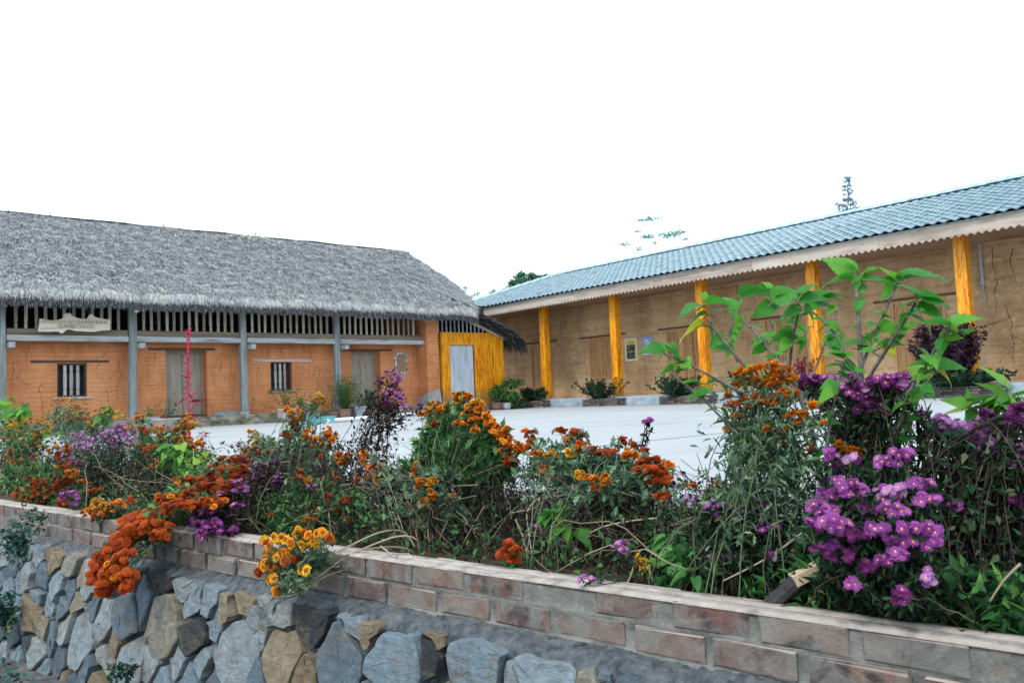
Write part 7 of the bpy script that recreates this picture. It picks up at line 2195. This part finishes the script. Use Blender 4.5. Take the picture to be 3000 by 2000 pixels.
mum("aster", "pale pink and magenta asters on dark stems at the right edge of the bed", G2, 2880, .42,
    [(2755, 1240, 22, 12, 9, 'lilac', 0), (2790, 1240, 26, 12, 10, ('lilac', 'purple'), 0), (2760, 1220, 10, 6, 3, 'lilac', 0), (2740, 1275, 14, 8, 4, ('purple', 'lilac'), 0), (2775, 1262, 22, 10, 6, 'lilac', 0), (2890, 1235, 22, 10, 9, ('purple', 'lilac'), .02), (2870, 1250, 24, 14, 10, ('purple', 'lilac'), .02), (2835, 1262, 20, 12, 8, ('purple', 'lilac'), 0), (2865, 1280, 26, 10, 8, ('purple', 'wine'), 0), (2905, 1268, 20, 12, 9, ('purple', 'lilac'), 0), (2930, 1290, 26, 16, 12, ('purple', 'lilac'), 0), (2960, 1310, 28, 14, 12, ('purple', 'lilac'), 0), (2985, 1330, 20, 14, 9, 'lilac', 0), (2975, 1350, 26, 14, 9, ('purple', 'lilac'), 0), (2900, 1315, 24, 12, 6, ('purple', 'lilac'), 0), (2945, 1270, 20, 8, 5, 'wine', 0), (2890, 1212, 16, 6, 4, 'wine', 0), (2985, 1195, 18, 12, 8, 'wine', 0), (2975, 1220, 20, 10, 8, ('purple', 'wine'), 0), (2995, 1240, 10, 10, 4, ('purple', 'lilac'), 0), (2950, 1232, 10, 7, 3, ('purple', 'lilac'), 0), (2890, 1350, 16, 7, 3, ('purple', 'lilac'), 0), (2800, 1480, 16, 7, 4, 'purple', -.1), (2840, 1340, 30, 14, 4, 'lilac', 0), (2960, 1375, 26, 12, 5, ('purple', 'lilac'), 0), (2980, 1465, 18, 10, 5, ('wine',), -.05)],
    MT['aster_leaf'], MT['stem_dark'], per=20, llen=.030, wr=.42, tmpl=T_SIMPLE, bare=.05, spread=.16, face=.3,
    masses=[(2830, 1440, 60, 60, 360, .03), (2900, 1460, 80, 70, 460, .04), (2880, 1560, 110, 60, 1100, -.03), (2960, 1480, 60, 70, 560, 0), (2900, 1660, 120, 60, 1000, -.05), (2800, 1600, 60, 70, 600, -.02), (2960, 1740, 80, 50, 500, -.08)], kinds_size=0.47, more=2.3)
mum("aster", "mauve asters half hidden behind the thin stems left of the mulberry foot", G2, 2140, .28,
    [(2095, 1485, 26, 14, 12, ('purple', 'lilac'), 0), (2125, 1492, 22, 14, 9, 'purple', 0), (2160, 1510, 12, 14, 6, 'lilac', 0), (2150, 1535, 16, 14, 7, 'purple', 0), (2080, 1480, 14, 8, 4, 'lilac', 0), (2250, 1540, 26, 18, 9, ('purple', 'wine'), -.03), (2180, 1560, 22, 12, 5, 'wine', 0), (2280, 1630, 30, 10, 7, ('lilac', 'wine'), -.05), (2115, 1635, 24, 9, 6, 'lilac', -.04), (2140, 1625, 16, 8, 4, 'lilac', -.04), (2030, 1462, 18, 8, 4, 'lilac', .1), (2240, 1480, 20, 20, 5, ('lilac', 'wine'), 0), (2210, 1545, 14, 12, 4, 'wine', 0)],
    MT['aster_leaf'], MT['stem_dark'], per=14, llen=.030, wr=.4, tmpl=T_NARROW, spread=.12, masses=[(2140, 1540, 80, 40, 420, 0), (2250, 1600, 70, 40, 360, -.03)], kinds_size=0.47, more=1.8)

# ---- dead tangle through the middle of the bed
tb_ = bedpt(1600, 1560, .45)
tb_[2] = -.08
o = thing("dead_stems", "tangle of bare brown dead stems through the middle of the bed", "dry brush", tuple(tb_))
segs = []
for _ in range(430):
    px = rng.uniform(1150, 2350)
    v = rng.uniform(.25, .85)
    a = bedpt(px, 1560, v)
    a[2] = -.07
    h = rng.uniform(.05, .34)
    b = a + WD * rng.normal(0, .30) + WI * rng.normal(0, .08) + np.array([0, 0, h])
    segs.append((a, b, np.array([0, 0, rng.uniform(-.02, .12)]) + WD * rng.normal(0, .06)))
twigs(o, tb_, segs, MT['stem_dark'], "dark_stems", .0022)
segs = []
for _ in range(26):
    px = rng.uniform(1180, 2150)
    v = rng.uniform(.2, .55)
    a = bedpt(px, 1560, v)
    a[2] = -.07
    b = a + WD * rng.normal(0, .34) + WI * rng.normal(0, .06) + np.array([0, 0, rng.uniform(.08, .30)])
    segs.append((a, b, np.array([0, 0, rng.uniform(.02, .16)]) + WD * rng.normal(0, .08)))
twigs(o, tb_, segs, MT['stem_tan'], "pale_stems", .0026)
guide = [[(1400, 1420, .45), (1300, 1430, .43), (1240, 1480, .40), (1210, 1560, .35)], [(1660, 1450, .45), (1580, 1460, .42), (1545, 1500, .38), (1550, 1560, .32), (1560, 1640, .25)], [(1950, 1515, .4), (1850, 1525, .38), (1760, 1545, .34), (1700, 1580, .30)],
         [(1500, 1395, .5), (1600, 1385, .5), (1700, 1400, .5), (1800, 1430, .48)], [(1420, 1480, .4), (1380, 1550, .36), (1340, 1620, .3)], [(1510, 1520, .3), (1535, 1580, .28), (1550, 1640, .22), (1575, 1670, .18)], [(1560, 1560, .3), (1540, 1555, .28), (1535, 1590, .26), (1570, 1640, .2), (1620, 1680, .16)],
         [(2350, 1560, .2), (2270, 1620, .18), (2200, 1660, .15), (2120, 1700, .12)], [(2990, 1650, .1), (2940, 1700, .1), (2900, 1760, .1)], [(1860, 1640, .18), (1850, 1680, .14), (1835, 1710, .11)]]
stems_obj("bent_stems", np.array([smooth_path([bedpt(*p) for p in g], 16) for g in guide]), np.linspace(.0032, .0018, 16)[None].repeat(len(guide), 0), MT['stem_tan'], o, tb_, 5)
n = 5200
px = rng.uniform(1150, 3000, n)
pos = np.array([bedpt(x, 1560, v) for x, v in zip(px, rng.uniform(.22, .85, n))])
pos[:, 2] = -.07 + (rng.random(n) ** 1.5) * .27
leaves_obj("withered_leaves", pos, rand_dirs(n), rng.uniform(.012, .032, n), .45, T_SIMPLE, MT['dry_leaf'], o, tb_)

tb2 = bedpt(500, 1450, .45)
tb2[2] = -.08
o = thing("dead_stems", "grey dry stems between the flower clumps on the left", "dry brush", tuple(tb2))
segs = []
for _ in range(420):
    px = rng.uniform(-20, 1150)
    a = bedpt(px, 1450, rng.uniform(.15, .9))
    a[2] = -.07
    b = a + WD * rng.normal(0, .30) + WI * rng.normal(0, .12) + np.array([0, 0, rng.uniform(.05, .42)])
    segs.append((a, b, np.array([0, 0, rng.uniform(-.02, .14)]) + WD * rng.normal(0, .08)))
twigs(o, tb2, segs[:300], MT['stem_dark'], "dark_stems", .0026)
twigs(o, tb2, segs[300:], MT['stem_tan'], "pale_stems", .0026)
n = 5200
pos = np.array([bedpt(x, 1450, v) for x, v in zip(rng.uniform(-40, 1150, n), rng.uniform(.12, .95, n))])
pos[:, 2] = -.06 + (rng.random(n) ** 1.4) * .34
leaves_obj("withered_leaves", pos, rand_dirs(n), rng.uniform(.014, .038, n), .42, T_SIMPLE, MT['dry_leaf'], o, tb2)

# ---- undergrowth: weeds over the bed and the ground below the wall
def ground_cover(name, n, xr, vr, hr, mat, L, wr, tmpl, power=1.6):
    pos = np.array([bedpt(x, 1600, v) for x, v in zip(rng.uniform(*xr, n), rng.uniform(*vr, n))])
    den = np.array([mnoise.noise(Vector((p[0] * 3.1, p[1] * 3.1, 2))) for p in pos])
    ok = den > rng.uniform(-.55, .25, n)
    pos = pos[ok]
    pos[:, 2] = -.082 + hr * rng.random(len(pos)) ** power * np.clip(.7 + den[ok], .25, 1.3)
    V, F = spread_leaves(pos, rand_dirs(len(pos)) + np.array([0, 0, .25]), rng.normal(size=(len(pos), 3)) * .5 + np.array([0, 0, 1.0]), L * rng.uniform(.5, 1.2, len(pos)), L * wr * rng.uniform(.6, 1.1, len(pos)), *tmpl)
    o = link(name, np_mesh(name, V, F, mat, np.repeat(rng.random(len(pos)), len(tmpl[0]))))
    return props(o, kind="stuff")


ground_cover("bed_undergrowth", 9000, (-120, 3080), (.14, 1.25), .13, MT['weed'], .034, .55, T_SIMPLE)
ground_cover("bed_undergrowth", 4200, (1900, 3080), (.11, .55), .15, MT['weed'], .048, .45, T_SIMPLE, 1.2)
ground_cover("bed_grass", 2600, (1950, 3080), (.12, .5), .10, MT['weed'], .085, .10, T_NARROW)
ground_cover("bed_undergrowth", 4200, (-100, 1200), (.16, 1.2), .17, MT['mum_leaf'], .040, .5, T_LOBED, 1.2)
n = 5200
uu, yy = rng.uniform(-5.6, 0.8, n), -.28 - np.abs(rng.normal(0, .55, n))
den = np.array([mnoise.noise(Vector((a * 1.8, b * 1.8, 9))) + .5 * mnoise.noise(Vector((a * 5, b * 5, 3))) for a, b in zip(uu, yy)])
ok = den > rng.uniform(-.25, .22, n)
pos = WC[None] + WD[None] * uu[ok, None] + WI[None] * yy[ok, None]
pos[:, 2] = -.835 + .10 * rng.random(len(pos)) ** 1.5
V, F = spread_leaves(pos, rand_dirs(len(pos)) * np.array([1, 1, .5]) + np.array([0, 0, .2]), rng.normal(size=(len(pos), 3)) * .4 + np.array([0, 0, 1.0]), .045 * rng.uniform(.5, 1.3, len(pos)), .03 * rng.uniform(.6, 1.2, len(pos)), *T_SIMPLE)
props(link("ground_weeds", np_mesh("ground_weeds", V, F, MT['low_weed'], np.repeat(rng.random(len(pos)), 5))), kind="stuff")
# fern-like weeds rooted in the wall's joints and the creeper at its left end
for lab, px, py, n_, L in (("fern weed sprouting from a joint low in the stones at left", 352, 1965, 90, .035), ("dark creeper hanging down the wall's left end over the mortar ledge", 45, 1590, 260, .034), ("small dark creeper strand on the brick at the wall's left end", 92, 1520, 110, .03), ("low dark creeper over the stones at the photo's left edge", 10, 1790, 300, .036)):
    c = bedpt(px, py, -.26 if py > 1700 else -.16)
    o = thing("creeper", lab, "plant", tuple(c))
    r = 34 if n_ > 100 else 18
    k = np.linalg.norm(c - CAMP) / FPX
    q = rand_dirs(n_) * rng.random((n_, 1)) ** .5
    pos = c + RT * q[:, :1] * r * k + UP * q[:, 1:2] * r * 1.5 * k + WI * q[:, 2:] * .05
    leaves_obj("leaves", pos, rand_dirs(n_) + np.array([0, 0, -.3]), L * rng.uniform(.6, 1.2, n_), .55, T_SIMPLE, MT['low_weed'], o, c)
    P = curves_between(np.tile(c + WI * .08, (6, 1)), pos[:6], np.zeros((1, 3)), 5, .01)
    stems_obj("stems", P, np.full((6, 5), .0025), MT['stem_dark'], o, c)

# ---- broken stake leaning on the parapet
a, b, c = bedpt(2255, 1775, .10), bedpt(2345, 1690, .12), bedpt(2418, 1652, .16)
o = thing("broken_stake", "charred broken stake with a pale split end leaning in the bed at right", "stake", tuple(a))
MB().tube([tuple(a - a), tuple((b - a) * .5), tuple(b - a)], [.021, .019, .020], 9).build("charred_shaft", MT['stake_dark'], o)
ax = unit(c - b)
sd = unit(np.cross(ax, [0, 0, 1]))
up_ = np.cross(sd, ax)
L = np.linalg.norm(c - b)
MB().add([(b - a) + sd * x + up_ * y + ax * t for t, w in ((-.02, 1.0), (L * .75, .95), (L, .5)) for x, y in ((-.017 * w, -.012 * w), (.017 * w, -.012 * w), (.017 * w, .014 * w), (-.017 * w, .014 * w))],
         [(0, 1, 5, 4), (1, 2, 6, 5), (2, 3, 7, 6), (3, 0, 4, 7), (4, 5, 9, 8), (5, 6, 10, 9), (6, 7, 11, 10), (7, 4, 8, 11), (8, 9, 10, 11), (3, 2, 1, 0)]).build("split_end", MT['stake_pale'], o)

bpy.context.view_layer.update()
